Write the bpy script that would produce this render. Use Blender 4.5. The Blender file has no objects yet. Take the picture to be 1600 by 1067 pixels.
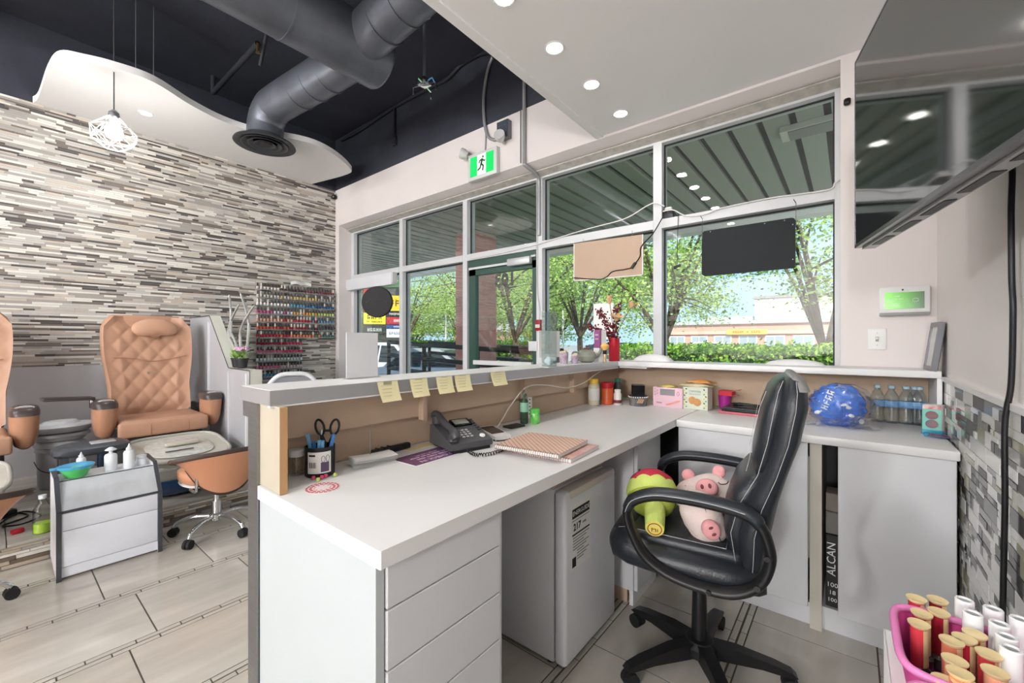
import bpy, bmesh, math, random
from mathutils import Vector, Matrix, Euler
rnd = random.Random(7)
scene = bpy.context.scene
COL = scene.collection
PI = math.pi
R = math.radians

# ---------------------------------------------------------------- camera
CH = 1.2
cam_data = bpy.data.cameras.new('camera')
cam_data.sensor_width = 36.0
cam_data.lens = 36.0 * 657.0 / 1600.0
cam_data.clip_start = 0.02
cam_data.clip_end = 500
cam = bpy.data.objects.new('camera', cam_data)
COL.objects.link(cam)
cam.location = (0, 0, CH)
cam.rotation_euler = (R(90), 0, math.atan2(.6266, .7793))
scene.camera = cam

# ---------------------------------------------------------------- world, sun, exposure
w = bpy.data.worlds.new('sky'); scene.world = w; w.use_nodes = True
bg = w.node_tree.nodes['Background']
bg.inputs[0].default_value = (0.50, 0.74, 1.0, 1)
bg.inputs[1].default_value = 0.8
sd = bpy.data.lights.new('sun', 'SUN'); sd.energy = 4.3; sd.angle = R(0.8); sd.color = (1, .95, .86)
so = bpy.data.objects.new('sun', sd); COL.objects.link(so)
so.rotation_euler = Euler((R(38), R(28), 0)); so.location = (6, 2, 20)
vs = scene.view_settings
vs.view_transform = 'Standard'; vs.look = 'None'; vs.gamma = 1; vs.use_curve_mapping = False
vs.exposure = 0.88

# ---------------------------------------------------------------- materials
def lin(c):
    return tuple(((q / 255) / 12.92 if q / 255 <= .04045 else ((q / 255 + .055) / 1.055) ** 2.4) for q in c)
MATS = {}
def M(name, rgb=(200, 200, 200), rough=.5, metal=0, spec=.5, noise=0, nscale=6, stretch=(1, 1, 1), bump=0, bscale=40, emit=0, trans=0, alpha=1, coat=0, ior=1.45, rgb2=None):
    if name in MATS: return MATS[name]
    m = bpy.data.materials.new(name); m.use_nodes = True
    nt = m.node_tree; b = nt.nodes['Principled BSDF']
    c = lin(rgb)
    b.inputs['Base Color'].default_value = (*c, 1)
    b.inputs['Roughness'].default_value = rough
    b.inputs['Metallic'].default_value = metal
    b.inputs['Specular IOR Level'].default_value = spec
    b.inputs['Transmission Weight'].default_value = trans
    b.inputs['Alpha'].default_value = alpha
    b.inputs['Coat Weight'].default_value = coat
    b.inputs['IOR'].default_value = ior
    if emit:
        b.inputs['Emission Color'].default_value = (*c, 1); b.inputs['Emission Strength'].default_value = emit
    if noise or bump:
        tc = nt.nodes.new('ShaderNodeTexCoord'); mp = nt.nodes.new('ShaderNodeMapping')
        mp.inputs['Scale'].default_value = stretch
        nt.links.new(tc.outputs['Object'], mp.inputs['Vector'])
    if noise:
        n = nt.nodes.new('ShaderNodeTexNoise'); n.inputs['Scale'].default_value = nscale; n.inputs['Detail'].default_value = 6
        nt.links.new(mp.outputs[0], n.inputs['Vector'])
        r = nt.nodes.new('ShaderNodeValToRGB')
        c2 = lin(rgb2) if rgb2 else tuple(q * (1 - noise) for q in c)
        r.color_ramp.elements[0].position = .3; r.color_ramp.elements[1].position = .7
        r.color_ramp.elements[0].color = (*c2, 1); r.color_ramp.elements[1].color = (*c, 1)
        nt.links.new(n.outputs['Fac'], r.inputs['Fac']); nt.links.new(r.outputs[0], b.inputs['Base Color'])
    if bump:
        n2 = nt.nodes.new('ShaderNodeTexNoise'); n2.inputs['Scale'].default_value = bscale; n2.inputs['Detail'].default_value = 4
        nt.links.new(mp.outputs[0], n2.inputs['Vector'])
        bp = nt.nodes.new('ShaderNodeBump'); bp.inputs['Strength'].default_value = bump; bp.inputs['Distance'].default_value = .01
        nt.links.new(n2.outputs['Fac'], bp.inputs['Height']); nt.links.new(bp.outputs[0], b.inputs['Normal'])
    MATS[name] = m
    return m
def glass(name, tint=(1, 1, 1), refl=1.0, base=0.0):
    """thin clear sheet: light passes straight through, surface reflects by Fresnel"""
    if name in MATS: return MATS[name]
    m = bpy.data.materials.new(name); m.use_nodes = True; nt = m.node_tree; nt.nodes.clear()
    out = nt.nodes.new('ShaderNodeOutputMaterial'); mix = nt.nodes.new('ShaderNodeMixShader')
    tr = nt.nodes.new('ShaderNodeBsdfTransparent'); gl = nt.nodes.new('ShaderNodeBsdfGlossy')
    tr.inputs[0].default_value = (*tint, 1); gl.inputs['Roughness'].default_value = .01
    lw = nt.nodes.new('ShaderNodeLayerWeight'); lw.inputs[0].default_value = .5      # facing: the same from both sides of the sheet
    fr = nt.nodes.new('ShaderNodeMath'); fr.operation = 'POWER'; fr.inputs[1].default_value = 3.0
    nt.links.new(lw.outputs['Facing'], fr.inputs[0])
    ma = nt.nodes.new('ShaderNodeMath'); ma.operation = 'MULTIPLY_ADD'; ma.use_clamp = True
    ma.inputs[1].default_value = refl; ma.inputs[2].default_value = base + .03
    nt.links.new(fr.outputs[0], ma.inputs[0]); nt.links.new(ma.outputs[0], mix.inputs[0])
    nt.links.new(tr.outputs[0], mix.inputs[1]); nt.links.new(gl.outputs[0], mix.inputs[2])
    nt.links.new(mix.outputs[0], out.inputs[0])
    MATS[name] = m
    return m
def wavemat(name, rgb, rgb2, scale, rough=.5, direction='X', distortion=0, rot=(0, 0, 0)):
    if name in MATS: return MATS[name]
    m = M(name, rgb, rough); nt = m.node_tree
    tc = nt.nodes.new('ShaderNodeTexCoord'); mp = nt.nodes.new('ShaderNodeMapping'); mp.inputs['Rotation'].default_value = rot
    wv = nt.nodes.new('ShaderNodeTexWave'); wv.inputs['Scale'].default_value = scale; wv.bands_direction = direction
    wv.inputs['Distortion'].default_value = distortion
    r = nt.nodes.new('ShaderNodeValToRGB'); r.color_ramp.elements[0].color = (*lin(rgb), 1); r.color_ramp.elements[1].color = (*lin(rgb2), 1)
    r.color_ramp.elements[0].position = .6; r.color_ramp.elements[1].position = .8
    nt.links.new(tc.outputs['Object'], mp.inputs[0]); nt.links.new(mp.outputs[0], wv.inputs['Vector'])
    nt.links.new(wv.outputs['Fac'], r.inputs[0]); nt.links.new(r.outputs[0], nt.nodes['Principled BSDF'].inputs['Base Color'])
    return m

WHITE = M('white_laminate', (224, 224, 224), .35, noise=.03, nscale=3)
CAB = M('cabinet_laminate', (214, 215, 218), .32, noise=.09, nscale=2.2, stretch=(1, 1, .35))
WALLP = M('wall_paint', (226, 219, 216), .7, noise=.04, nscale=2, bump=.05, bscale=90)
SOFF = M('soffit_paint', (236, 235, 234), .6)
DARK = M('dark_ceiling_paint', (58, 61, 72), .8, noise=.25, nscale=3, bump=.2, bscale=25)
BLACK = M('black_plastic', (22, 22, 24), .4)
BLACKG = M('black_gloss', (12, 12, 14), .15)
BLACKR = M('black_rubber', (28, 28, 30), .7)
CHROME = M('chrome', (215, 215, 218), .12, 1)
STEEL = M('brushed_steel', (150, 150, 150), .38, 1, noise=.12, nscale=12, stretch=(1, 1, 12))
ALU = M('painted_aluminium', (206, 208, 210), .4, noise=.05, nscale=5)
MDF = M('raw_mdf', (198, 174, 150), .75, noise=.1, nscale=7, bump=.08, bscale=120)
MDFD = M('mdf_edge', (187, 148, 104), .75, noise=.12, nscale=20, stretch=(1, 1, .2))
PAPER = M('paper', (232, 232, 230), .7)
GOLD = M('gold_metal', (244, 222, 168), .28, .4)
RED = M('red_plastic', (170, 22, 38), .4)
GREYD = M('dark_grey_plastic', (62, 62, 65), .4)
CLEARP = glass('clear_plastic', (.93, .94, .94), 1.1, .04)
LED = M('led_lens', (255, 252, 246), .4, emit=14)
INK = M('black_ink', (25, 25, 28), .6)

# ---------------------------------------------------------------- mesh helpers
class G:
    def __init__(s): s.v = []; s.f = []; s.m = []
    def add(s, v, f, m=0):
        o = len(s.v); s.v += [tuple(q) for q in v]; s.f += [tuple(i + o for i in q) for q in f]; s.m += [m] * len(f); return s
    def box(s, x0, x1, y0, y1, z0, z1, m=0):
        v = [(x, y, z) for z in (z0, z1) for y in (y0, y1) for x in (x0, x1)]
        return s.add(v, [(0, 2, 3, 1), (4, 5, 7, 6), (0, 1, 5, 4), (2, 6, 7, 3), (0, 4, 6, 2), (1, 3, 7, 5)], m)
    def rbox(s, c, d, r=.005, seg=2, rot=None, m=0):
        bm = bmesh.new(); bmesh.ops.create_cube(bm, size=1)
        bmesh.ops.scale(bm, vec=d, verts=bm.verts)
        r = min(r, min(d) * .49)
        bmesh.ops.bevel(bm, geom=bm.edges[:], offset=r, segments=seg, profile=.5, affect='EDGES')
        return s.bm(bm, c, rot, m)
    def bm(s, bm, c=(0, 0, 0), rot=None, m=0):
        mt = Matrix.Translation(c) @ (rot.to_matrix().to_4x4() if isinstance(rot, Euler) else (rot.to_4x4() if rot is not None else Matrix()))
        bm.verts.index_update()
        s.add([mt @ q.co for q in bm.verts], [[q.index for q in f.verts] for f in bm.faces], m); bm.free(); return s
    def cyl(s, p0, p1, r0, r1=None, n=16, m=0, caps=True):
        r1 = r0 if r1 is None else r1
        p0 = Vector(p0); p1 = Vector(p1); d = (p1 - p0).normalized()
        a = d.orthogonal().normalized(); b = d.cross(a)
        v = []
        for p, r in ((p0, r0), (p1, r1)):
            for i in range(n):
                t = 2 * PI * i / n; v.append(p + a * (r * math.cos(t)) + b * (r * math.sin(t)))
        f = [(i, (i + 1) % n, n + (i + 1) % n, n + i) for i in range(n)]
        if caps: f += [tuple(range(n))[::-1], tuple(range(n, 2 * n))]
        return s.add(v, f, m)
    def tube(s, pts, r, n=8, m=0, closed=False, flat=1.0, up=None):
        pts = [Vector(p) for p in pts]; N = len(pts); rr = r if isinstance(r, (list, tuple)) else [r] * N
        v = []; pa = None
        for i, p in enumerate(pts):
            if closed: d = pts[(i + 1) % N] - pts[i - 1]
            else: d = pts[min(i + 1, N - 1)] - pts[max(i - 1, 0)]
            d = d.normalized() if d.length > 1e-9 else Vector((0, 0, 1))
            if up is not None: a = Vector(up) - d * d.dot(Vector(up)); a.normalize()
            elif pa is None: a = d.orthogonal().normalized()
            else:
                a = pa - d * pa.dot(d)
                a = a.normalized() if a.length > 1e-6 else d.orthogonal().normalized()
            pa = a; b = d.cross(a)
            for k in range(n):
                t = 2 * PI * k / n; v.append(p + a * (rr[i] * flat * math.cos(t)) + b * (rr[i] * math.sin(t)))
        f = []
        for i in range(N if closed else N - 1):
            j = (i + 1) % N
            for k in range(n): f.append((i * n + k, i * n + (k + 1) % n, j * n + (k + 1) % n, j * n + k))
        if not closed: f += [tuple(range(n))[::-1], tuple(range((N - 1) * n, N * n))]
        return s.add(v, f, m)
    def lathe(s, prof, n=20, c=(0, 0, 0), rot=None, m=0, sx=1, sy=1):
        mt = Matrix.Translation(c) @ (rot.to_matrix().to_4x4() if rot is not None else Matrix())
        v = []
        for r, z in prof:
            for k in range(n):
                t = 2 * PI * k / n; v.append(mt @ Vector((r * sx * math.cos(t), r * sy * math.sin(t), z)))
        f = []
        for i in range(len(prof) - 1):
            for k in range(n): f.append((i * n + k, i * n + (k + 1) % n, (i + 1) * n + (k + 1) % n, (i + 1) * n + k))
        if prof[0][0] > 1e-5: f.append(tuple(range(n))[::-1])
        if prof[-1][0] > 1e-5: f.append(tuple(range((len(prof) - 1) * n, len(prof) * n)))
        return s.add(v, f, m)
    def sph(s, c, r, nu=16, nv=10, rot=None, m=0, fn=None):
        if not isinstance(r, (tuple, list)): r = (r, r, r)
        mt = Matrix.Translation(c) @ (rot.to_matrix().to_4x4() if rot is not None else Matrix())
        v = [mt @ Vector((0, 0, -r[2]))]
        for j in range(1, nv):
            ph = -PI / 2 + PI * j / nv
            for i in range(nu):
                t = 2 * PI * i / nu; p = Vector((math.cos(ph) * math.cos(t), math.cos(ph) * math.sin(t), math.sin(ph)))
                if fn: p = fn(p)
                v.append(mt @ Vector((p[0] * r[0], p[1] * r[1], p[2] * r[2])))
        v.append(mt @ Vector((0, 0, r[2]))); L = len(v) - 1
        f = [(0, 1 + (i + 1) % nu, 1 + i) for i in range(nu)]
        for j in range(nv - 2):
            for i in range(nu):
                a = 1 + j * nu; f.append((a + i, a + (i + 1) % nu, a + nu + (i + 1) % nu, a + nu + i))
        a = 1 + (nv - 2) * nu
        f += [(a + i, a + (i + 1) % nu, L) for i in range(nu)]
        return s.add(v, f, m)
    def prism(s, poly, h0, h1, fn=lambda a, b, h: (a, b, h), m=0):
        n = len(poly)
        v = [fn(a, b, h0) for a, b in poly] + [fn(a, b, h1) for a, b in poly]
        f = [(i, (i + 1) % n, n + (i + 1) % n, n + i) for i in range(n)] + [tuple(range(n))[::-1], tuple(range(n, 2 * n))]
        return s.add(v, f, m)
    def quad(s, a, b, c, d, m=0): return s.add([a, b, c, d], [(0, 1, 2, 3)], m)
    def grid(s, fn, nu, nv, m=0, wrapu=False):
        v = [fn(i / (nu if wrapu else nu - 1), j / (nv - 1)) for j in range(nv) for i in range(nu)]
        f = []
        for j in range(nv - 1):
            for i in range(nu if wrapu else nu - 1):
                f.append((j * nu + i, j * nu + (i + 1) % nu, (j + 1) * nu + (i + 1) % nu, (j + 1) * nu + i))
        return s.add(v, f, m)
    def xf(s, mt):
        s.v = [tuple(mt @ Vector(q)) for q in s.v]; return s

def mesh(g, name, mats, smooth=35, fixn=True):
    me = bpy.data.meshes.new(name)
    me.from_pydata(g.v, [], g.f)
    mats = mats if isinstance(mats, (list, tuple)) else [mats]
    for q in mats: me.materials.append(q)
    if len(mats) > 1: me.polygons.foreach_set('material_index', g.m)
    if fixn:
        bm = bmesh.new(); bm.from_mesh(me); bmesh.ops.recalc_face_normals(bm, faces=bm.faces[:]); bm.to_mesh(me); bm.free()
    if smooth:
        me.polygons.foreach_set('use_smooth', [True] * len(me.polygons)); me.set_sharp_from_angle(angle=R(smooth))
    me.update()
    return me
def obj(name, g, mats, parent=None, smooth=35, fixn=True, loc=None, rot=None):
    me = g if isinstance(g, bpy.types.Mesh) else mesh(g, name, mats, smooth, fixn)
    o = bpy.data.objects.new(name, me); COL.objects.link(o)
    if parent: o.parent = parent
    if loc is not None: o.location = loc
    if rot is not None: o.rotation_euler = rot
    return o
def tag(o, label=None, cat=None, group=None, kind=None):
    if label: o['label'] = label
    if cat: o['category'] = cat
    if group: o['group'] = group
    if kind: o['kind'] = kind
    return o
def thing(name, label, cat, loc=(0, 0, 0), rotz=0, group=None):
    o = bpy.data.objects.new(name, None); COL.objects.link(o); o.empty_display_size = .05
    o.location = loc; o.rotation_euler = (0, 0, rotz)
    return tag(o, label, cat, group)
def one(name, g, mats, label, cat, group=None, loc=(0, 0, 0), rotz=0, smooth=35):
    o = obj(name, g, mats, None, smooth, loc=loc, rot=(0, 0, rotz)); return tag(o, label, cat, group)
def struct(name, g, mats, smooth=35, parent=None):
    o = obj(name, g, mats, parent, smooth)
    if parent is None: o['kind'] = 'structure'
    return o
def dup(o, parent=None, **kw):
    c = o.copy(); COL.objects.link(c)
    if parent: c.parent = parent
    for ch in list(o.children): dup(ch, c)
    for k, v in kw.items():
        if k in ('location', 'rotation_euler', 'scale'): setattr(c, k, v)
        else: c[k] = v
    return c
def text(s, size, m, parent, loc, rot, name='lettering', align='CENTER', ext=0.0004, sx=1, bold=0):
    cu = bpy.data.curves.new(name, 'FONT'); cu.body = s; cu.size = size; cu.align_x = align; cu.align_y = 'CENTER'; cu.extrude = ext; cu.resolution_u = 2; cu.offset = bold
    t = bpy.data.objects.new(name, cu); COL.objects.link(t)
    bpy.context.view_layer.update()
    me = bpy.data.meshes.new_from_object(t.evaluated_get(bpy.context.evaluated_depsgraph_get()))
    bpy.data.objects.remove(t); bpy.data.curves.remove(cu)
    me.materials.clear(); me.materials.append(m)
    o = bpy.data.objects.new(name, me); COL.objects.link(o); o.parent = parent; o.location = loc; o.rotation_euler = rot; o.scale = (sx, 1, 1)
    return o
def marks(s, size, m, parent, loc, rot, name='printed_marks', ext=0.0004, **kw):
    """print too small to read in the photograph: a row of letter-like strokes; s gives the letters in each word"""
    g = G(); r_ = random.Random(sum(s) * 7 + int(size * 1e5)); w_ = size * .52; slots = []
    for n in s: slots += [1] * n + [0]
    x = -(len(slots) - 1) * w_ / 2
    for ch in slots:
        if ch:
            k = r_.randrange(3); h = size * .62; b = size * .11; x0, x1 = x + w_ * .12, x + w_ * .82
            g.box(x0, x0 + b, -h / 2, h / 2, -ext, ext)
            if k != 1: g.box(x1 - b, x1, -h / 2, h / 2 * (1 if k == 0 else .2), -ext, ext)
            if k != 0: g.box(x0 + b, x1, h / 2 - b, h / 2, -ext, ext)
            g.box(x0 + b, x1, -b / 2 - h * .18 * (k == 2), b / 2 - h * .18 * (k == 2), -ext, ext)
        x += w_
    o = obj(name, g, m, parent, 0, loc=loc, rot=rot); o['kind'] = 'stuff'
    return o
def smoothpath(pts, n=6, closed=False):
    P = [Vector(p) for p in pts]; out = []; N = len(P)
    for i in range(N if closed else N - 1):
        p0 = P[i - 1] if (i > 0 or closed) else P[i]; p1 = P[i]; p2 = P[(i + 1) % N]; p3 = P[(i + 2) % N] if (i + 2 < N or closed) else p2
        for k in range(n):
            t = k / n
            out.append(.5 * ((2 * p1) + (p2 - p0) * t + (2 * p0 - 5 * p1 + 4 * p2 - p3) * t * t + (3 * p1 - p0 - 3 * p2 + p3) * t ** 3))
    if not closed: out.append(P[-1])
    return out
# a pixel of the 1600x1067 frame gives a direction; the plane it lies on gives the point
def ray(u, v):
    a = (u - 800) / 657; b = (533.3 - v) / 657
    return (-.6266 + .7793 * a, .7793 + .6266 * a, b)
def onX(u, v, x): d = ray(u, v); t = x / d[0]; return Vector((x, t * d[1], CH + t * d[2]))
def onY(u, v, y): d = ray(u, v); t = y / d[1]; return Vector((t * d[0], y, CH + t * d[2]))
def onZ(u, v, z): d = ray(u, v); t = (z - CH) / d[2]; return Vector((t * d[0], t * d[1], z))
# ================================================================ setting
XL, XR, YW, YF, YB, ZC, ZS = -5.12, .31, 2.77, 2.94, -6.5, 3.76, 2.68
def px(p):
    f = -.6266 * p[0] + .7793 * p[1]; r = .7793 * p[0] + .6266 * p[1]
    return (800 + 657 * r / f, 533.3 - 657 * (p[2] - CH) / f, f) if f > .05 else (-999, -999, f)

# ---- floor: slab, square tiles and the narrow double strips between the tile columns
GROUT = M('floor_grout', (84, 78, 71), .8)
floor = struct('floor', G().box(XL, XR, YB, YW + .3, -.12, -.0022), GROUT)
TILES = [M('floor_tile_%d' % i, c, .2, noise=.16, nscale=1.7, stretch=(2.6, .55, 1), rgb2=c2, coat=.2) for i, (c, c2) in enumerate((((198, 193, 184), (178, 171, 160)), ((192, 187, 177), (172, 164, 153)), ((201, 197, 189), (182, 176, 166))))]
UT = [mesh(G().rbox((.5, .5, .5), (1, 1, 1), .003, 1), 'floor_tile', t, 0) for t in TILES]
SP, S0 = .4645, -.355
far = [G(), G(), G()]; cand = []
for k in range(-1, 10):
    xs = S0 - SP * k                       # centre of a strip
    x0, x1 = xs + .030, min(xs + SP - .030, XR)      # tile column right of this strip
    y = YB + rnd.random() * .4 + {0: .02, 5: .04}.get(k, 0)
    y = {0: 2.06, 4: .345, 5: .44, 6: .34, 2: 1.306, 1: 1.306 + .2}.get(k, y + 2) - .43 * 21
    while y < YW + .2:
        a, b = max(y, YB), min(y + .4245, YW + .2)
        if b - a > .05 and x1 > XL and x1 - x0 > .02: cand.append((max(x0, XL), x1, a, b, 1))
        y += .43
    for sgn in (0, 1):
        y = YB + (.07 if sgn else 0) + .02 * k
        while y < YW + .2:
            if XL < xs < XR: cand.append((xs - .0245 + sgn * .0285, xs - .004 + sgn * .0285, y, min(y + .1395, YW + .2), 0))
            y += .1445
def fscore(c):
    u, v, d = px(((c[0] + c[1]) / 2, (c[2] + c[3]) / 2, 0))
    return (c[1] - c[0]) * (c[3] - c[2]) / d ** 3 if (d > .2 and -60 < u < 1660 and v < 1200) else 0
cand.sort(key=fscore, reverse=True)
rest = G()
for i, (x0, x1, y0, y1, big) in enumerate(cand):
    z = -.0004 * rnd.random()
    if i < 290:
        o = obj('floor_tile' if big else 'strip_tile', UT[rnd.randrange(3)], None, floor, loc=(x0, y0, -.012)); o.scale = (x1 - x0, y1 - y0, .012 + z)
    else: rest.box(x0, x1, y0, y1, -.012, z)
o = obj('floor_tile_rest', rest, TILES[0], floor, 0); o['kind'] = 'stuff'

# ---- ceilings
ceiling = struct('ceiling', G().box(XL - .1, XR + .1, YB - .1, YW + .3, ZC, ZC + .15), DARK)
struct('ceiling_beam', G().box(XL, XR, -.55, -.35, 3.5, ZC), DARK)
sof = struct('ceiling_soffit', G().box(-1.41, XR, -2.2, YW, ZS, ZS + .1), SOFF)
obj('soffit_fascia', G().box(-1.435, -1.41, -2.2, YW, ZS - .012, ZS + .32).box(-1.41, -1.385, -2.2, YW, ZS - .012, ZS), SOFF, sof, 0)
cl = [(60, 152), (75, 110), (93, 90), (130, 95), (180, 107), (240, 128), (300, 165), (350, 190), (400, 206), (480, 222), (520, 240), (546, 262), (543, 272)]
cp = [onZ(u, v, 3.12) for u, v in cl]
path = smoothpath([Vector((XL, .22, 0))] + [Vector((p.x, p.y, 0)) for p in cp] + [Vector((XL + .02, 2.47, 0)), Vector((XL, 2.47, 0))], 5)
struct('ceiling_cloud', G().prism([(p.x, p.y) for p in path], 3.12, 3.17), SOFF)

# ---- walls
wl = struct('wall_left', G().box(XL - .15, XL - .008, YB, YW + .3, 0, ZC), DARK)
obj('lower_panel', G().box(XL - .008, XL + .004, YB, 1.29, 0, .995), M('grey_panel', (188, 188, 191), .5, noise=.05, nscale=3), wl, 0)
wr = struct('wall_right', G().box(XR + .006, XR + .15, YB, YW + .3, 0, ZC), WALLP)
struct('wall_back', G().box(XL - .1, XR + .1, YB - .15, YB, 0, ZC), WALLP)
ww = struct('wall_window', G().prism([(YW, 2.665), (YW, 3.12), (3.05, 3.12), (3.05, 2.615), (YF + .02, 2.615)], XL, XR + .01, lambda a, b, h: (h, a, b))
            .box(XL, -5.033, YW, 3.05, 0, 2.665).box(-.039, XR + .01, YW, 3.05, 0, 2.665), WALLP)
obj('dark_upper_wall', G().box(XL, XR, YW, 3.05, 3.12, ZC), DARK, ww, 0)
struct('trim_1', G().box(XR - .012, XR + .006, -1.5, 2.5, 1.035, 1.052), M('white_trim', (225, 224, 222), .4))

# ---- mosaics
def mosaic(wall, xface, out, y0, y1, z0, z1, rows, cols, groutm, thick, joint, name, skip=None, limit=290):
    """rows: generator of (z, height, [tile lengths]); out = +1/-1 direction of the tile faces"""
    if xface < 0: obj('grout', G().box(xface, xface + thick - .003, 1.292, y1, .12, z0), groutm, wall, 0)
    obj('grout', G().box(min(xface, xface + out * (thick - .003)), max(xface, xface + out * (thick - .003)), y0, y1, z0, z1), groutm, wall, 0)
    um = [mesh(G().box(0, 1, 0, 1, 0, 1), name, m, 0) for m in cols]
    L = []
    for (z, h, a, b, ci) in rows:
        L.append((z, h, a, b, ci, thick + rnd.uniform(-.0008, .0012)))
    def score(q):
        u, v, d = px((xface, (q[2] + q[3]) / 2, q[0] + q[1] / 2))
        if not (0 < u < 1600 and 0 < v < 1067): return 0
        if skip and skip(u, v): return 0
        return (q[3] - q[2]) * q[1] / d ** 2
    L.sort(key=score, reverse=True)
    rest = [G() for _ in cols]
    for i, (z, h, a, b, ci, th) in enumerate(L):
        xa = xface if out > 0 else xface - th
        if i < limit:
            o = obj(name, um[ci], None, wall, loc=(xa, a, z)); o.scale = (th, b - a, h)
        else: rest[ci].box(xa, xa + th, a, b, z, z + h)
    g = G()
    for ci, q in enumerate(rest): g.add(q.v, q.f, ci)
    o = obj(name + '_rest', g, cols, wall, 0, fixn=False); o['kind'] = 'stuff'
def rows_left(y0, y1, z0, z1):
    z = z0
    while z < z1 - .004:
        h = rnd.choice((.0115, .0145, .0175)); h = min(h, z1 - z - .0015)
        y = y0 - rnd.random() * .2
        while y < y1:
            l = rnd.choice((.06, .09, .12, .15, .2, .26)) * rnd.uniform(.85, 1.15)
            a, b = max(y, y0), min(y + l - .002, y1)
            if b - a > .01:
                dk = .34 if h < .013 else .16
                t = rnd.random()
                ci = 3 if t < dk * .7 else 4 if t < dk * 1.2 else rnd.choice((0, 0, 1, 1, 2, 2, 5))
                yield (z, h, a, b, ci)
            y += l
        z += h + .0018
LCOL = [M('mosaic_cream', (220, 216, 207), .42, noise=.1, nscale=8), M('mosaic_pale_grey', (193, 189, 183), .42, noise=.12, nscale=8), M('mosaic_grey', (165, 160, 154), .42, noise=.15, nscale=8), M('mosaic_charcoal', (88, 84, 82), .42, noise=.2, nscale=8), M('mosaic_taupe', (124, 114, 106), .42, noise=.2, nscale=8), M('mosaic_beige', (196, 184, 170), .42, noise=.14, nscale=8)]
mosaic(wl, XL - .008, 1, -1.2, YW, .995, 3.12, list(rows_left(-1.2, YW, .997, 3.12)) + list(rows_left(1.292, YW, .12, .995)), LCOL, M('mosaic_grout', (176, 170, 162), .8), .012, .002, 'mosaic_tile', lambda u, v: (395 < u < 525 and v > 455) or v > 545)
def rows_right(y0, y1, z0, z1):
    z = z1; P = .0475
    while z > z0 + .01:
        y = y0
        while y < y1:
            l = rnd.choice((.045, .07, .1, .145))
            b = min(y + l - .003, y1)
            t = rnd.random()
            if b - y > .012:
                if t < .38: yield (z - P + .003, P - .003, y, b, rnd.choice((0, 0, 0, 0, 0, 1, 2, 3, 4)))
                else:
                    s = rnd.choice((.016, .024, .031)); 
                    yield (z - s + .0025, s - .0025, y, b, rnd.choice((0, 0, 0, 1, 2, 3)))
                    mid = y + (b - y) * rnd.choice((.35, .5, .65, 1))
                    yield (z - P + .003, P - s - .003, y, min(mid, b) - .0015 * (mid < b), rnd.choice((0, 0, 0, 1, 2, 3, 4)))
                    if b - mid > .014: yield (z - P + .003, P - s - .003, mid + .0015, b, rnd.choice((0, 1, 0, 3, 2)))
            y += l
        z -= P
RCOL = [M('glass_tile_white', (230, 230, 226), .12), M('glass_tile_grey', (150, 149, 145), .12, noise=.15, nscale=20), M('stone_tile_grey', (112, 110, 107), .35, noise=.3, nscale=25, stretch=(1, .3, 3)), M('glass_tile_charcoal', (78, 77, 76), .12, noise=.15, nscale=20), M('glass_tile_olive', (168, 166, 142), .12)]
mosaic(wr, XR + .006, -1, .2, 2.5, .005, 1.035, list(rows_right(.2, 2.5, .005, 1.035)), RCOL, M('white_grout', (214, 213, 208), .8), .010, .003, 'wall_tile')

# ---- pedicure platform with its mosaic riser
plat = struct('floor_platform', G().box(XL, -3.465, YB, 1.5, -.008, .105), M('platform_core', (150, 143, 133), .7))
ut = UT[1]
for i in range(5):
    for j in range(4):
        o = obj('platform_tile', ut, None, plat, loc=(XL + .41 * j, -.9 + .48 * i, .105)); o.scale = (.405, .476, .015)
PC = [LCOL[0], M('stone_tile_beige', (186, 172, 152), .45, noise=.2, nscale=12), LCOL[4], M('stone_tile_brown', (112, 98, 86), .4, noise=.2, nscale=12), LCOL[2]]
z = .004
um = [mesh(G().box(0, 1, 0, 1, 0, 1), 'riser_tile', m, 0) for m in PC]
while z < .1:
    h = rnd.choice((.0135, .0185)); h = min(h, .104 - z); y = -.6
    while y < 1.5:
        l = rnd.choice((.05, .08, .12, .17)); b = min(y + l - .003, 1.5)
        if b - y > .01 and h > .004:
            o = obj('riser_tile', um[rnd.choice((0, 1, 1, 1, 2, 3, 4))], None, plat, loc=(-3.466, y, z)); o.scale = (.012 + rnd.random() * .004, b - y, h)
        y += l
    z += h + .0025

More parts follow.
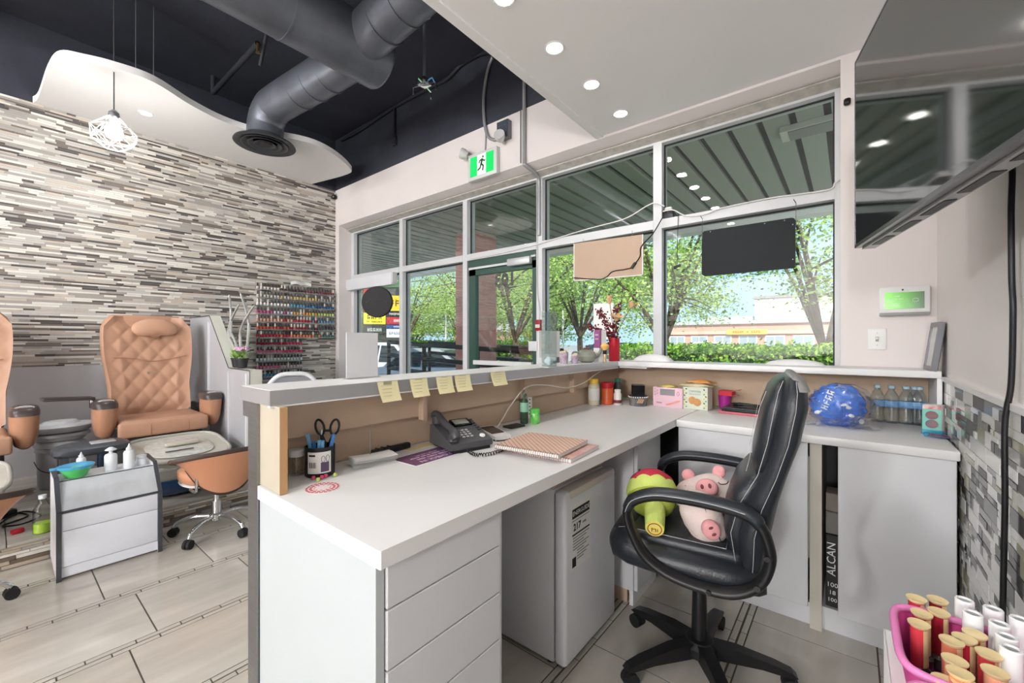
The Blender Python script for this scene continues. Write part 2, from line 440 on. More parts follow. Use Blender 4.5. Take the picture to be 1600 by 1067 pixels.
# ================================================================ windows and door
PANE = glass('window_glass', (.95, .97, .96), 1.25, .03)
FR = ALU
GASK = M('black_gasket', (30, 32, 33), .6)
bays = [(-4.973, -4.017, 1), (-3.957, -2.99, 2), (-2.93, -2.096, 3), (-2.036, -1.082, 4), (-1.024, -.067, 5)]
wins = {}
YG = 3.0
for x0, x1, n in bays:
    wd = thing('window_%d' % n, None, None); wd['kind'] = 'structure'; wins[n] = wd
    lo = .12
    obj('mullion', G().box(x0 - .06, x0, YF, 3.05, 0, 2.63), FR, wd, 0)
    if n == 5: obj('mullion', G().box(x1, x1 + .03, YF, 3.05, 0, 2.63), FR, wd, 0)
    obj('head_frame', G().box(x0, x1, YF, 3.05, 2.585, 2.63), FR, wd, 0)
    obj('transom', G().box(x0, x1, YF - .004, 3.05, 1.99, 2.052), FR, wd, 0)
    obj('pane', G().box(x0 - .004, x1 + .004, YG, YG + .006, 2.05, 2.59), PANE, wd, 0)
    g = G().box(x0, x1, YG - .012, YG - .001, 2.052, 2.06).box(x0, x1, YG - .012, YG - .001, 2.577, 2.585).box(x0, x0 + .008, YG - .012, YG - .001, 2.06, 2.577).box(x1 - .008, x1, YG - .012, YG - .001, 2.06, 2.577)
    if n != 3:
        g.box(x0, x1, YG - .012, YG - .001, 1.98, 1.99).box(x0, x0 + .008, YG - .012, YG - .001, lo, 1.98).box(x1 - .008, x1, YG - .012, YG - .001, lo, 1.98)
        obj('pane', G().box(x0 - .004, x1 + .004, YG, YG + .006, lo, 1.992), PANE, wd, 0)
        obj('sill_frame', G().box(x0, x1, YF, 3.05, 0, lo), FR, wd, 0)
    obj('gasket', g, GASK, wd, 0)
struct('trim_2', G().prism([(YW + .1, 2.63), (YW + .1, 2.622), (YF, 2.600), (YF, 2.632)], -5.033, -.039, lambda a, b, h: (h, a, b)), M('old_caulk', (196, 192, 184), .8, noise=.3, nscale=18, bump=.6, bscale=30))
# glazed door
GREEN = M('dark_green_paint', (48, 78, 68), .4)
door = thing('door_1', None, None); door['kind'] = 'structure'
dx0, dx1 = -2.925, -2.10
obj('door_head', G().box(dx0, dx1, 2.95, 3.03, 1.905, 1.988), GREEN, door, 0)
obj('door_leaf_frame', G().box(dx0 + .01, dx0 + .095, 2.955, 3.0, .01, 1.9).box(dx1 - .05, dx1 - .008, 2.955, 3.0, .01, 1.9).box(dx0 + .01, dx1 - .008, 2.955, 3.0, 1.84, 1.9).box(dx0 + .01, dx1 - .008, 2.955, 3.0, .01, .25), GREEN, door, 0)
obj('door_pane', G().box(dx0 + .09, dx1 - .04, 2.975, 2.981, .25, 1.845), PANE, door, 0)
cb = obj('door_closer', G().rbox((-2.27, 2.925, 1.905), (.25, .05, .065), .008), M('silver_paint', (196, 197, 199), .35, .3), door)
obj('closer_arm', G().box(-2.9, -2.39, 2.93, 2.945, 1.895, 1.915).box(-2.15, -2.1, 2.93, 2.945, 1.93, 1.945), ALU, cb, 0)
text('103', .17, INK, door, (-2.485, 2.985, 1.765), (R(90), 0, R(180)), name='door_number', ext=.001, bold=.006)
obj('door_alarm_box', G().rbox((-2.13, 2.945, 1.16), (.09, .03, .085), .004), ALU, door)
obj('push_bar', G().box(dx0 + .09, dx1 - .04, 2.925, 2.955, .98, 1.02), ALU, door, 0)
# ================================================================ reception counter
ZD, ZL = .814, 1.075
EDGE = M('silver_edge_band', (196, 197, 198), .34, .75, noise=.08, nscale=4)
MDF_D = MDFD
scr = thing('counter_partition', 'raw board partition of the reception counter with steel corner trim, under the long ledge', 'counter', (-1.24, .455, 0))
def rel(o, g): return g.xf(Matrix.Translation(-Vector(o.location)))
obj('outer_panel', rel(scr, G().box(-1.295, -1.284, .457, 2.76, 0, 1.034)), WHITE, scr, 0)
obj('inner_panel', rel(scr, G().box(-1.2838, -1.278, .475, 2.74, .815, 1.034)), MDF, scr, 0)
obj('upper_board', rel(scr, G().box(-1.2778, -1.25, .475, 2.735, .922, 1.034)), MDF, scr, 0)
for y in (1.0, 1.62, 2.08): obj('bracket_block', rel(scr, G().box(-1.2498, -1.222, y, y + .018, .91, 1.034)), MDF, scr, 0)
obj('end_post', rel(scr, G().box(-1.2838, -1.112, .457, .474, .815, 1.034).box(-1.1118, -1.1105, .455, .474, .815, 1.034, 1)), [M('pale_board', (178, 170, 152), .7, noise=.08, nscale=9), MDF_D], scr, 0)
obj('corner_trim', rel(scr, G().box(-1.298, -1.237, .449, .4565, 0, 1.034)), STEEL, scr, 0)
obj('trim_bracket', rel(scr, G().box(-1.345, -1.299, .452, .47, .99, 1.034)), STEEL, scr, 0)

lg = thing('counter_ledge', 'long white counter ledge with a silver edge band and sticky notes on it', 'ledge', (-1.35, .448, ZL - .04))
obj('ledge_board', rel(lg, G().box(-1.349, -1.149, .450, 2.497, ZL - .04, ZL)), WHITE, lg, 0)
obj('edge_band', rel(lg, G().box(-1.349, -1.147, .447, .450, ZL - .04, ZL - .001).box(-1.149, -1.146, .447, 2.497, ZL - .04, ZL - .001).box(-1.352, -1.349, .447, 2.497, ZL - .04, ZL - .001)), EDGE, lg, 0)
obj('white_lip', rel(lg, G().box(-1.16, -1.145, .446, 2.497, ZL - .044, ZL - .0402)), WHITE, lg, 0)
lg2 = thing('counter_ledge', 'white ledge under the window with the picture frame standing on its end', 'ledge', (-1.35, 2.5, ZL - .031))
obj('ledge_board', rel(lg2, G().rbox(((-1.349 + .30) / 2, (2.5 + 2.765) / 2, ZL - .0155), (1.649, .265, .031), .004)), WHITE, lg2)
obj('back_panel', rel(lg2, G().box(-1.277, .284, 2.742, 2.758, .815, 1.0435)), MDF, lg2, 0)
obj('corner_cleat', rel(lg2, G().box(-1.145, -.97, 2.52, 2.6, ZL - .042, ZL - .0315)), WHITE, lg2, 0)
obj('end_support', rel(lg2, G().box(.285, .301, 2.5, 2.741, ZD + .001, ZL - .0315)), WHITE, lg2, 0)

wt = one('worktop', G().prism([(-1.235, .45), (-.674, .45), (-.672, .452), (-.672, 2.74), (-1.276, 2.74), (-1.276, .476), (-1.235, .476)], ZD - .035, ZD), WHITE, 'long white worktop with the desk phone and pen cup on it', 'worktop')
wt2 = one('worktop', G().rbox(((-.671 + .302) / 2, (2.126 + 2.74) / 2, ZD - .0175), (.972, .614, .035), .005), WHITE, 'white worktop under the window carrying the water bottles', 'worktop')

dp = thing('drawer_pedestal', 'white drawer unit under the near end of the long worktop', 'drawer unit', (-.95, .63, 0))
obj('end_panel', rel(dp, G().box(-1.233, -.694, .455, .473, 0, .778)), M('end_panel_white', (182, 189, 191), .35, noise=.02), dp, 0)
obj('carcass', rel(dp, G().box(-1.22, -.712, .474, .806, .05, .778)), CAB, dp, 0)
obj('side_panel', rel(dp, G().box(-1.22, -.695, .8065, .822, 0, .778)), CAB, dp, 0)
obj('gap_backing', rel(dp, G().box(-.7118, -.706, .474, .806, .05, .778)), GREYD, dp, 0)
zz = [.777, .6845, .5665, .4485, .33, .21, .07]
for i in range(6):
    obj('drawer_front', rel(dp, G().rbox((-.6975, .6435, (zz[i] + zz[i + 1]) / 2), (.0165, .334, zz[i] - zz[i + 1] - .003), .002, 1)), CAB, dp)

fr = thing('mini_fridge', 'small white fridge with an energy label standing under the worktop', 'fridge', (-1.0, 1.5, 0))
FRW = M('fridge_white', (222, 224, 228), .3, bump=.05, bscale=200)
obj('fridge_body', rel(fr, G().rbox((-1.03, 1.495, .338), (.37, .40, .64), .012)), FRW, fr)
obj('top_panel', rel(fr, G().rbox((-1.03, 1.495, .6665), (.37, .405, .015), .005)), M('warm_grey_top', (186, 172, 158), .5), fr)
dr = obj('fridge_door', rel(fr, G().rbox((-.817, 1.495, .34), (.05, .41, .63), .014, 3)), FRW, fr)
obj('door_gasket', rel(fr, G().box(-.8445, -.842, 1.30, 1.69, .04, .64)), M('grey_gasket', (120, 120, 122), .7), fr, 0)
obj('handle_recess', rel(fr, G().rbox((-.8155, 1.495, .640), (.054, .36, .035), .012)), M('door_cap', (214, 205, 198), .35), dr)
for y in (1.33, 1.66): obj('foot', rel(fr, G().cyl((-.88, y, 0), (-.88, y, .02), .015)), BLACK, fr)
lb = obj('energy_label', rel(fr, G().box(-.7915, -.791, 1.325, 1.475, .36, .60)), PAPER, dr, 0)
LX = -.7905; fo = Vector(fr.location)
for a, b, c in ((1.465, .548, .583), (1.465, .5385, .5405), (1.465, .485, .491), (1.362, .37, .405)): obj('label_bar', rel(fr, G().box(LX - .0004, LX, 1.335, a, b, c)), INK, dr, 0)
for k in range(9): obj('label_text_line', rel(fr, G().box(LX - .0004, LX, 1.34 + .03 * (k > 4), 1.46 - .02 * (k % 3), .474 - .0105 * k, .478 - .0105 * k)), M('grey_ink', (140, 140, 140), .7), dr, 0)
text('ENERGUIDE', .024, PAPER, dr, Vector((LX + .0004, 1.40, .5655)) - fo, (R(90), 0, R(90)), ext=.0002)
text('217', .036, INK, dr, Vector((LX + .0002, 1.37, .514)) - fo, (R(90), 0, R(90)), ext=.0002, bold=.001)
text('kWh', .013, INK, dr, Vector((LX + .0002, 1.425, .516)) - fo, (R(90), 0, R(90)), ext=.0002)

fc = thing('storage_cabinet', 'white cabinet on board legs in the inner corner beside the fridge', 'cabinet', (-.95, 1.97, 0))
obj('cabinet_body', rel(fc, G().box(-1.2, -.763, 1.823, 2.12, .07, .778)), CAB, fc, 0)
obj('cabinet_door', rel(fc, G().rbox((-.753, 1.972, .424), (.017, .294, .70), .002, 1)), CAB, fc)
obj('leg_board', rel(fc, G().box(-1.2, -.80, 1.84, 1.858, 0, .069)), MDF, fc, 0)
obj('leg_board', rel(fc, G().box(-.785, -.767, 1.83, 2.12, 0, .069)), WHITE, fc, 0)

bc = thing('base_cabinet', 'white base cabinet along the window with a dark open gap', 'cabinet', (-.18, 2.4, 0))
GREY_IN = M('shade_tone_inside', (54, 54, 57), .7)
obj('cabinet_back', rel(bc, G().box(-1.26, .30, 2.60, 2.615, 0, .778)), GREY_IN, bc, 0)  # dark sheet run on behind the gaps; its colour stands for their shade
obj('divider', rel(bc, G().box(-.132, -.091, 2.155, 2.599, 0, .778)), M('bare_edge', (196, 190, 178), .5), bc, 0)
obj('side_panel', rel(bc, G().box(-.665, -.648, 2.175, 2.599, 0, .778).box(.27, .287, 2.175, 2.599, 0, .778)), GREYD, bc, 0)
obj('kick_board', rel(bc, G().box(-.66, .285, 2.185, 2.2, 0, .093)), CAB, bc, 0)
obj('cabinet_floor', rel(bc, G().box(-.0905, .269, 2.2, 2.599, .075, .093)), CAB, bc, 0)
d1 = obj('cabinet_door', rel(bc, G().rbox((-.4, 2.146, .436), (.525, .017, .683), .002, 1)), CAB, bc)
obj('finger_pull', rel(bc, G().box(-.1365, -.1325, 2.139, 2.154, .30, .72)), M('pull_shadow', (150, 146, 140), .6), d1, 0)
obj('cabinet_door', rel(bc, G().rbox((.128, 2.146, .436), (.332, .017, .683), .002, 1)), CAB, bc)
# boxes in the open gap
def carton(name, label, c, d, m, group=None, rz=0, cat='box'):
    return one(name, G().rbox((0, 0, d[2] / 2), d, .002, 1), m, label, cat, group, loc=c, rotz=rz)
ab = thing('foil_roll_box', 'black printed foil carton standing upright in the cabinet gap', 'box', (-.03, 2.24, .094))
obj('carton', G().rbox((0, 0, .15), (.10, .08, .30), .002, 1), M('black_card', (32, 31, 32), .5), ab)
text('ALCAN', .042, PAPER, ab, (-.03, -.0405, .20), (R(90), R(-90), 0))
text('100', .026, PAPER, ab, (-.028, -.0405, .092), (R(90), 0, 0))
text('18', .024, PAPER, ab, (-.028, -.0405, .06), (R(90), 0, 0))
text('100', .022, PAPER, ab, (-.028, -.0405, .03), (R(90), 0, 0))
carton('supply_box', 'grey supply carton on top of the foil carton in the cabinet gap', (-.015, 2.26, .395), (.13, .1, .09), M('grey_card', (122, 120, 116), .7))
carton('supply_box', 'dark blue supply carton pushed deep into the cabinet gap', (0, 2.40, .094), (.16, .12, .36), M('blue_card', (52, 62, 84), .6))
carton('supply_box', 'small taupe carton, the topmost box in the cabinet gap', (-.02, 2.27, .486), (.12, .1, .075), M('taupe_card', (132, 124, 114), .7))
# ================================================================ office chair
def loft(g, levels, n=28, e=3.2, m=0):
    """levels: (z, x_back, x_front, half width); superellipse rings joined upwards"""
    v = []
    for z, a, b, wd in levels:
        for k in range(n):
            t = 2 * PI * k / n; c, s = math.cos(t), math.sin(t)
            v.append(((a + b) / 2 + (b - a) / 2 * math.copysign(abs(c) ** (2 / e), c), wd * math.copysign(abs(s) ** (2 / e), s), z))
    f = [(i * n + k, i * n + (k + 1) % n, (i + 1) * n + (k + 1) % n, (i + 1) * n + k) for i in range(len(levels) - 1) for k in range(n)]
    f += [tuple(range(n))[::-1], tuple(range((len(levels) - 1) * n, len(levels) * n))]
    return g.add(v, f, m)
LEATHER = M('black_leather', (38, 42, 48), .34, noise=.1, nscale=14, bump=.12, bscale=160)
LEATHW = M('worn_grey_leather', (150, 150, 150), .5, noise=.3, nscale=30)
STITCH = M('white_thread', (176, 176, 176), .7)
oc = thing('office_chair', 'black leather executive chair with white stitching, holding plush toys', 'chair', (-.43, 1.63, 0), R(188))
shell = [(.43, -.185, -.15, .17), (.47, -.2, -.135, .2), (.536, -.213, -.128, .215), (.608, -.226, -.118, .222), (.70, -.243, -.14, .228), (.80, -.268, -.19, .235), (.9, -.30, -.215, .24), (1.0, -.319, -.232, .24), (1.05, -.318, -.242, .232), (1.083, -.305, -.255, .205), (1.097, -.287, -.27, .14)]
bk = obj('backrest', loft(G(), shell), LEATHER, oc, 60)
obj('top_cap', loft(G(), [(1.055, -.3225, -.27, .228), (1.082, -.312, -.262, .205), (1.1, -.29, -.268, .15), (1.103, -.283, -.275, .06)]), LEATHW, bk, 60)
obj('head_cushion', loft(G(), [(.785, -.21, -.19, .15), (.80, -.23, -.172, .185), (.84, -.24, -.168, .2), (.92, -.25, -.18, .205), (1.0, -.27, -.195, .205), (1.05, -.28, -.212, .195), (1.08, -.275, -.235, .16), (1.088, -.27, -.25, .08)]), LEATHER, bk, 60)
obj('lumbar_cushion', loft(G(), [(.525, -.16, -.115, .15), (.54, -.17, -.095, .185), (.6, -.17, -.085, .2), (.66, -.18, -.088, .203), (.73, -.2, -.112, .2), (.775, -.22, -.145, .19), (.79, -.22, -.175, .15)]), LEATHER, bk, 60)
for s in (-1, 1):
    obj('stitch_line', G().tube([(b + .004, s * (wd - .012), z) for z, a, b, wd in shell[1:10]], .0010, 5), STITCH, bk)
    obj('stitch_line', G().tube([((a * .55 + b * .45), s * (wd + .0008), z) for z, a, b, wd in shell[1:10]], .0009, 5), STITCH, bk)
    obj('stitch_line', G().tube([(x, s * y, z) for x, y, z in ((-.155, .188, .80), (-.164, .197, .84), (-.176, .201, .92), (-.191, .201, 1.0), (-.208, .19, 1.05))], .0009, 5), STITCH, bk)
st = obj('seat', loft(G(), [(-.21, .43, .46, .2), (-.19, .42, .51, .235), (-.1, .415, .525, .25), (.1, .41, .53, .252), (.2, .415, .54, .25), (.25, .43, .54, .24), (.27, .46, .53, .21)]).xf(Matrix(((0, 0, 1, 0), (0, 1, 0, 0), (1, 0, 0, 0), (0, 0, 0, 1)))), LEATHER, oc, 60)
obj('seat_cushion', G().rbox((.03, 0, .52), (.36, .40, .05), .024, 4), LEATHER, st, 60)
obj('stitch_line', G().tube([(.24, -.2, .5435), (.215, -.19, .5465), (-.1, -.19, .546), (-.1, .19, .546), (.215, .19, .5465), (.24, .2, .5435)], .0010, 5), STITCH, st)
arm = [(.19, .63), (.169, .67), (.107, .699), (.029, .707), (-.08, .705), (-.156, .694), (-.196, .664), (-.214, .615), (-.217, .568), (-.196, .508), (-.148, .465), (-.08, .447), (.04, .456), (.127, .496), (.172, .565)]
for s in (-1, 1):
    a = obj('armrest', G().tube(smoothpath([(x, s * .268, z) for x, z in arm], 4, True), .0155, 12, closed=True, flat=1.7, up=(0, 1, 0)), BLACK, oc, 60)
    obj('arm_pad', G().tube(smoothpath([(x, s * .268, z + .008) for x, z in arm[:7]], 4), [.012] + [.0185] * 23 + [.014], 12, flat=1.55, up=(0, 1, 0)), LEATHER, a, 60)
    obj('stitch_line', G().tube(smoothpath([(x, s * .297, z + .010) for x, z in arm[:6]], 4), .0012, 5), STITCH, a)
    for bx, bz in ((-.21, .59), (-.185, .50), (-.06, .449)): obj('arm_bolt', G().cyl((bx, s * .292, bz), (bx, s * .3, bz), .008, n=12), BLACKG, a)
obj('tilt_mechanism', G().rbox((0, 0, .395), (.2, .16, .05), .01), BLACK, oc)
obj('gas_lift', G().cyl((0, 0, .28), (0, 0, .372), .014), CHROME, oc)
obj('column_cover', G().cyl((0, 0, .105), (0, 0, .30), .028, .024), BLACK, oc)
bs = obj('hub', G().lathe([(.03, .06), (.06, .07), (.062, .1), (.045, .118), (.03, .12)], 20), BLACK, oc)
for k in range(5):
    an = R(16 + 72 * k - 188 + 2); c, s = math.cos(an), math.sin(an)
    g = G(); mt = Matrix.Rotation(an, 4, 'Z')
    g.prism([(.03, .062), (.03, .115), (.12, .112), (.24, .09), (.29, .075), (.305, .062), (.28, .058), (.2, .066)], -.024, .024, lambda a, b, h: tuple(mt @ Vector((a, h * (1 - .25 * (a / .3)), b))))
    lgp = obj('star_leg', g, BLACK, oc, 20)
    g = G()
    for q in (-.012, .012): g.cyl((c * .285 - s * (q - .009), s * .285 + c * (q - .009), .026), (c * .285 - s * (q + .009), s * .285 + c * (q + .009), .026), .026, n=18)
    g.cyl((c * .285, s * .285, .03), (c * .285, s * .285, .062), .007)
    obj('caster', g, BLACKR, lgp)

# ---- plush toys on the seat (chair local frame turned into world)
CM = oc.matrix_basis.copy(); CM = Matrix.Translation(oc.location) @ Matrix.Rotation(R(188), 4, 'Z')
PK = M('pig_fleece', (230, 212, 206), .95, noise=.06, nscale=30, bump=.3, bscale=220)
PINK = M('pig_pink', (222, 158, 160), .9, bump=.2, bscale=200)
def pig(label, lx, ly, lz, sc, rot, seed):
    p = CM @ Vector((lx, ly, lz))
    t = thing('plush_pig', label, 'plush toy', p); t.rotation_euler = rot; t.scale = (sc,) * 3
    def lump(q): k = 1 + .05 * math.sin(5 * q[0] + seed) * math.cos(4 * q[2]); return (q[0] * k, q[1] * k, q[2] * k)
    body = obj('body', G().sph((0, 0, 0), (.115, .085, .08), 28, 18, fn=lump).sph((.10, .055, -.045), (.035, .03, .03)).sph((-.085, .06, -.045), (.035, .03, .03)), PK, t, 80)
    sn = obj('snout', G().lathe([(.0, .0), (.031, .0), (.034, .012), (.032, .03), (.026, .035), (0, .036)], 20, (0.015, -.078, .0), Euler((R(90), 0, 0)), sx=1.15), PINK, t, 50)
    for s in (-1, 1):
        obj('nostril', G().sph((.015 + s * .013, -.1145, .002), (.0055, .003, .009), 10, 6), M('nostril', (120, 60, 66), .8), sn)
        obj('ear', G().sph((s * .055 + .01, -.035, .075), (.024, .012, .024), 12, 8, Euler((R(20), s * R(30), 0))), PINK, t, 80)
        a = [(.015 + s * .058 + .016 * math.cos(q), -.0705 - .002 + .012 * abs(math.cos(q)) * .5, .028 - .012 * math.sin(q)) for q in [PI * i / 8 for i in range(9)]]
        obj('eye_seam', G().tube(a, .0018, 5), INK, t)
    return t
pig('pale pink plush pig on its side by the near armrest of the chair', -.025, .115, .602, .82, (R(-8), R(64), R(20)), 1)
pig('pale pink plush pig resting against the far armrest of the chair', -.015, -.075, .612, 1.0, (R(-34), R(-14), R(14)), 3)
LIME = M('lime_fleece', (190, 206, 84), .95, bump=.25, bscale=200); LIME2 = M('pale_lime_fleece', (206, 224, 120), .95, bump=.25, bscale=200)
MELON = M('melon_red_fleece', (196, 52, 74), .95, bump=.25, bscale=200); LEMON = M('lemon_felt', (232, 212, 110), .95)
p = CM @ Vector((.15, .055, .535))
t = thing('plush_melon', 'lime green and red melon plush toy lying on the chair seat front', 'plush toy', p, R(188))
T = Matrix.Translation((.01, -.02, .082)) @ Euler((R(48), R(18), 0)).to_matrix().to_4x4() @ Matrix.Scale(.93, 4)
obj('green_body', G().lathe([(0, -.085), (.04, -.08), (.075, -.055), (.092, -.015), (.094, .015), (.08, .03)], 30).xf(T), LIME, t, 60)
obj('red_flesh', G().lathe([(.09, .012), (.094, .03), (.088, .06), (.065, .085), (.03, .098), (0, .1)], 30).xf(T), MELON, t, 60)
def scal(u, v):
    th = 2 * PI * u; k = .012 * abs(math.sin(5 * th)); r = .0985 + .004 * math.sin(v * PI)
    return tuple(T @ Vector((r * math.cos(th), r * math.sin(th), -.02 + v * (.045 + k))))
obj('scalloped_rind', G().grid(scal, 80, 5, wrapu=True), LIME2, t, 60)
for k in range(5): obj('seed', G().sph(tuple(T @ Vector((.078 * math.cos(k * 1.3), .078 * math.sin(k * 1.3), .072))), (.005, .004, .007), 8, 6), INK, t)
a, b = Vector((-.015, .05, .06)), Vector((-.035, .15, .032))
lm = obj('limb', G().tube([a, a.lerp(b, .5), b], [.036, .034, .031], 18), LIME2, t, 60)
d = (b - a).normalized(); q = d.to_track_quat('Z', 'Y').to_euler()
obj('limb_end', G().lathe([(0, 0), (.029, 0), (.029, .002), (0, .003)], 24, b, q), LEMON, lm)
obj('emblem_ring', G().tube([b + d * .003 + q.to_matrix() @ Vector((.022 * math.cos(x), .022 * math.sin(x), 0)) for x in [2 * PI * i / 24 for i in range(24)]], .0014, 5, closed=True), M('brown_thread', (128, 62, 28), .8), lm)
text('Hi', .026, MATS['brown_thread'], lm, b + d * .0036, (R(90 - 10), 0, R(188 + 8)), ext=.0004)

# ================================================================ television and the right wall
tv = thing('television', 'large black flat television on a swing mount on the right wall', 'television', (.0125, 1.81, 1.51), math.atan2(-.974, .228))
# local x runs along the screen towards the photographer, local -y is the viewing side
TW, TH = 1.11, .62
SCR = M('tv_screen', (10, 11, 13), .06, spec=1, ior=2.3)
obj('back_shell', G().rbox((TW / 2, .034, TH / 2), (TW - .01, .035, TH - .01), .008), BLACK, tv)
obj('bezel', G().box(0, TW, -.001, .016, 0, .012).box(0, TW, -.001, .016, TH - .006, TH).box(0, .004, -.001, .016, .012, TH - .006).box(TW - .004, TW, -.001, .016, .012, TH - .006), M('bezel_grey', (128, 128, 130), .25, .8), tv, 0)
obj('screen', G().box(.004, TW - .004, .0, .015, .012, TH - .006), SCR, tv, 0)
obj('bottom_cover', G().box(.01, TW - .01, .017, .05, -.006, .0035), M('silver_plate', (176, 176, 178), .35, .6), tv, 0)
for k in range(6): obj('vent_slot', G().box(.08 + .17 * k, .2 + .17 * k, .024, .044, -.0075, -.0061), BLACK, tv, 0)
mt_ = obj('wall_bracket', G().box(.45, .7, .0515, .062, .12, .5).box(.52, .56, .062, .17, .2, .24).box(.5, .74, .170, .182, .05, .42), BLACKG, tv, 0)
def wire(name, pts, r, m, label, cat='cable', n=8): return one(name, G().tube(smoothpath(pts, n), r, 7), m, label, cat, smooth=60)
cx = XR - .010
wire('television_cable', [(.27, 1.56, 1.70), (cx, 1.535, 1.66), (cx, 1.53, 1.5), (cx, 1.525, 1.35), (cx, 1.515, 1.27), (cx, 1.53, 1.1), (cx - .008, 1.54, 1.0), (cx - .008, 1.54, .8), (cx - .008, 1.56, .5), (cx - .008, 1.55, .25)], .006, BLACK, 'black cable hanging down the right wall from the television')
ap = thing('security_keypad', 'white alarm panel with a lit green screen on the wall', 'keypad', (.2015, YW, 1.394))
obj('case', G().rbox((0, -.0125, 0), (.181, .025, .142), .006), M('panel_white', (226, 226, 226), .4), ap)
obj('lower_grille', G().rbox((0, -.015, -.062), (.178, .028, .016), .004), M('panel_grey', (150, 150, 150), .5), ap)
def grad(name, c1, c2, axis_scale, strength):
    m = M(name, c1, .2); nt = m.node_tree; b = nt.nodes['Principled BSDF']
    tc = nt.nodes.new('ShaderNodeTexCoord'); sp = nt.nodes.new('ShaderNodeSeparateXYZ'); mr = nt.nodes.new('ShaderNodeMapRange')
    mr.inputs[1].default_value = -axis_scale; mr.inputs[2].default_value = axis_scale
    r = nt.nodes.new('ShaderNodeValToRGB'); r.color_ramp.elements[0].color = (*lin(c1), 1); r.color_ramp.elements[1].color = (*lin(c2), 1)
    nt.links.new(tc.outputs['Object'], sp.inputs[0]); nt.links.new(sp.outputs[0], mr.inputs[0]); nt.links.new(mr.outputs[0], r.inputs[0])
    nt.links.new(r.outputs[0], b.inputs['Base Color']); nt.links.new(r.outputs[0], b.inputs['Emission Color']); b.inputs['Emission Strength'].default_value = strength
    return m
obj('screen', G().box(-.07, .07, -.0262, -.0252, -.037, .042), grad('alarm_screen', (92, 176, 46), (70, 84, 70), .07, .7), ap, 0)
obj('camera_eye', G().cyl((-.005, -.0255, .054), (-.005, -.0265, .054), .004), BLACK, ap)
marks((5,), .009, PAPER, ap, (-.027, -.0265, .024), (R(90), 0, 0), ext=.0002)
marks((5, 3,), .011, PAPER, ap, (-.027, -.0265, .010), (R(90), 0, 0), ext=.0002)
marks((5, 2,), .007, PAPER, ap, (-.027, -.0265, -.010), (R(90), 0, 0), ext=.0002)
marks((6,), .007, PAPER, ap, (-.027, -.0265, -.019), (R(90), 0, 0), ext=.0002)
obj('status_icon', G().tube([(.04 + .011 * math.cos(x), -.0264, .003 + .008 * math.sin(x)) for x in [2 * PI * i / 16 for i in range(16)]], .0012, 5, closed=True), PAPER, ap)
sw = thing('light_switch', 'white toggle light switch on the wall below the alarm panel', 'light switch', (.1045, YW, 1.212))
obj('cover_plate', G().rbox((0, -.003, 0), (.07, .006, .105), .003), PAPER, sw)
obj('toggle', G().box(-.006, .006, -.0062, -.0061 - .001, -.012, .012, 1).rbox((0, -.010, .003), (.009, .012, .01), .002), [PAPER, M('switch_slot', (170, 165, 155), .6)], sw)
for z in (-.03, .03): obj('screw', G().cyl((0, -.006, z), (0, -.0072, z), .003, n=10), M('screw_cream', (200, 196, 186), .4), sw)
pf = thing('picture_frame', 'grey picture frame leaning on the right wall at the end of the ledge', 'picture frame', (.262, 2.57, ZL))
pf.rotation_euler = (0, R(7), R(4))
obj('frame', G().box(0, .018, -.075, .075, .001, .02).box(0, .018, -.075, .075, .19, .21).box(0, .018, -.075, -.055, .02, .19).box(0, .018, .055, .075, .02, .19), M('pewter', (120, 121, 126), .35, .5), pf, 0)
obj('print', G().box(.005, .009, -.055, .055, .02, .19), M('pale_print', (206, 206, 204), .3, noise=.2, nscale=25), pf, 0)
obj('backing', G().box(.0181, .021, -.07, .07, .005, .205), BLACK, pf, 0)
sp_ = onY(1325, 160, YW)
sn_ = thing('motion_sensor', 'small black sensor on the wall beside the window head', 'sensor', (sp_.x - .003, YW, sp_.z))
obj('sensor_body', G().rbox((0, -.012, 0), (.03, .024, .036), .01, 3), BLACK, sn_)
obj('lens', G().lathe([(0, 0), (.007, 0), (.006, .003), (0, .004)], 14, (0, -.0242, 0), Euler((R(90), 0, 0))), BLACKG, sn_)
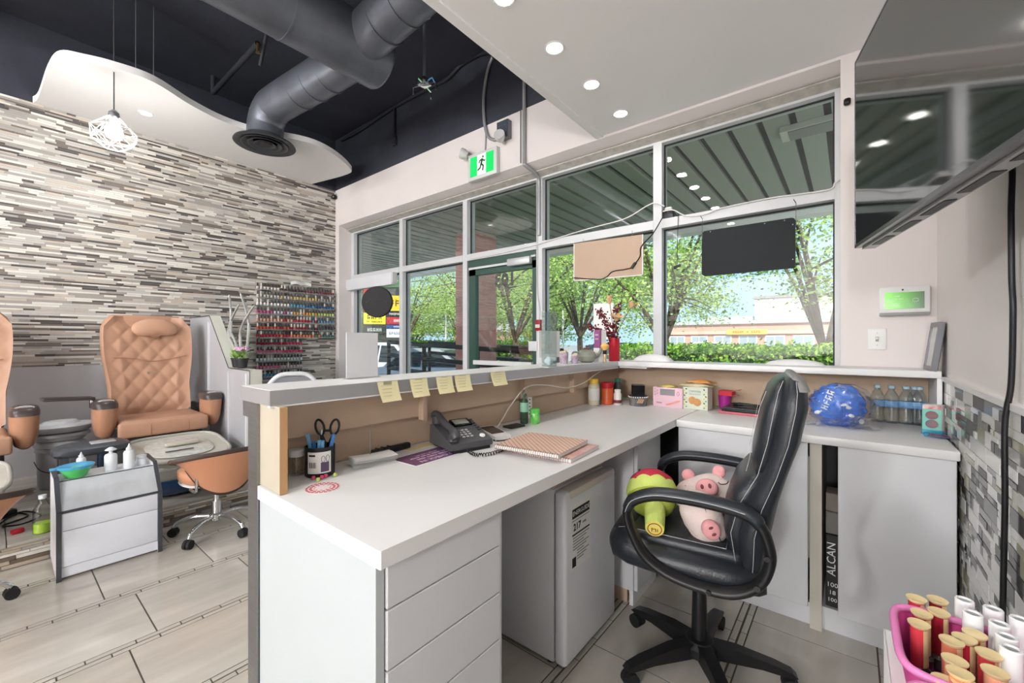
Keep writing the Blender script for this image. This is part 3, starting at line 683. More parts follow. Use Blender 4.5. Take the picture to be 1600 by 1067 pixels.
# ================================================================ pedicure area
TAN = M('tan_leather', (184, 142, 116), .42, noise=.06, nscale=5, bump=.08, bscale=150)
TANP = M('tan_plastic', (176, 130, 102), .3)
CHARP = M('charcoal_plastic', (70, 62, 60), .3)
ZP = .12
def quilt(yw, z0, z1, xf, wf):
    def fn(u, v):
        z = z0 + (z1 - z0) * v; y = (2 * u - 1) * wf(v)
        a = (y / .06 + z / .075); b = (y / .06 - z / .075)
        puff = .013 * (abs(math.sin(PI * a / 2)) * abs(math.sin(PI * b / 2))) ** .6
        edge = min(1, 6 * min(u, 1 - u), 7 * min(v, 1 - v))
        return (xf(v) + puff * edge - .035 * abs(2 * u - 1) ** 3 * -1 + .03 * abs(2 * u - 1) ** 4 - .03 * (1 - edge), y, z)
    return fn
def pedi_chair(label, loc):
    t = thing('pedicure_chair', label, 'spa chair', loc, 0, 'tan pedicure chairs')
    wf = lambda v: .255 + .035 * math.sin(min(1, max(0, (v - .35) / .65)) * PI * .8) - .02 * (v < .1)
    lv = [(.42 + .88 * v, -.16 - .16 * v - .02, .0 - .17 * v, wf(v) * (1 if v < .93 else .93 if v < .98 else .8)) for v in (0, .15, .3, .45, .6, .75, .88, .95, 1)]
    bk = obj('backrest', loft(G(), lv, 30, 4), TAN, t, 60)
    obj('quilted_pad', G().grid(quilt(.5, .43, 1.29, lambda v: .006 - .17 * v, lambda v: wf(v) * .985 * (1 if v < .9 else (1 - (v - .9) * 2))), 61, 81), TAN, bk, 70)
    obj('head_pillow', G().sph((-.095, .035, 1.185), (.04, .155, .09), 24, 14, Euler((0, R(-10), 0)), fn=lambda q: (q[0], q[1], q[2] - .45 * (q[2] < 0) * q[2] * (1 - abs(q[1] - .1)))), M('tan_pillow', (188, 146, 120), .45), bk, 80)
    obj('back_button', G().cyl((-.058, -.02, .82), (-.048, -.02, .82), .009, n=14), CHROME, bk)
    obj('fold_seam', G().tube(smoothpath([(-.045, -.23, .95), (-.07, -.1, .94), (-.068, .0, .915), (-.07, .12, .93), (-.045, .24, .96)], 5), .004, 6), M('tan_seam', (166, 122, 98), .6), bk)
    s = obj('seat', G().rbox((.21, 0, .462), (.42, .52, .075), .03, 4), TAN, t, 60)
    obj('seat_apron', G().rbox((.405, 0, .43), (.04, .545, .115), .018, 3), TAN, s, 60)
    for y in (-.09, .14): obj('seat_seam', G().tube([(.427, y, .375), (.428, y, .45), (.41, y, .492), (.35, y, .501)], .002, 5), MATS['tan_seam'], s)
    obj('chair_base', G().rbox((.15, 0, .33), (.52, .48, .09), .02).rbox((.02, 0, .145), (.42, .40, .285), .02), BLACK, t)
    for sg in (-1, 1):
        y = sg * .325; x = .30
        lv = [(.38, x - .10, x + .03, .02), (.40, x - .14, x + .06, .045), (.46, x - .15, x + .085, .062), (.55, x - .14, x + .10, .068), (.60, x - .13, x + .105, .068)]
        a = obj('armrest', loft(G(), lv, 24, 2.6).xf(Matrix.Translation((0, y, 0))), TANP, t, 60)
        obj('arm_cap', loft(G(), [(.60, x - .14, x + .108, .0695), (.63, x - .15, x + .10, .07), (.65, x - .15, x + .08, .062), (.656, x - .14, x + .05, .04)], 24, 3).xf(Matrix.Translation((0, y, 0))), CHARP, a, 60)
        obj('control_dial', G().lathe([(0, 0), (.034, 0), (.032, .006), (0, .009)], 20, (x + .05, y, .648), Euler((0, R(25), 0)), sy=1.35, sx=.8), M('silver_dial', (205, 206, 210), .2, .7), a)
        obj('arm_link', G().rbox((.04, sg * .30, .5), (.34, .03, .09), .012), BLACK, a)
    tr = obj('side_tray', G().rbox((.20, -.5, .672), (.11, .26, .018), .008, rot=Euler((R(-4), 0, R(8)))), CHARP, t)
    obj('tray_rim', G().tube([Vector((.20, -.5, .68)) + Euler((R(-4), 0, R(8))).to_matrix() @ Vector((a, b, 0)) for a, b in ((-.05, -.125), (.05, -.125), (.05, .125), (-.05, .125))], .006, 6, closed=True), CHARP, tr)
    obj('tray_post', G().cyl((.22, -.385, .60), (.22, -.385, .67), .014), CHROME, tr)
    return t
pc = pedi_chair('tan quilted pedicure chair standing next to the grey partition', (-4.5, .85, ZP))
dup(pc, None, location=(-4.5, -.18, ZP), label='tan quilted pedicure chair away from the grey partition, past the white buckets')

TUBC = glass('basin_plastic', (.80, .80, .76), 1.6, .10)
FROST = M('frosted_basin', (196, 195, 184), .25, alpha=1, noise=.1, nscale=10)
BLUEG = M('blue_glass', (30, 66, 112), .12, noise=.2, nscale=4, coat=.4)
def basin(label, y):
    t = thing('foot_basin', label, 'foot basin', (-3.76, y, ZP), 0, 'pedicure foot basins')
    lv = [(.14, -.2, .16, .20), (.2, -.24, .2, .245), (.30, -.26, .245, .265), (.315, -.265, .25, .27)]
    # rim slopes down to the front
    sh = Matrix(((1, 0, 0, 0), (0, 1, 0, 0), (-.16, 0, 1, 0), (0, 0, 0, 1)))
    tb = obj('tub', loft(G(), lv, 36, 4).xf(sh), FROST, t, 50)
    for k in range(40):
        pass
    obj('rim', G().tube([Vector((-.008 + .262 * math.copysign(abs(math.cos(q)) ** .5, math.cos(q)), .275 * math.copysign(abs(math.sin(q)) ** .5, math.sin(q)), .32 - .16 * (-.008 + .262 * math.copysign(abs(math.cos(q)) ** .5, math.cos(q))))) for q in [2 * PI * i / 48 for i in range(48)]], .012, 8, closed=True), M('rim_grey', (170, 168, 160), .25), tb, 60)
    obj('water_bowl', loft(G(), [(.322, -.2, .19, .19), (.325, -.19, .18, .18)], 36, 3).xf(sh), M('basin_inner', (214, 214, 206), .1, noise=.25, nscale=30), tb, 50)
    obj('foot_rest', G().rbox((-.02, .02, .345), (.05, .2, .025), .01, 3), M('basin_pad', (188, 184, 170), .4), tb)
    obj('drain_slot', G().box(.08, .095, -.10, .06, .317, .32), BLACK, tb, 0)
    obj('blue_base', loft(G(), [(0, -.12, .06, .10), (.03, -.17, .13, .17), (.09, -.2, .19, .215), (.139, -.21, .2, .22)], 36, 2.8), BLUEG, t, 60)
    obj('jet_tray', G().rbox((.13, .02, .21), (.2, .4, .07), .03, 3).xf(Matrix.Translation((0, 0, .03))), M('quilted_clear', (200, 200, 194), .3, bump=1, bscale=55), tb)
    return t
bn = basin('clear grey foot basin with a blue base in front of the chair by the partition', .86)
dup(bn, None, location=(-3.74, -.2, ZP), label='clear grey foot basin seen behind the stool, before the chair past the buckets')

# ---- white buckets and small gear on the platform
WPL = M('white_plastic', (214, 217, 220), .35)
bk_ = thing('lidded_bucket', 'white round plastic bucket with a lid between the pedicure chairs', 'bucket', (-4.62, .335, ZP))
obj('bucket_body', G().lathe([(.10, 0), (.115, .02), (.125, .27), (.132, .27), (.132, .29), (.125, .30)], 28), M('bucket_grey', (190, 192, 196), .4), bk_)
obj('bucket_lid', G().lathe([(.128, .301), (.136, .305), (.136, .325), (.11, .34), (0, .345)], 28), WPL, bk_)
obj('bail_handle', G().tube(smoothpath([(-.02, -.13, .2), (.1, -.1, .15), (.135, 0, .12), (.1, .1, .15), (-.02, .13, .2)], 6), .003, 6), BLACK, bk_)
dsh = thing('wash_bowl', 'white oval wash bowl stacked upside down on the lidded bucket', 'bowl', (-4.62, .335, ZP + .346))
obj('bowl_shell', G().lathe([(.0, .0), (.12, .0), (.13, .02), (.15, .03), (.145, .05), (.0, .06)], 30, sx=.8, sy=1.1), WPL, dsh)
dsh2 = thing('wash_bowl', 'wide white wash bowl on top of the stacked bowls', 'bowl', (-4.62, .335, ZP + .407))
obj('bowl_shell', G().lathe([(0, 0), (.14, .001), (.175, .03), (.18, .045), (.17, .055), (.10, .06), (.08, .08), (0, .085)], 30, sx=.85, sy=1.1), WPL, dsh2)
fp = thing('foot_stool', 'dark grey plastic foot rest behind the white trolley', 'foot rest', (-3.84, .42, ZP))
obj('pad', loft(G(), [(.36, -.12, .10, .17), (.38, -.14, .12, .185), (.405, -.14, .12, .18), (.42, -.12, .1, .15)], 28, 3.4), M('slate_plastic', (66, 70, 76), .35), fp, 50)
obj('pad_inset', G().rbox((-.0, .05, .421), (.1, .12, .008), .003), M('inset_grey', (170, 175, 178), .3), fp)
for a in (-.1, .05):
    for b in (-.15, .11): obj('leg', G().box(a, a + .04, b, b + .04, 0, .362), GREYD, fp, 0)
jg = thing('cleaner_jug', 'clear spray jug with lime green liquid behind the trolley', 'bottle', (-3.57, .19, ZP))
obj('jug', G().lathe([(.034, 0), (.038, .004), (.038, .13), (.018, .17), (.015, .19)], 20), CLEARP, jg)
obj('liquid', G().lathe([(.035, .003), (.0365, .006), (.0365, .055), (0, .0552)], 20), M('lime_liquid', (186, 226, 60), .15), jg)
obj('jug_cap', G().cyl((0, 0, .19), (0, 0, .21), .017), WPL, jg)
wire('floor_cable', [(-4.1, .1, ZP + .006), (-3.95, .15, ZP + .006), (-3.85, .05, ZP + .006), (-3.75, .12, ZP + .02), (-3.9, .2, ZP + .006), (-4.05, .12, ZP + .012), (-3.8, .0, ZP + .006)], .005, BLACK, 'tangled black power cable on the platform by the buckets')
one('power_strip', G().rbox((0, 0, .02), (.07, .28, .04), .008), BLACK, 'black power strip lying on the platform behind the cables', 'power strip', loc=(-4.02, -.03, ZP), rotz=R(20))
one('power_plug', G().rbox((0, 0, .012), (.03, .05, .024), .006), RED, 'red power plug on the platform edge by the stool', 'plug', loc=(-3.66, .10, ZP), rotz=R(20))
bl = thing('polish_remover_bottle', 'small dark blue bottle standing beside the pedicure chair base', 'bottle', (-4.30, .525, ZP))
obj('bottle_body', G().lathe([(.028, 0), (.03, .005), (.03, .33), (.015, .36), (.014, .375)], 16), M('navy_bottle', (40, 60, 84), .25), bl)
obj('bottle_cap', G().cyl((0, 0, .375), (0, 0, .395), .015), BLACK, bl)

# ---- grey partition with plants
pt = thing('partition', 'grey divider panel with a sloping top beside the pedicure chair', 'partition', (-4.3, 1.29, ZP))
GREYP = M('divider_grey', (176, 176, 180), .45, noise=.05, nscale=3)
pp = [(-5.108, .12), (-3.58, .12), (-3.58, .972), (-4.036, .978), (-4.52, 1.43), (-5.108, 1.43)]
obj('panel', rel(pt, G().prism(pp, 1.252, 1.333, lambda a, b, h: (a, h, b))), GREYP, pt, 0)
def edge_strip(a, b, th=.006):
    d = Vector((b[0] - a[0], 0, b[1] - a[1])); n = Vector((-d.z, 0, d.x)).normalized() * -th
    if n.z < 0 and abs(n.z) > .001: n = -n
    if abs(d.x) < .01: n = Vector((th, 0, 0))
    return [(a[0], a[1]), (b[0], b[1]), (b[0] + n.x, b[1] + n.z), (a[0] + n.x, a[1] + n.z)]
for i, (a, b) in enumerate(((pp[1], pp[2]), (pp[2], pp[3]), (pp[3], pp[4]), (pp[4], pp[5]))):
    obj('capping', rel(pt, G().prism(edge_strip(a, b), 1.25, 1.335, lambda a, b, h: (a, h, b))), M('capping_cream', (206, 206, 194), .4), pt, 0)
    obj('dark_edge', rel(pt, G().prism(edge_strip(a, b, .007), 1.247, 1.2499, lambda a, b, h: (a, h, b))), GREYD, pt, 0)
obj('batten', rel(pt, G().box(-4.02, -4.0, 1.238, 1.2515, .12, .95).box(-4.53, -4.51, 1.238, 1.2515, .12, 1.38).box(-3.64, -3.61, 1.238, 1.2515, .12, .95)), M('batten_white', (212, 212, 216), .4), pt, 0)
ZPT = .986
LEAF = M('leaf_green', (96, 140, 62), .6); LEAF2 = M('leaf_green_light', (150, 182, 96), .6); BLOOM = M('pink_bloom', (206, 160, 190), .7)
def potplant(label, x, y, blooms, seed):
    t = thing('potted_plant', label, 'potted plant', (x, y, ZPT)); r_ = random.Random(seed)
    obj('pot', G().lathe([(.03, 0), (.036, .004), (.046, .065), (.05, .066), (.05, .078), (.044, .078), (.042, .07), (0, .068)], 20), M('black_pot', (40, 42, 44), .5), t)
    g = G(); gb = G()
    for k in range(90):
        an = r_.random() * 2 * PI; rr = r_.random() ** .6 * .075; z = .075 + r_.random() * .06
        c = Vector((rr * math.cos(an), rr * math.sin(an) * .6, z)); d = Vector((math.cos(an), math.sin(an) * .6, r_.uniform(.2, 1.2))).normalized(); s = d.orthogonal().normalized() * .006
        l = r_.uniform(.02, .035)
        g.add([c - d * l * .3, c + s, c + d * l, c - s], [(0, 1, 2, 3)], r_.randrange(2))
    o = obj('foliage', g, [LEAF, LEAF2], t, 0); o['kind'] = 'stuff'
    if blooms:
        for k in range(blooms):
            an = r_.random() * 2 * PI; rr = r_.random() ** .5 * .075
            gb.sph((rr * math.cos(an), rr * math.sin(an) * .6, .14 + r_.random() * .025), .011, 7, 5)
        o = obj('blossoms', gb, BLOOM, t, 60); o['kind'] = 'stuff'
    return t
potplant('black pot of pink flowers on the grey partition shelf', -3.86, 1.29, 26, 1)
potplant('smaller black pot of plain green leaves behind the pink flowers', -3.985, 1.30, 0, 2)
ct = thing('twig_ornament', 'curved chrome twig ornament behind the potted plants', 'ornament', (-3.93, 1.31, .986))
for p0, p1, p2 in (((.05, 0, 0), (-.02, 0, .3), (.27, 0, .5)), ((.06, 0, 0), (.1, .02, .35), (-.05, .01, .62)), ((.0, 0, .05), (-.3, 0, .3), (-.05, .0, .53)), ((.03, 0, .02), (-.16, .01, .2), (-.28, .0, .32)), ((-.25, 0, .25), (-.24, 0, .45), (-.28, 0, .62))):
    obj('twig', G().tube(smoothpath([p0, p1, p2], 8), [.015] * 8 + [.012] * 8 + [.005], 8, flat=.7), M('polished_twig', (226, 226, 224), .18, .55), ct, 60)
obj('ornament_foot', G().cyl((.03, 0, 0), (.03, 0, .008), .02), CHROME, ct)

# ---- white trolley
tl = thing('trolley', 'low white spa trolley with dark edging and bottles on top', 'trolley', (-3.245, .415, 0))
DKE = M('dark_edging', (64, 66, 72), .4)
side = [(-.165, .03), (.172, .0), (.172, .345), (.05, .49), (-.165, .50)]
for y, nm in ((-.205, -1), (.19, 1)):
    s = obj('side_panel', G().prism(side, y, y + .015, lambda a, b, h: (a, h, b)), WHITE, tl, 0)
    ed = G()
    for a, b in zip(side[1:4], side[2:5]): ed.prism(edge_strip(a, b, .005), y - .002, y + .017, lambda a, b, h: (a, h, b))
    obj('edging', ed, DKE, s, 0)
TRW = M('trolley_white', (220, 224, 232), .25)
obj('trolley_body', G().box(-.16, .15, -.189, .189, .03, .335), TRW, tl, 0)
obj('drawer_front', G().rbox((.16, 0, .29), (.018, .376, .088), .003), TRW, tl)
obj('door_front', G().rbox((.16, 0, .155), (.018, .376, .178), .003), TRW, tl)
obj('plinth', G().box(.145, .16, -.189, .189, .012, .062), TRW, tl, 0)
obj('front_edging', G().box(.15, .173, -.19, .19, .338, .348), DKE, tl, 0)
obj('marble_shelf', G().box(-.16, .15, -.189, .189, .336, .35), M('marble_and_sheen_grey', (196, 200, 204), .2, noise=.18, nscale=5, stretch=(1, 3, 1)), tl, 0)
obj('rear_panel', G().box(-.16, -.152, -.189, .189, .35, .455), TRW, tl, 0)
obj('slanted_screen', G().prism([(.165, .349), (.169, .349), (.054, .47), (.05, .47)], -.189, .189, lambda a, b, h: (a, h, b)), MATS['marble_and_sheen_grey'], tl, 0)  # opaque panel; reflection-like streaks are put into its colour
obj('top_shelf', G().box(-.16, .045, -.189, .189, .455, .468), M('top_shelf_white', (216, 220, 224), .3), tl, 0)
obj('shelf_edging', G().box(.045, .053, -.189, .189, .455, .474), DKE, tl, 0)
for sx_ in (-1,): obj('caster', G().cyl((-.13, -.16, .015), (-.13, -.14, .015), .015).cyl((-.13, .14, .015), (-.13, .16, .015), .015), BLACKR, tl)
ZT = .468
def at(x, y): return (-3.245 + x, .415 + y, ZT)
bw = thing('bowl', 'clear bowl of green liquid with a blue rim on the trolley', 'bowl', at(-.02, -.12))
obj('bowl_wall', G().lathe([(.035, 0), (.04, .003), (.064, .05), (.066, .055)], 26), M('green_bowl', (92, 205, 110), .2), bw)
obj('blue_rim', G().lathe([(.062, .05), (.072, .052), (.074, .064), (.066, .066), (.05, .06), (0, .052)], 26), M('blue_rim_plastic', (70, 160, 205), .25), bw)
obj('rim_spout', G().rbox((.0, -.083, .058), (.025, .03, .012), .004), MATS['blue_rim_plastic'], bw)
MILK = M('milky_plastic', (222, 226, 230), .35)
def pump(label, x, y, h, r, kind):
    t = thing('lotion_bottle', label, 'bottle', at(x, y))
    obj('bottle_body', G().lathe([(r * .9, 0), (r, .005), (r, h * .62), (r * .85, h * .7), (r * .4, h * .74)], 18), MILK, t)
    if kind == 'pump': obj('pump_head', G().cyl((0, 0, h * .74), (0, 0, h * .86), r * .3, n=10).lathe([(r * .7, h * .86), (r * .95, h * .88), (r * .9, h * .9), (r * .3, h)], 14), WPL, t)
    else: obj('nozzle', G().lathe([(r * .55, h * .74), (r * .55, h * .82), (r * .3, h * .86), (r * .08, h)], 14), WPL, t)
pump('white pump bottle with a round disc top on the trolley', -.04, .02, .13, .028, 'pump')
pump('white squeeze bottle with a pointed nozzle on the trolley', -.02, .095, .14, .026, 'nozzle')
pump('short white squeeze bottle behind the green bowl on the trolley', -.13, -.09, .11, .02, 'nozzle')
wj = thing('cotton_jar', 'short white jar at the end of the trolley top', 'jar', at(-.05, .155))
obj('jar_body', G().lathe([(.024, 0), (.026, .004), (.026, .035), (.022, .04)], 16), MILK, wj); obj('jar_lid', G().cyl((0, 0, .04), (0, 0, .055), .024), WPL, wj)
tt = thing('teal_tube', 'small blue tube behind the white jar on the trolley', 'tube', at(-.12, .11))
obj('tube_body', G().cyl((0, 0, 0), (0, 0, .07), .013), M('teal_plastic', (74, 120, 150), .3), tt); obj('tube_cap', G().cyl((0, 0, .07), (0, 0, .085), .009), WPL, tt)

# ---- salon stools
def stool(label, loc, rz):
    t = thing('salon_stool', label, 'stool', loc, rz, 'tan salon stools')
    # local +x is the back of the stool
    def sh(off):
        def fn(u, v):
            y = (2 * u - 1) * .25; th = y / .28
            lo = .295 + .20 * abs(2 * u - 1) ** 2.2; hi = .555 - .03 * abs(2 * u - 1) ** 2
            z = lo + (hi - lo) * v if hi > lo else hi
            r = .26 + off + .06 * v - .03 * (1 - v)
            return (-.03 + r * math.cos(th), r * math.sin(th) * 1.08, z)
        return fn
    ORG = M('tan_stool_vinyl', (192, 136, 104), .4)
    g = G().grid(sh(.012), 25, 9); n = len(g.v); g.grid(sh(-.014), 25, 9)
    bk = obj('backrest', g, ORG, t, 60)
    e = [Vector(sh(0)(i / 24, 1)) for i in range(25)] + [Vector(sh(0)(1 - i / 24, 0)) for i in range(25)]
    obj('piping', G().tube(e, .0145, 6, closed=True), M('brown_piping', (66, 50, 44), .5), bk, 60)
    s = obj('seat', loft(G(), [(.34, -.2, .13, .16), (.36, -.22, .16, .185), (.4, -.22, .16, .185), (.415, -.2, .13, .165)], 28, 2.6), ORG, t, 60)
    obj('seat_trim', loft(G(), [(.322, -.17, .12, .16), (.335, -.205, .15, .18), (.34, -.2, .145, .175)], 28, 2.6), WPL, s, 60)
    for q in (-1, 1): obj('back_bracket', G().tube(smoothpath([(.1, q * .16, .33), (.17, q * .15, .33), (.185, q * .15, .42)], 5), .008, 6), CHROME, t)
    obj('gas_column', G().cyl((0, 0, .1), (0, 0, .2), .027).cyl((0, 0, .2), (0, 0, .325), .015), CHROME, t)
    hb = obj('hub', G().lathe([(.02, .075), (.036, .08), (.038, .115), (.028, .125), (0, .125)], 18), CHROME, t)
    for k in range(5):
        an = R(72 * k + 20); c, s_ = math.cos(an), math.sin(an)
        l = obj('star_leg', G().tube(smoothpath([(c * .02, s_ * .02, .105), (c * .12, s_ * .12, .108), (c * .2, s_ * .2, .085), (c * .225, s_ * .225, .055)], 5), .0125, 8), CHROME, t, 60)
        g = G()
        for q in (-.011, .011): g.cyl((c * .228 - s_ * (q - .008), s_ * .228 + c * (q - .008), .026), (c * .228 - s_ * (q + .008), s_ * .228 + c * (q + .008), .026), .026, n=16)
        obj('caster', g.cyl((c * .228, s_ * .228, .03), (c * .228, s_ * .228, .058), .008), BLACKR, l)
    return t
s1 = stool('tan salon stool beside the white trolley, nearer the reception counter', (-3.12, .90, 0), 0)
dup(s1, None, location=(-3.02, -.16, 0), rotation_euler=(0, 0, R(6)), label='tan salon stool in front of the chair past the buckets')

# ---- nail polish rack on the left wall
rk = thing('polish_rack', 'clear acrylic wall rack of nail polish on the mosaic wall', 'rack', (XL + .006, 2.3, .8))
ry0, rp = 1.845, .0885
rowz = [.805 + rp * k for k in range(12)]
for k, z in enumerate(rowz):
    y1 = 2.75 if k >= 5 else 2.33
    obj('shelf', rel(rk, G().box(XL + .006, XL + .06, ry0 - .01, y1, z - .003, z))  , M('acrylic_white', (200, 202, 204), .2), rk, 0)
    obj('shelf_lip', rel(rk, G().box(XL + .058, XL + .06, ry0 - .01, y1, z, z + .010)), CLEARP, rk, 0)
obj('upright', rel(rk, G().box(XL + .0045, XL + .008, ry0 + .02, ry0 + .04, .80, 1.83).box(XL + .0045, XL + .008, 2.29, 2.31, .80, 1.83).box(XL + .0045, XL + .008, 2.7, 2.72, 1.24, 1.83)), CLEARP, rk, 0)
def bset(cols): return [M('polish_%d_%d_%d' % c, c, .12) for c in cols]
pal = {11: bset([(215, 205, 200), (60, 30, 36), (120, 40, 50)]), 10: bset([(200, 195, 190), (205, 180, 110), (170, 160, 150)]), 9: bset([(225, 222, 218), (90, 160, 190), (40, 90, 150)]),
       8: bset([(190, 80, 130), (200, 200, 215), (225, 160, 60), (200, 215, 120)]), 7: bset([(215, 160, 140), (180, 50, 60), (90, 140, 170)]), 6: bset([(205, 80, 70), (150, 30, 45), (80, 90, 90)]),
       5: bset([(175, 40, 60), (225, 120, 80), (70, 120, 100)]), 4: bset([(150, 30, 60), (190, 50, 90)]), 3: bset([(215, 110, 150), (200, 60, 100)]), 2: bset([(215, 222, 226), (190, 205, 215)]), 1: bset([(220, 120, 160), (210, 190, 200)]), 0: bset([(70, 150, 200), (50, 110, 160)])}
CAPB = M('cap_black', (34, 34, 38), .3); CAPW = M('cap_cream', (214, 208, 196), .3)
ROWN = ['lowest', 'second lowest', 'third lowest', 'fourth lowest', 'fifth lowest', 'sixth lowest', 'seventh shelf up', 'fifth from top', 'fourth from top', 'third from top', 'second from top', 'topmost']
def cname(m):
    r, g, b = [int(q) for q in m.name.split('_')[1:]]
    if max(r, g, b) - min(r, g, b) < 34: return 'pale' if r > 180 else 'grey'
    if r > 190 and g > 170: return 'yellow'
    if r > 200 and g > 100 and b < 110: return 'orange'
    if r > g + 40: return ('pink' if b > 95 else 'dark red' if r < 140 else 'red')
    return 'blue' if b > g else 'green'
CNAME = {m.name: cname(m) for q in pal.values() for m in q}
bcache = {}
def pbottle(m, c):
    k = (m.name, c.name)
    if k not in bcache:
        bcache[k] = mesh(G().lathe([(.012, 0), (.0145, .002), (.0145, .030), (.007, .035)], 8).lathe([(.0085, .033), (.0088, .035), (.0075, .069), (.006, .07)], 8, m=1), 'nail_polish', [m, c], 50)
    return bcache[k]
nb = 0
for k in range(12):
    n = 25 if k >= 5 else 14
    P_ = pal[k]
    for i in range(n):
        f = i / n; ci = min(len(P_) - 1, int(f * len(P_) + rnd.uniform(-.35, .35))); ci = max(0, ci)
        o = obj('nail_polish', pbottle(P_[ci], CAPB if rnd.random() < .74 else CAPW), None, None, loc=(XL + .034, ry0 + .008 + i * .0362 + rnd.uniform(-.002, .002), rowz[k]))
        s = 'shelf' if 'shelf' not in ROWN[k] else ''
        cn_ = o.data.materials[0].name + o.data.materials[1].name
        tag(o, CNAME[o.data.materials[0].name] + ' polish with a ' + ('black' if 'black' in cn_ else 'cream') + ' cap on the ' + (ROWN[k] + ' ' + s).strip() + ' of the wall rack', 'nail polish', 'nail polish on the wall rack, ' + ROWN[k]); nb += 1
one('rack_sign', G().grid(lambda u, v: (.004 + .012 * math.sin(u * PI * 2), u * .24 - .12, v * .035 + .012 * abs(math.sin(u * PI * 2))), 17, 3).grid(lambda u, v: (.001 + .012 * math.sin(u * PI * 2), u * .24 - .12, v * .035 + .012 * abs(math.sin(u * PI * 2))), 17, 3), PAPER, 'white wavy card fixed above the polish rack', 'sign', loc=(XL + .02, 2.33, 1.865))

# ---- white waiting chair behind the counter
wc = thing('waiting_chair', 'white chair with a grey mesh back peeking over the counter ledge', 'chair', (-3.19, 1.42, 0), R(-20))
obj('back_rim', G().tube(smoothpath([(-.2, -.2, .5), (-.24, -.21, .76), (-.25, -.12, .92), (-.25, 0, .945), (-.25, .12, .92), (-.24, .21, .76), (-.2, .2, .5)], 6), .018, 8), WPL, wc, 60)
obj('mesh_back', G().grid(lambda u, v: (-.2 - .045 * v, (2 * u - 1) * .19 * (1 - .35 * v ** 4), .5 + .425 * v), 9, 9), M('grey_mesh', (128, 130, 134), .7), wc, 60)
obj('seat', G().rbox((0, 0, .44), (.44, .42, .05), .02, 3), WPL, wc)
for x in (-.17, .17):
    for y in (-.17, .17): obj('leg', G().cyl((x, y, .42), (x * 1.15, y * 1.15, 0), .014), CHROME, wc)
# ================================================================ things on the desk
def depth(p): return -.6266 * p[0] + .7793 * p[1]
def sz(p, n): return n * depth(p) / 657          # n pixels at that distance, in metres
jp = onZ(463, 741, ZD)
jr = thing('toothpick_jar', 'small clear jar with a white lid beside the pen cup', 'jar', jp)
obj('jar_glass', G().lathe([(.018, 0), (.02, .003), (.02, .05), (.018, .054)], 20), CLEARP, jr)
obj('jar_lid', G().lathe([(.021, .054), (.022, .056), (.022, .07), (.019, .073), (0, .073)], 20), WPL, jr)
obj('toothpicks', G().cyl((-.008, 0, .002), (.012, .004, .045), .0015, n=5).cyl((.008, -.004, .002), (-.01, .004, .046), .0015, n=5).cyl((0, .008, .002), (.004, -.01, .045), .0015, n=5).cyl((.01, .004, .002), (0, .01, .04), .0015, n=5), M('toothpick_wood', (205, 178, 140), .7), jr)
cpz = onZ(500, 741, ZD)
cu_ = thing('pen_cup', 'black round pen cup with a printed label', 'pen cup', cpz)
obj('cup_wall', G().lathe([(.036, .0), (.04, .003), (.041, .085), (.038, .085), (.037, .006), (0, .006)], 28), BLACK, cu_)
th0 = math.atan2(-cpz.y, -cpz.x)
def arc(r, a0, a1, z0, z1, n=10):
    return G().grid(lambda u, v: (r * math.cos(th0 + a0 + (a1 - a0) * u), r * math.sin(th0 + a0 + (a1 - a0) * u), z0 + (z1 - z0) * v), n, 2)
lbp = obj('label', arc(.0415, -.85, .75, .014, .074), PAPER, cu_)
obj('label_print', arc(.0418, -.75, -.3, .062, .067, 4), INK, lbp)
for k in range(9): obj('barcode_bar', arc(.0418, -.72 + .055 * k, -.72 + .055 * k + (.022 if k % 3 else .04), .03, .046, 2), INK, lbp)
obj('label_photo', arc(.0418, .05, .6, .018, .045, 5), M('label_purple', (92, 78, 104), .6), lbp)
obj('label_scissors', G().tube([Vector((.0419 * math.cos(th0 + .2 + .12 * math.cos(x)), .0419 * math.sin(th0 + .2 + .12 * math.cos(x)), .054 + .009 * math.sin(x))) for x in [2 * PI * i / 12 for i in range(12)]], .0006, 4, closed=True).tube([Vector((.0419 * math.cos(th0 + .5 + .12 * math.cos(x)), .0419 * math.sin(th0 + .5 + .12 * math.cos(x)), .055 + .009 * math.sin(x))) for x in [2 * PI * i / 12 for i in range(12)]], .0006, 4, closed=True), INK, lbp)
PB = M('pen_blue', (60, 130, 205), .3); PBL = M('pen_light_blue', (120, 182, 226), .25)
vr = Vector((.7793, .6266, 0)); vf = Vector((-.6266, .7793, 0))
pens = [(-.026, .0, -.01, .118, PBL, 'light blue pen leaning on the far left of the cup rim'), (-.013, -.005, -.003, .098, PB, 'royal blue pen with the lowest cap in the cup'), (.004, -.022, .004, .105, PBL, 'light blue pen in the front middle of the cup'), (.014, -.02, .003, .103, PBL, 'light blue pen beside the scissors blade in the cup'), (.026, -.004, .016, .118, PB, 'blue pen tilted outward under the scissors handle')]
for a, b, lean, h, m, lab in pens:
    p0 = cpz + vr * (a * .6) + vf * b * .6 + Vector((0, 0, .008)); p1 = cpz + vr * (a + lean) + vf * b + Vector((0, 0, h))
    t = thing('pen', lab, 'pen', p0); L = p1 - p0
    obj('barrel', G().cyl((0, 0, 0), L * .6, .0042, n=10), CLEARP if m is PBL else PB, t); obj('pen_cap', G().cyl(L * .6, L, .0055, .005, n=10), m, t)
    obj('pen_clip', G().tube([L * .98 - vf * .006, L * .75 - vf * .0068], .0015, 5), m, t)
p0 = cpz + vf * .01; t = thing('pen', 'black pen with a silver end standing in the pen cup', 'pen', p0 + Vector((0, 0, .008)))
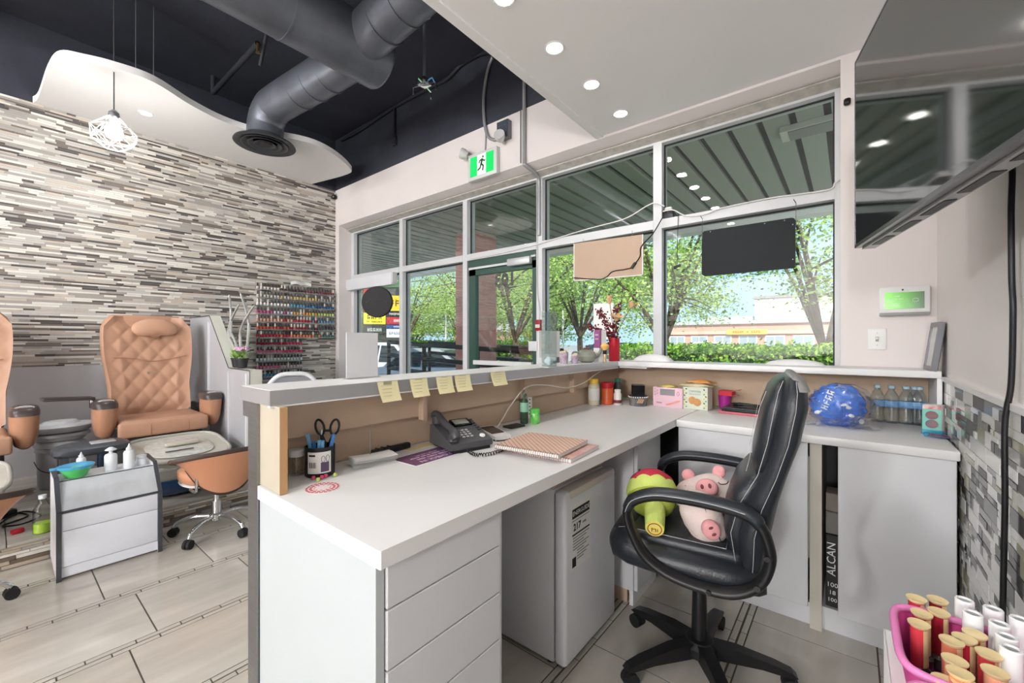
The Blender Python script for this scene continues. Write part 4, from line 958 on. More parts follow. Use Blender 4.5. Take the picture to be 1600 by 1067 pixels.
obj('barrel', G().cyl((0, 0, 0), (0, 0, .105), .0045, n=10), BLACK, t); obj('pen_cap', G().cyl((0, 0, .105), (0, 0, .12), .004, n=10), CHROME, t)
ru = one('ruler', G().rbox((0, 0, .058), (.018, .0015, .116), .0006, 1), CLEARP, 'clear plastic ruler standing at the back of the pen cup', 'ruler', loc=cpz + vf * .024 - vr * .01 + Vector((0, 0, .008)), rotz=R(38.8))
sc_ = thing('scissors', 'black handled scissors standing in the pen cup', 'scissors', cpz + vr * .012 + vf * .012 + Vector((0, 0, .01)), R(38.8))
for sg, m0 in ((-1, 0), (1, 1)):
    cxx = .004 + sg * .021
    lp = [Vector((cxx + .0125 * math.cos(x) + sg * .006 * math.sin(x) * .6, sg * .002, .125 + .022 * math.sin(x))) for x in [2 * PI * i / 22 for i in range(22)]]
    h = obj('handle_loop', G().tube(lp, .0034, 7, closed=True).tube([(cxx - sg * .004, sg * .002, .104), (.004 + sg * .006, sg * .002, .08), (.004 - sg * .004, sg * .002, .05)], .0045, 7), BLACK, sc_, 60)
    obj('blade', G().prism([(.004 - sg * .008, .055), (.004 + sg * .002, .055), (.0, .0)], sg * .002 - .001, sg * .002 + .001, lambda a, b, hh: (a, hh, b)), STEEL, sc_, 0)
obj('pivot', G().box(-.002, .01, -.004, .004, .112, .118), BLACK, sc_, 0)
for k, (u, v, c) in enumerate(((481, 745, 0), (490, 749, 0), (497, 752, 1), (503, 748, 0), (509, 746, 0), (516, 742, 1), (524, 744, 1), (487, 743, 0), (494, 746, 1))):
    m = M('bead_pink', (222, 84, 122), .3) if c == 0 else M('bead_lime', (196, 216, 110), .3)
    one('candy_bead', G().lathe([(0, 0), (.0045, .0012), (.0058, .0055), (.0045, .0098), (0, .011)], 12), m, ('pink' if c == 0 else 'lime green') + ' candy bead in the little heap before the pen cup', 'bead', ('pink' if c == 0 else 'lime') + ' beads by the pen cup', loc=onZ(u, v, ZD))
dp_ = onZ(504, 762, ZD)
g = G()
for rr, n_, w_ in ((.0385, 22, .005), (.029, 16, .006), (.02, 10, .003)):
    for i in range(n_):
        a = 2 * PI * i / n_; c, s = math.cos(a), math.sin(a)
        g.box(-.004 if rr > .025 else -.002, .004 if rr > .025 else .002, -w_ / 2, w_ / 2, .0008, .0012)
        k = len(g.v) - 8
        for q in range(k, k + 8): x, y, z = g.v[q]; g.v[q] = (c * (rr + y) - s * x, s * (rr + y) + c * x, z)
dd = thing('round_sticker', 'round red and white lace sticker on the worktop', 'sticker', dp_)
obj('sticker_disc', G().cyl((0, 0, .0001), (0, 0, .0008), .043, n=32), M('sticker_white', (228, 214, 214), .5), dd); obj('lace_print', g, M('sticker_red', (186, 62, 74), .5), dd, 0)
rp_ = onZ(582, 724, ZD)
rc = thing('receipt_stack', 'pile of white paper receipts on a spike', 'receipts', rp_, R(12))
for k in range(7):
    an = rnd.uniform(-.12, .12); dx_ = rnd.uniform(-.004, .004)
    obj('receipt', G().grid(lambda u, v: ((u - .5) * .135 * math.cos(an) - (v - .5) * .072 * math.sin(an) + dx_, (v - .5) * .072 * math.cos(an) + (u - .5) * .135 * math.sin(an), .001 + .0036 * k + .006 * (1 - math.cos((u - .5) * 2)) * (1 if u < .5 else .6) + .003 * math.sin(3 * v + k)), 12, 6).xf(Matrix.Rotation(R(70), 4, 'Z')), PAPER, rc, 60)
obj('spike', G().cyl((-.02, .01, .0), (-.02, .01, .10), .0018, n=6), STEEL, rc)
a, b = Vector((-1.245, .80, ZD)), Vector((-1.245, .955, ZD))
bp_ = thing('hair_clip_holder', 'long black ribbed plastic holder lying behind the receipts', 'holder', a)
d = (b - a); L = d.length; bp_.rotation_euler = (0, 0, math.atan2(d.y, d.x))
obj('holder_body', G().rbox((L / 2, 0, .012), (L, .024, .022), .007, 3), BLACK, bp_)
obj('rib', G().cyl((L * .15, -.0125, .022), (L * .15, .0125, .022), .003, n=6).cyl((L * .3, -.0125, .022), (L * .3, .0125, .022), .003, n=6).cyl((L * .45, -.0125, .022), (L * .45, .0125, .022), .003, n=6), BLACKR, bp_)
# check-in sheet
q = [onZ(u, v, ZD) for u, v in ((617, 712), (690, 696), (737, 708), (650, 729))]
c0 = sum(q, Vector()) / 4
ci = thing('check_in_sheet', 'purple printed check-in sheet lying on the worktop', 'sheet', c0)
W_, D_ = .245, .125; ci.rotation_euler = (0, 0, R(2))
obj('sheet', G().box(-D_ / 2, D_ / 2, -W_ / 2, W_ / 2, .0002, .0009), PAPER, ci, 0)
obj('purple_field', G().box(-D_ / 2 + .004, D_ / 2 - .004, -W_ / 2 + .004, W_ / 2 - .004, .0009, .0011), M('purple_print', (112, 70, 104), .4, noise=1, nscale=4, rgb2=(96, 64, 112)), ci, 0)
for s, x, z_ in (('TO CHECK IN', .036, .026), ((6, 5, 4,), .010, .0165), ((5, 6, 2, 3, 6,), -.010, .0125), ((3, 4, 1, 4, 4,), -.028, .009)):
    (text if s == 'TO CHECK IN' else marks)(s, z_, M('pale_pink_ink', (232, 206, 220), .5), ci, (x, 0, .0013), (0, 0, R(-90)), ext=.0001)
one('yellow_note', G().box(-.02, .02, -.06, .06, .0002, .0012), M('yellow_paper', (222, 205, 150), .7), 'yellow paper slip under the back of the check-in sheet', 'paper', loc=onZ(655, 698, ZD))
# phone
pp_ = onZ(732, 690, ZD)
ph = thing('desk_phone', 'dark grey corded office phone with a keypad', 'phone', (-1.118, 1.088, ZD), R(-14))
ph.scale = (.93, .93, .93)
PHG = M('phone_grey', (74, 75, 78), .4)
side_ = [(-.09, .012), (-.085, .085), (-.065, .09), (.09, .035), (.095, .02), (.09, .012)]
obj('phone_base', G().prism(side_, -.09, .09, lambda a, b, h: (a, h, b)), PHG, ph, 20)
for q in ((-.085, -.05, -.075, -.05, 0, .05), (-.085, -.05, .05, .075, 0, .05), (.06, .09, -.08, .08, 0, .0125)): obj('phone_foot', G().box(*q), BLACK, ph, 0)
def onphone(x): return .09 + (x + .065) * (-.055 / .155)
sl = math.atan2(.055, .155)
TR = lambda x, y, dz=.001: Vector((x, y, onphone(x) + dz))
hs = obj('handset', G().tube(smoothpath([TR(-.088, -.068, .018), TR(-.06, -.068, .034), TR(0, -.068, .030), TR(.06, -.068, .034), TR(.09, -.068, .02)], 6), [.015, .018, .019, .017, .015, .013] + [.0125] * 12 + [.015, .017, .019, .019, .018, .017, .015], 12, flat=1.1), GREYD, ph, 60)
for q in (-.065, .066): obj('ear_cup', G().cyl(TR(q, -.068, .0), TR(q, -.068, .03), .022), GREYD, hs)
scx = Euler((0, sl, 0))
obj('display_bezel', G().rbox(TR(-.042, .025, .004), (.05, .085, .008), .002, rot=scx), BLACKG, ph)
obj('display', G().rbox(TR(-.040, .022, .0085), (.034, .066, .002), .0005, rot=scx), M('lcd_grey', (150, 156, 146), .3), ph)
for r_ in range(4):
    for c_ in range(3): obj('key', G().rbox(TR(.012 + .0145 * r_, -.018 + .018 * c_, .0025), (.009, .012, .005), .0015, rot=scx), M('key_grey', (186, 188, 190), .4), ph)
for r_ in range(4): obj('key', G().rbox(TR(-.03 + .016 * r_, .076, .0025), (.009, .014, .005), .0015, rot=scx), GREYD, ph)
obj('speaker_key', G().lathe([(0, 0), (.012, 0), (.011, .004), (0, .005)], 16, TR(.062, .062, .001), scx), PAPER, ph)
h0 = Vector((-1.022, 1.03, ZD + .012)); path = smoothpath([h0, h0 + Vector((.045, -.01, -.004)), h0 + Vector((.075, .03, -.005)), h0 + Vector((.07, .1, -.005)), h0 + Vector((.04, .13, -.005)), h0 + Vector((.02, .17, -.005))], 30)
g = []
for i, p in enumerate(path):
    d = (path[min(i + 1, len(path) - 1)] - path[max(i - 1, 0)]).normalized(); a = d.orthogonal().normalized(); b = d.cross(a); an = i * 1.15
    g.append(p + (a * math.cos(an) + b * math.sin(an)) * .0055)
one('phone_cord', G().tube(g, .0017, 5), BLACK, 'coiled black handset cord lying in front of the phone', 'cord', smooth=60)
# card terminal, wallet, bottles
tp = onZ(783, 684, ZD)
tm = thing('card_terminal', 'white card payment terminal with a dark screen', 'card terminal', (tp.x - .03, tp.y - .01, ZD), R(-14))
obj('terminal_body', G().prism([(-.065, .0), (-.065, .034), (.06, .018), (.07, .0)], -.037, .037, lambda a, b, h: (a, h, b)), M('terminal_white', (224, 222, 218), .3), tm, 20)
obj('terminal_screen', G().prism([(-.055, .0335), (-.055, .035), (.03, .0242), (.03, .0225)], -.03, .03, lambda a, b, h: (a, h, b)), M('terminal_glass', (62, 50, 48), .15), tm, 0)
wire('terminal_cable', [(tp.x + .01, tp.y - .06, ZD + .004), (tp.x + .035, tp.y - .055, ZD + .004), (tp.x + .05, tp.y - .02, ZD + .004), (tp.x + .045, tp.y - .0, ZD + .004)], .0025, BLACK, 'short black lead between the phone and the card terminal')
one('receipt_sheet', G().box(-.04, .04, -.06, .06, .0002, .0012), PAPER, 'white paper sheet under the card terminal', 'paper', loc=(tp.x - .11, tp.y - .06, ZD), rotz=R(-12))
one('card_wallet', G().rbox((0, 0, .005), (.055, .09, .009), .003), M('olive_black', (48, 46, 38), .5, noise=.4, nscale=60), 'flat black patterned wallet behind the card terminal', 'wallet', loc=onZ(803, 667, ZD), rotz=R(-6))
bp2 = onZ(819, 661, ZD)
sb = thing('spray_bottle', 'dark green spray bottle with a clear cap beside the green tin', 'bottle', bp2)
obj('bottle_body', G().lathe([(.0175, 0), (.019, .003), (.019, .105), (.016, .114)], 20, m=0).lathe([(.0192, .055), (.0194, .056), (.0194, .098), (.0192, .099)], 20, m=1), [M('bottle_green_dark', (58, 84, 66), .3, noise=.4, nscale=70), M('bottle_mint', (150, 206, 176), .4)], sb)
obj('sprayer', G().cyl((0, 0, .114), (0, 0, .128), .0075).rbox((.004, 0, .134), (.02, .01, .014), .004), M('pump_green', (60, 100, 72), .4), sb)
obj('clear_cap', G().lathe([(.0165, .114), (.0165, .15), (.014, .156), (0, .158)], 18), CLEARP, sb)
bp3 = onZ(836, 661, ZD)
gt = thing('green_tin', 'bright green printed gum tin beside the spray bottle', 'tin', bp3)
obj('tin_body', G().lathe([(.021, 0), (.023, .003), (.023, .05), (.021, .053)], 22), M('gum_green', (72, 182, 74), .3, noise=.5, nscale=55, rgb2=(150, 220, 120)), gt)
obj('tin_lid', G().lathe([(.0235, .053), (.024, .055), (.024, .068), (.02, .071), (0, .071)], 22), M('lid_green', (98, 198, 92), .3), gt)
cp_ = onZ(829, 656, ZD)
cc = thing('price_card', 'white printed card clipped upright behind the spray bottle', 'card', (cp_.x - .035, cp_.y + .015, ZD), R(-10))
obj('card', G().box(-.001, .001, -.036, .036, 0, .155), PAPER, cc, 0)
for r_ in range(7):
    for c_ in range(3): obj('printed_mark', G().box(.0011, .0014, -.026 + .02 * c_, -.014 + .02 * c_, .02 + .018 * r_, .026 + .018 * r_), M('grey_ink2', (130, 130, 132), .7), cc, 0)
obj('binder_clip', G().prism([(-.008, .15), (.008, .15), (.002, .165), (-.002, .165)], -.012, .012, lambda a, b, h: (a, h, b)).tube([(0, -.006, .163), (.004, 0, .18), (0, .006, .163)], .0012, 5), BLACK, cc, 20)
wire('white_lead', [(-1.19, 1.36, ZD + .005), (-1.225, 1.45, ZD + .03), (-1.245, 1.54, .90), (-1.218, 1.63, .98), (-1.216, 1.8, .975), (-1.216, 1.95, .95), (-1.216, 2.06, .945), (-1.21, 2.2, .965), (-1.216, 2.33, 1.0), (-1.2, 2.42, 1.028)], .0032, M('cord_white', (222, 216, 206), .5), 'white cord running along the board behind the phone')
# notebooks
def notebook(label, a, b, c, z, th, m, spiral=True):
    p0, p1, p2 = [onZ(u, v, z) for u, v in (a, b, c)]
    W = p1 - p0; ang = math.atan2(W.y, W.x); w = W.length; dpt = max(.05, abs((p2 - p1).dot(Vector((-W.y, W.x, 0)).normalized())))
    t = thing('notebook', label, 'notebook', p0, ang)
    obj('pages', G().box(.002, w - .002, .004, dpt - .002, .0012, th - .0012), PAPER, t, 0)
    obj('cover', G().box(0, w, 0, dpt, th - .0012, th).box(0, w, 0, dpt, 0, .0012), m, t, 0)
    n = int(w / .0085)
    sp = G()
    for i in range(n):
        x = .006 + i * .0085
        sp.tube([(x, .002 + (.0075) * math.cos(q), th / 2 + (th / 2 + .0022) * math.sin(q)) for q in [2 * PI * k / 8 for k in range(8)]], .0009, 4, closed=True)
    o = obj('spiral_binding', sp, M('wire_grey', (96, 98, 104), .35, .5), t, 60)
    return t
NB = wavemat('notebook_lines', (212, 190, 172), (200, 142, 122), 30, .5, 'DIAGONAL', .6)
NB2 = M('notebook_floral', (214, 196, 186), .5, noise=1, nscale=22, rgb2=(206, 150, 146))
notebook('pale floral spiral notebook lying under the striped one', (800, 707), (892, 724), (929, 700), ZD, .013, NB2)
notebook('striped beige and coral spiral notebook on top of the floral one', (772, 700), (872, 717), (914, 692), ZD + .0158, .013, NB)
# sticky notes on the ledge edge
NOTE = M('sticky_yellow', (234, 226, 180), .8)
for (u0, u1, v0, v1, tw, lab) in ((589, 621, 604, 638, .10, 'widest yellow sticky note, alone at the near end of the ledge edge'), (640, 667, 598, 628, .04, 'yellow sticky note with a bent top on the ledge edge above the bracket block'), (681, 706, 591, 619, .03, 'yellow sticky note of the close pair on the ledge edge, nearer the pen cup'), (710, 734, 590, 617, .02, 'yellow sticky note of the close pair on the ledge edge, nearer the window'), (766, 789, 589, 612, .04, 'last yellow sticky note along the ledge edge toward the window')):
    a = onX(u0, v0, -1.145); b = onX(u1, v0, -1.145); h = sz(a, v1 - v0 - 2); w_ = b.y - a.y
    t = thing('sticky_note', lab, 'sticky note', (-1.1455, a.y, ZL - .002))
    g = G()
    for off in (0, .0006): g.grid(lambda u, v: (.0008 + off + .012 * v * v + .005 * math.sin(u * 2 + tw * 30) * v, u * w_ + tw * v * .12, -v * h), 5, 8)
    n_ = obj('note', g, NOTE, t, 70)
    for k in range(4): obj('handwriting', G().tube([(.0022 + .012 * q * q + .005 * math.sin(uu * 2 + tw * 30) * q, uu * w_ + tw * q * .12, -q * h + .0008 * math.sin(uu * 60)) for q in [.2 + .17 * k] for uu in [.15 + .05 * i for i in range(12 - k)]], .0004, 4), M('pencil', (150, 146, 120), .8), n_)
    obj('clear_tape', G().box(.0014, .0018, w_ * .3, w_ * .7, -.01, .0), CLEARP, t, 0)

# ================================================================ corner of the worktop: bottles and snack boxes
def bottle(label, u, v, prof, m, capprof, capm, extra=None, name='bottle', cat='bottle'):
    t = thing(name, label, cat, onZ(u, v, ZD))
    obj('bottle_body', G().lathe(prof, 22), m, t); obj('bottle_cap', G().lathe(capprof, 18), capm, t)
    return t
VIT = M('vitamin_label', (208, 206, 196), .4, noise=1, nscale=30, rgb2=(196, 172, 110))
b1 = bottle('tall white labelled vitamin bottle with a yellow cap', 928, 632, [(.031, 0), (.034, .004), (.034, .115), (.026, .13), (.024, .133)], VIT, [(.027, .133), (.028, .135), (.028, .155), (.026, .158), (0, .158)], M('cap_yellow', (232, 190, 60), .4))
obj('label_band', G().lathe([(.0342, .03), (.0345, .031), (.0345, .1), (.0342, .101)], 22), M('label_white', (216, 216, 210), .5), b1)
b2 = bottle('orange plastic jar with a red lid next to the vitamin bottle', 949, 631, [(.032, 0), (.036, .004), (.036, .095), (.033, .1)], M('orange_jar', (214, 92, 44), .35, noise=.3, nscale=20), [(.036, .1), (.037, .102), (.036, .13), (.03, .135), (0, .135)], RED)
b3 = bottle('small white pill bottle with a dark red printed label', 965, 632, [(.022, 0), (.024, .003), (.024, .065), (.018, .075), (.017, .078)], M('pill_white', (226, 222, 218), .4), [(.019, .078), (.0195, .08), (.0195, .093), (0, .095)], PAPER)
obj('label_print', G().lathe([(.0243, .012), (.0245, .013), (.0245, .03), (.0243, .031)], 22), M('wine_ink', (120, 50, 56), .5), b3)
pq = onZ(968, 628, ZD); b4 = thing('bottle', 'dark bottle with a green cap behind the pill bottle', 'bottle', (pq.x - .035, pq.y + .05, ZD))
obj('bottle_body', G().lathe([(.026, 0), (.029, .004), (.029, .1), (.018, .12), (.016, .125)], 20), M('dark_bottle', (72, 76, 74), .3), b4); obj('bottle_cap', G().lathe([(.019, .125), (.02, .127), (.02, .145), (0, .147)], 18), M('cap_green', (40, 128, 96), .4), b4)
cw = onZ(997, 633, ZD)
bw_ = thing('candy_tin', 'round printed nut tin with a scalloped lid under the black tape dispenser', 'tin', cw)
obj('tin_wall', G().lathe([(.048, 0), (.051, .003), (.052, .05)], 30), M('tin_navy', (60, 68, 86), .4, noise=1, nscale=16, rgb2=(146, 142, 130)), bw_)
obj('scalloped_lid', G().lathe([(.054, .05), (.055, .052), (.055, .06), (.05, .062), (0, .062)], 30), M('lid_dark', (40, 44, 56), .4), bw_)
for k in range(26): obj('lid_scallop', G().sph((.0545 * math.cos(k * PI / 13), .0545 * math.sin(k * PI / 13), .0535), (.005, .005, .004), 8, 5), PAPER, bw_)
cv = Vector((-.05, .0, 0)); dirc = Vector((-cw.x, -cw.y, 0)).normalized()
for k in range(9):
    p = dirc * .051 + Vector((-dirc.y, dirc.x, 0)) * (.004 * k - .002) + Vector((0, 0, .012 + .008 * (k % 3)))
    obj('printed_nut', G().sph(tuple(p * .985 + Vector((0, 0, .012))), (.006, .006, .005), 8, 6), M('nut_print', (206, 166, 128), .6), bw_)
td = thing('tape_dispenser', 'black tape dispenser standing on the nut tin', 'tape dispenser', (cw.x, cw.y, ZD + .0625), R(30))
obj('dispenser_frame', G().box(-.035, .035, -.03, -.025, 0, .06).box(-.035, .035, .025, .03, 0, .06).box(-.035, .035, -.025, .025, 0, .006), BLACKG, td, 0)
obj('tape_roll', G().cyl((0, -.024, .034), (0, .024, .034), .026, n=22), GREYD, td); obj('cutter', G().box(-.035, .035, -.025, .025, .0605, .064), M('cutter_grey', (110, 112, 112), .3, .6), td, 0)
# pink nail-tip box
a, b = onZ(1019, 634, ZD), onZ(1067, 638, ZD)
W_ = .165; pb = thing('nail_kit_box', 'pink nail product box with a clear window and printed hand', 'box', ((a.x + b.x) / 2, a.y + .01, ZD), R(-3))
wB = (b - a).length; hB = .115
obj('carton', G().rbox((0, .03, hB / 2), (wB, .06, hB), .0015, 1), M('pink_card', (226, 190, 202), .5), pb)
obj('window', G().rbox((.0, -.0005, hB * .76), (wB * .5, .002, hB * .32), .001, 1), M('window_foil', (178, 176, 178), .2, .5), pb)
for k in range(5):
    obj('printed_letter', G().tube([(-wB * .42 + .014 * (k % 2) + .004 * math.cos(x), -.0006, hB * (.9 - .075 * k) + .005 * math.sin(x)) for x in [2 * PI * i / 10 for i in range(9)]], .0008, 4), M('plum_ink', (122, 70, 98), .6), pb)
    obj('printed_letter', G().tube([(wB * .36 + .007 * math.cos(x), -.0006, hB * .72 + .012 * math.sin(x)) for x in [2 * PI * i / 12 for i in range(12)]], .0008, 4, closed=True), MATS['plum_ink'], pb) if k == 0 else None
marks((5,), .013, MATS['plum_ink'], pb, (-wB * .28, -.001, hB * .2), (R(90), 0, 0), ext=.0002)
SKIN = M('hand_print', (222, 158, 142), .6)
for k in range(4): obj('printed_finger', G().sph((.008 + .017 * k, -.0006, hB * (.16 + .055 * k)), (.019, .0012, .0062), 12, 6, Euler((0, R(-18), 0))), SKIN, pb, 70)
# cookie box
a, b = onZ(1067, 638, ZD), onZ(1107, 641, ZD)
cb_ = thing('cookie_box', 'pale green biscuit carton printed with two round biscuits', 'box', ((a.x + b.x) / 2, min(a.y, b.y) - .0, ZD), R(-4))
wB = (b - a).length * 1.02; hB = .13
obj('carton', G().rbox((0, .04, hB / 2), (wB, .078, hB), .0015, 1), M('biscuit_card', (208, 214, 196), .5), cb_)
for sx_ in (-1, 1):
    for k in range(9): obj('printed_sprig', G().sph((sx_ * wB * (.36 + .07 * (k % 2)), -.0002, .014 + .0126 * k), (.0055, .001, .0038), 8, 5, Euler((0, R(40 * (k % 3) - 40), 0))), (M('sprig_green', (134, 158, 92), .6), M('sprig_yellow', (216, 206, 110), .6), M('sprig_dark', (86, 100, 78), .6))[k % 3], cb_)
for x_, z_ in ((-.014, .052), (.012, .043)): obj('printed_biscuit', G().lathe([(0, 0), (.021, 0), (.0215, .0012), (.018, .0016), (0, .0014)], 24, (x_, -.001 - .0006 * (x_ > 0), z_), Euler((R(90), 0, 0))), M('biscuit', (206, 152, 92), .7, noise=.25, nscale=60), cb_)
marks((7,), .018, M('box_ink', (150, 166, 176), .5), cb_, (0, -.0012, .103), (R(90), 0, 0), ext=.0002)
marks((10,), .012, MATS['box_ink'], cb_, (0, -.0012, .087), (R(90), 0, 0), ext=.0002)
def packet(label, p, rx, ry, m, rz=0, h=.012):
    t = one('snack_packet', G().grid(lambda u, v: ((u - .5) * rx, (v - .5) * ry, h * (math.sin(u * PI) * math.sin(v * PI)) ** .5 + .002 * math.sin(9 * u + 5 * v)), 16, 12).grid(lambda u, v: ((u - .5) * rx, (v - .5) * ry, -.0005 + .0), 16, 12), m, label, 'packet', loc=p, rotz=rz, smooth=60); return t
c1 = Vector((cb_.location.x, cb_.location.y + .04, ZD + .1312))
packet('white and yellow snack packet lying on the biscuit carton', c1 + Vector((-.005, 0, .001)), .185, .10, M('packet_white', (222, 216, 196), .35, noise=1, nscale=14, rgb2=(196, 180, 110)), R(4), .017)
packet('orange snack packet, the topmost one on the biscuit carton', c1 + Vector((.018, .012, .0195)), .145, .085, M('packet_orange', (206, 132, 66), .35, noise=1, nscale=18, rgb2=(222, 180, 120)), R(-10), .02)
packet('crumpled yellow packet lying on the pink nail box', Vector((pb.location.x - .01, pb.location.y + .03, ZD + .1165)), .11, .055, M('packet_yellow', (222, 206, 92), .4, noise=1, nscale=16, rgb2=(150, 140, 110)), R(6), .014)
rb = onZ(1129, 640, ZD)
pc_ = thing('purple_cup', 'magenta plastic cup beside the biscuit carton', 'cup', (rb.x, rb.y + .05, ZD))
obj('cup_wall', G().lathe([(.026, 0), (.028, .002), (.034, .078), (.032, .078), (.027, .004), (0, .004)], 24), M('magenta_plastic', (166, 44, 142), .35), pc_)
rx = thing('red_carton', 'open red carton resting on the magenta cup', 'box', (rb.x + .012, rb.y + .05, ZD + .0785), R(-6))
obj('carton', G().box(-.035, .035, -.03, .03, 0, .028), M('red_card', (204, 44, 62), .5), rx, 0)
obj('open_flap', G().prism([(.035, .028), (.036, .026), (.068, .034), (.067, .036)], -.03, .03, lambda a, b, h: (a, h, b)).prism([(.035, .0), (.036, .002), (.062, .006), (.061, .004)], -.03, .03, lambda a, b, h: (a, h, b)), M('red_card_in', (214, 120, 126), .6), rx, 0)
lp_ = onZ(1165, 640, ZD)
one('red_folder', G().rbox((0, 0, .007), (.27, .15, .013), .002), M('red_cover', (196, 106, 116), .5, noise=.1), 'thin rose red book under the black laptop', 'book', loc=(lp_.x + .045, 2.53, ZD), rotz=R(-3))
lt = thing('laptop', 'closed black laptop lying on the rose red book', 'laptop', (lp_.x + .045, 2.53, ZD + .0135), R(-3))
obj('laptop_base', G().rbox((0, 0, .007), (.24, .14, .012), .003), BLACK, lt); obj('laptop_lid', G().rbox((0, 0, .017), (.24, .14, .007), .003), GREYD, lt)
g = []
for i in range(120):
    t_ = i / 120 * 2 * PI * 5; g.append((lp_.x + .045 + .07 * math.cos(t_) * (1 - .25 * math.sin(t_ * .37)), 2.52 + .03 * math.sin(t_), ZD + .040 + .008 * math.sin(t_ * .5) + .012 * abs(math.sin(t_ * .23))))
one('charger_cable', G().tube(g, .0036, 6), BLACK, 'bundled black charger cable on top of the laptop', 'cable', smooth=60)

# ---- blue bag, water bottles, gift cards
bg_ = thing('wipes_bag', 'crumpled clear bag holding a blue wrapped pack on the worktop', 'bag', (-.045, 2.47, ZD))
def crum(s, a):
    def fn(p):
        n = math.sin(7 * p[0] + s) * math.cos(9 * p[2] + 2 * s) * .5 + math.sin(13 * p[1] + 5 * p[0] + s) * .5 + .5 * math.sin(17 * p[2] + 11 * p[0])
        k = 1 + a * n; return (p[0] * k, p[1] * k, max(-.86, p[2]) * k if p[2] > -.8 else -.86)
    return fn
obj('blue_pack', G().sph((0, 0, .087), (.103, .078, .098), 36, 20, fn=crum(1, .07)), M('bag_blue', (34, 88, 192), .25, noise=1, nscale=9, rgb2=(90, 140, 222)), bg_, 45)
for a_, b_, c_, d_ in ((.03, .095, .022, .014), (.05, .055, .012, .008), (.085, .03, .012, .012), (-.07, .06, .02, .01)): obj('white_print', G().sph((a_, -.074 * math.sqrt(max(.1, 1 - (a_ / .103) ** 2)) * .98, b_), (c_, .006, d_), 10, 6, Euler((0, R(a_ * 400), R(a_ * 400)))), PAPER, bg_, 60)
obj('clear_bag', G().sph((.012, -.0, .09), (.122, .092, .1), 44, 24, fn=crum(4, .11)), glass('bag_film', (.93, .95, .98), 1.5, .05), bg_, 30)
g = G()
g.grid(lambda u, v: (-.13 + .27 * u + .01 * math.sin(7 * v + 9 * u), -.055 - .06 * v * (1 + .25 * math.sin(11 * u)), .004 + .045 * (1 - v) ** 2 + .006 * abs(math.sin(15 * u + 6 * v))), 40, 8)
obj('bag_fold', g, glass('bag_film_fold', (.93, .95, .98), 1.2, .22), bg_, 60)
marks((4,), .046, PAPER, bg_, (-.035, -.072, .12), (R(62), R(-72), 0), name='bag_lettering', ext=.0004)
WATER = glass('water_bottle_pet', (.90, .95, .975), 1.3, .06)
wb = None
for (u, v, lab) in ((1371, 652, 'clear water bottle next to the blue bag on the worktop'), (1393, 654, 'clear water bottle standing second from the blue bag'), (1416, 656, 'clear water bottle with a plain blue band, third from the blue bag'), (1437, 658, 'clear water bottle beside the card holder'), (1433, 650, 'clear water bottle hidden behind the one beside the card holder')):
    p = onZ(u, v, ZD)
    p = onZ(u, v + 6, ZD) if u != 1433 else Vector((.235, 2.705, ZD))
    p.y = min(p.y, 2.70)
    if wb is None:
        wb = thing('water_bottle', lab, 'water bottle', p, 0, 'water bottles on the worktop')
        pr = [(.024, 0), (.027, .004), (.026, .02), (.0275, .028), (.026, .036), (.0275, .044), (.026, .052), (.0275, .06), (.027, .075), (.027, .105), (.0275, .11), (.026, .125), (.018, .145), (.011, .155), (.0105, .165)]
        obj('bottle_body', G().lathe([(r_, z_) for r_, z_ in pr], 22), WATER, wb, 60)
        obj('bottle_label', G().lathe([(.0278, .076), (.028, .077), (.028, .104), (.0278, .105)], 22), M('water_label', (150, 190, 220), .4, noise=1, nscale=20, rgb2=(60, 110, 170)), wb)
        obj('bottle_cap', G().cyl((0, 0, .163), (0, 0, .176), .0125), M('cap_pale_blue', (176, 206, 222), .35), wb)
    else: dup(wb, None, location=p, label=lab)
gp = onZ(1462, 678, ZD)
gc = thing('gift_card_stand', 'upright stand of colourful gift cards at the worktop end', 'card stand', (gp.x - .004, gp.y - .005, ZD), R(-8))
for k in range(6):
    obj('gift_card', G().rbox((.002 * k - .008, .006 * k, .062), (.058, .0016, .12), .0006, 1, Euler((R(-7), 0, 0))), (M('card_teal', (92, 178, 160), .35), M('card_pale', (216, 206, 200), .4), M('card_grey', (166, 160, 158), .4))[min(k, 2)], gc)
for z_, m_ in ((.078, M('photo_red', (128, 60, 62), .4, noise=1, nscale=30, rgb2=(60, 50, 62))), (.042, M('photo_blue', (58, 62, 96), .4, noise=1, nscale=30, rgb2=(120, 70, 66)))):
    obj('round_picture', G().lathe([(0, 0), (.0175, 0), (.0172, .0008), (0, .001)], 24, (-.008, -.0042 + .0 + (z_ - .062) * .122, z_), Euler((R(83), 0, 0)), sx=1.1), m_, gc)
obj('card_header', G().rbox((-.008, .0042, .111), (.056, .0012, .018), .0004, 1, Euler((R(-7), 0, 0))), M('header_print', (214, 196, 190), .4, noise=1, nscale=40, rgb2=(176, 70, 80)), gc)
obj('acrylic_lip', G().box(-.04, .03, -.018, -.016, 0, .02).box(-.04, .03, -.018, .04, 0, .003), glass('acrylic_blue', (.6, .85, .98), 1.2, .05), gc, 0)
one('gift_card_pile', G().rbox((0, 0, .003), (.085, .055, .005), .001, 1).rbox((.012, -.02, .008), (.085, .055, .004), .001, 1, Euler((0, 0, R(-12))), 1), [M('pile_blue', (60, 150, 190), .35), M('pile_navy', (62, 56, 92), .35, noise=1, nscale=25, rgb2=(140, 80, 110))], 'small pile of blue and purple cards lying before the card stand', 'cards', loc=(gp.x + .0, gp.y - .065, ZD))
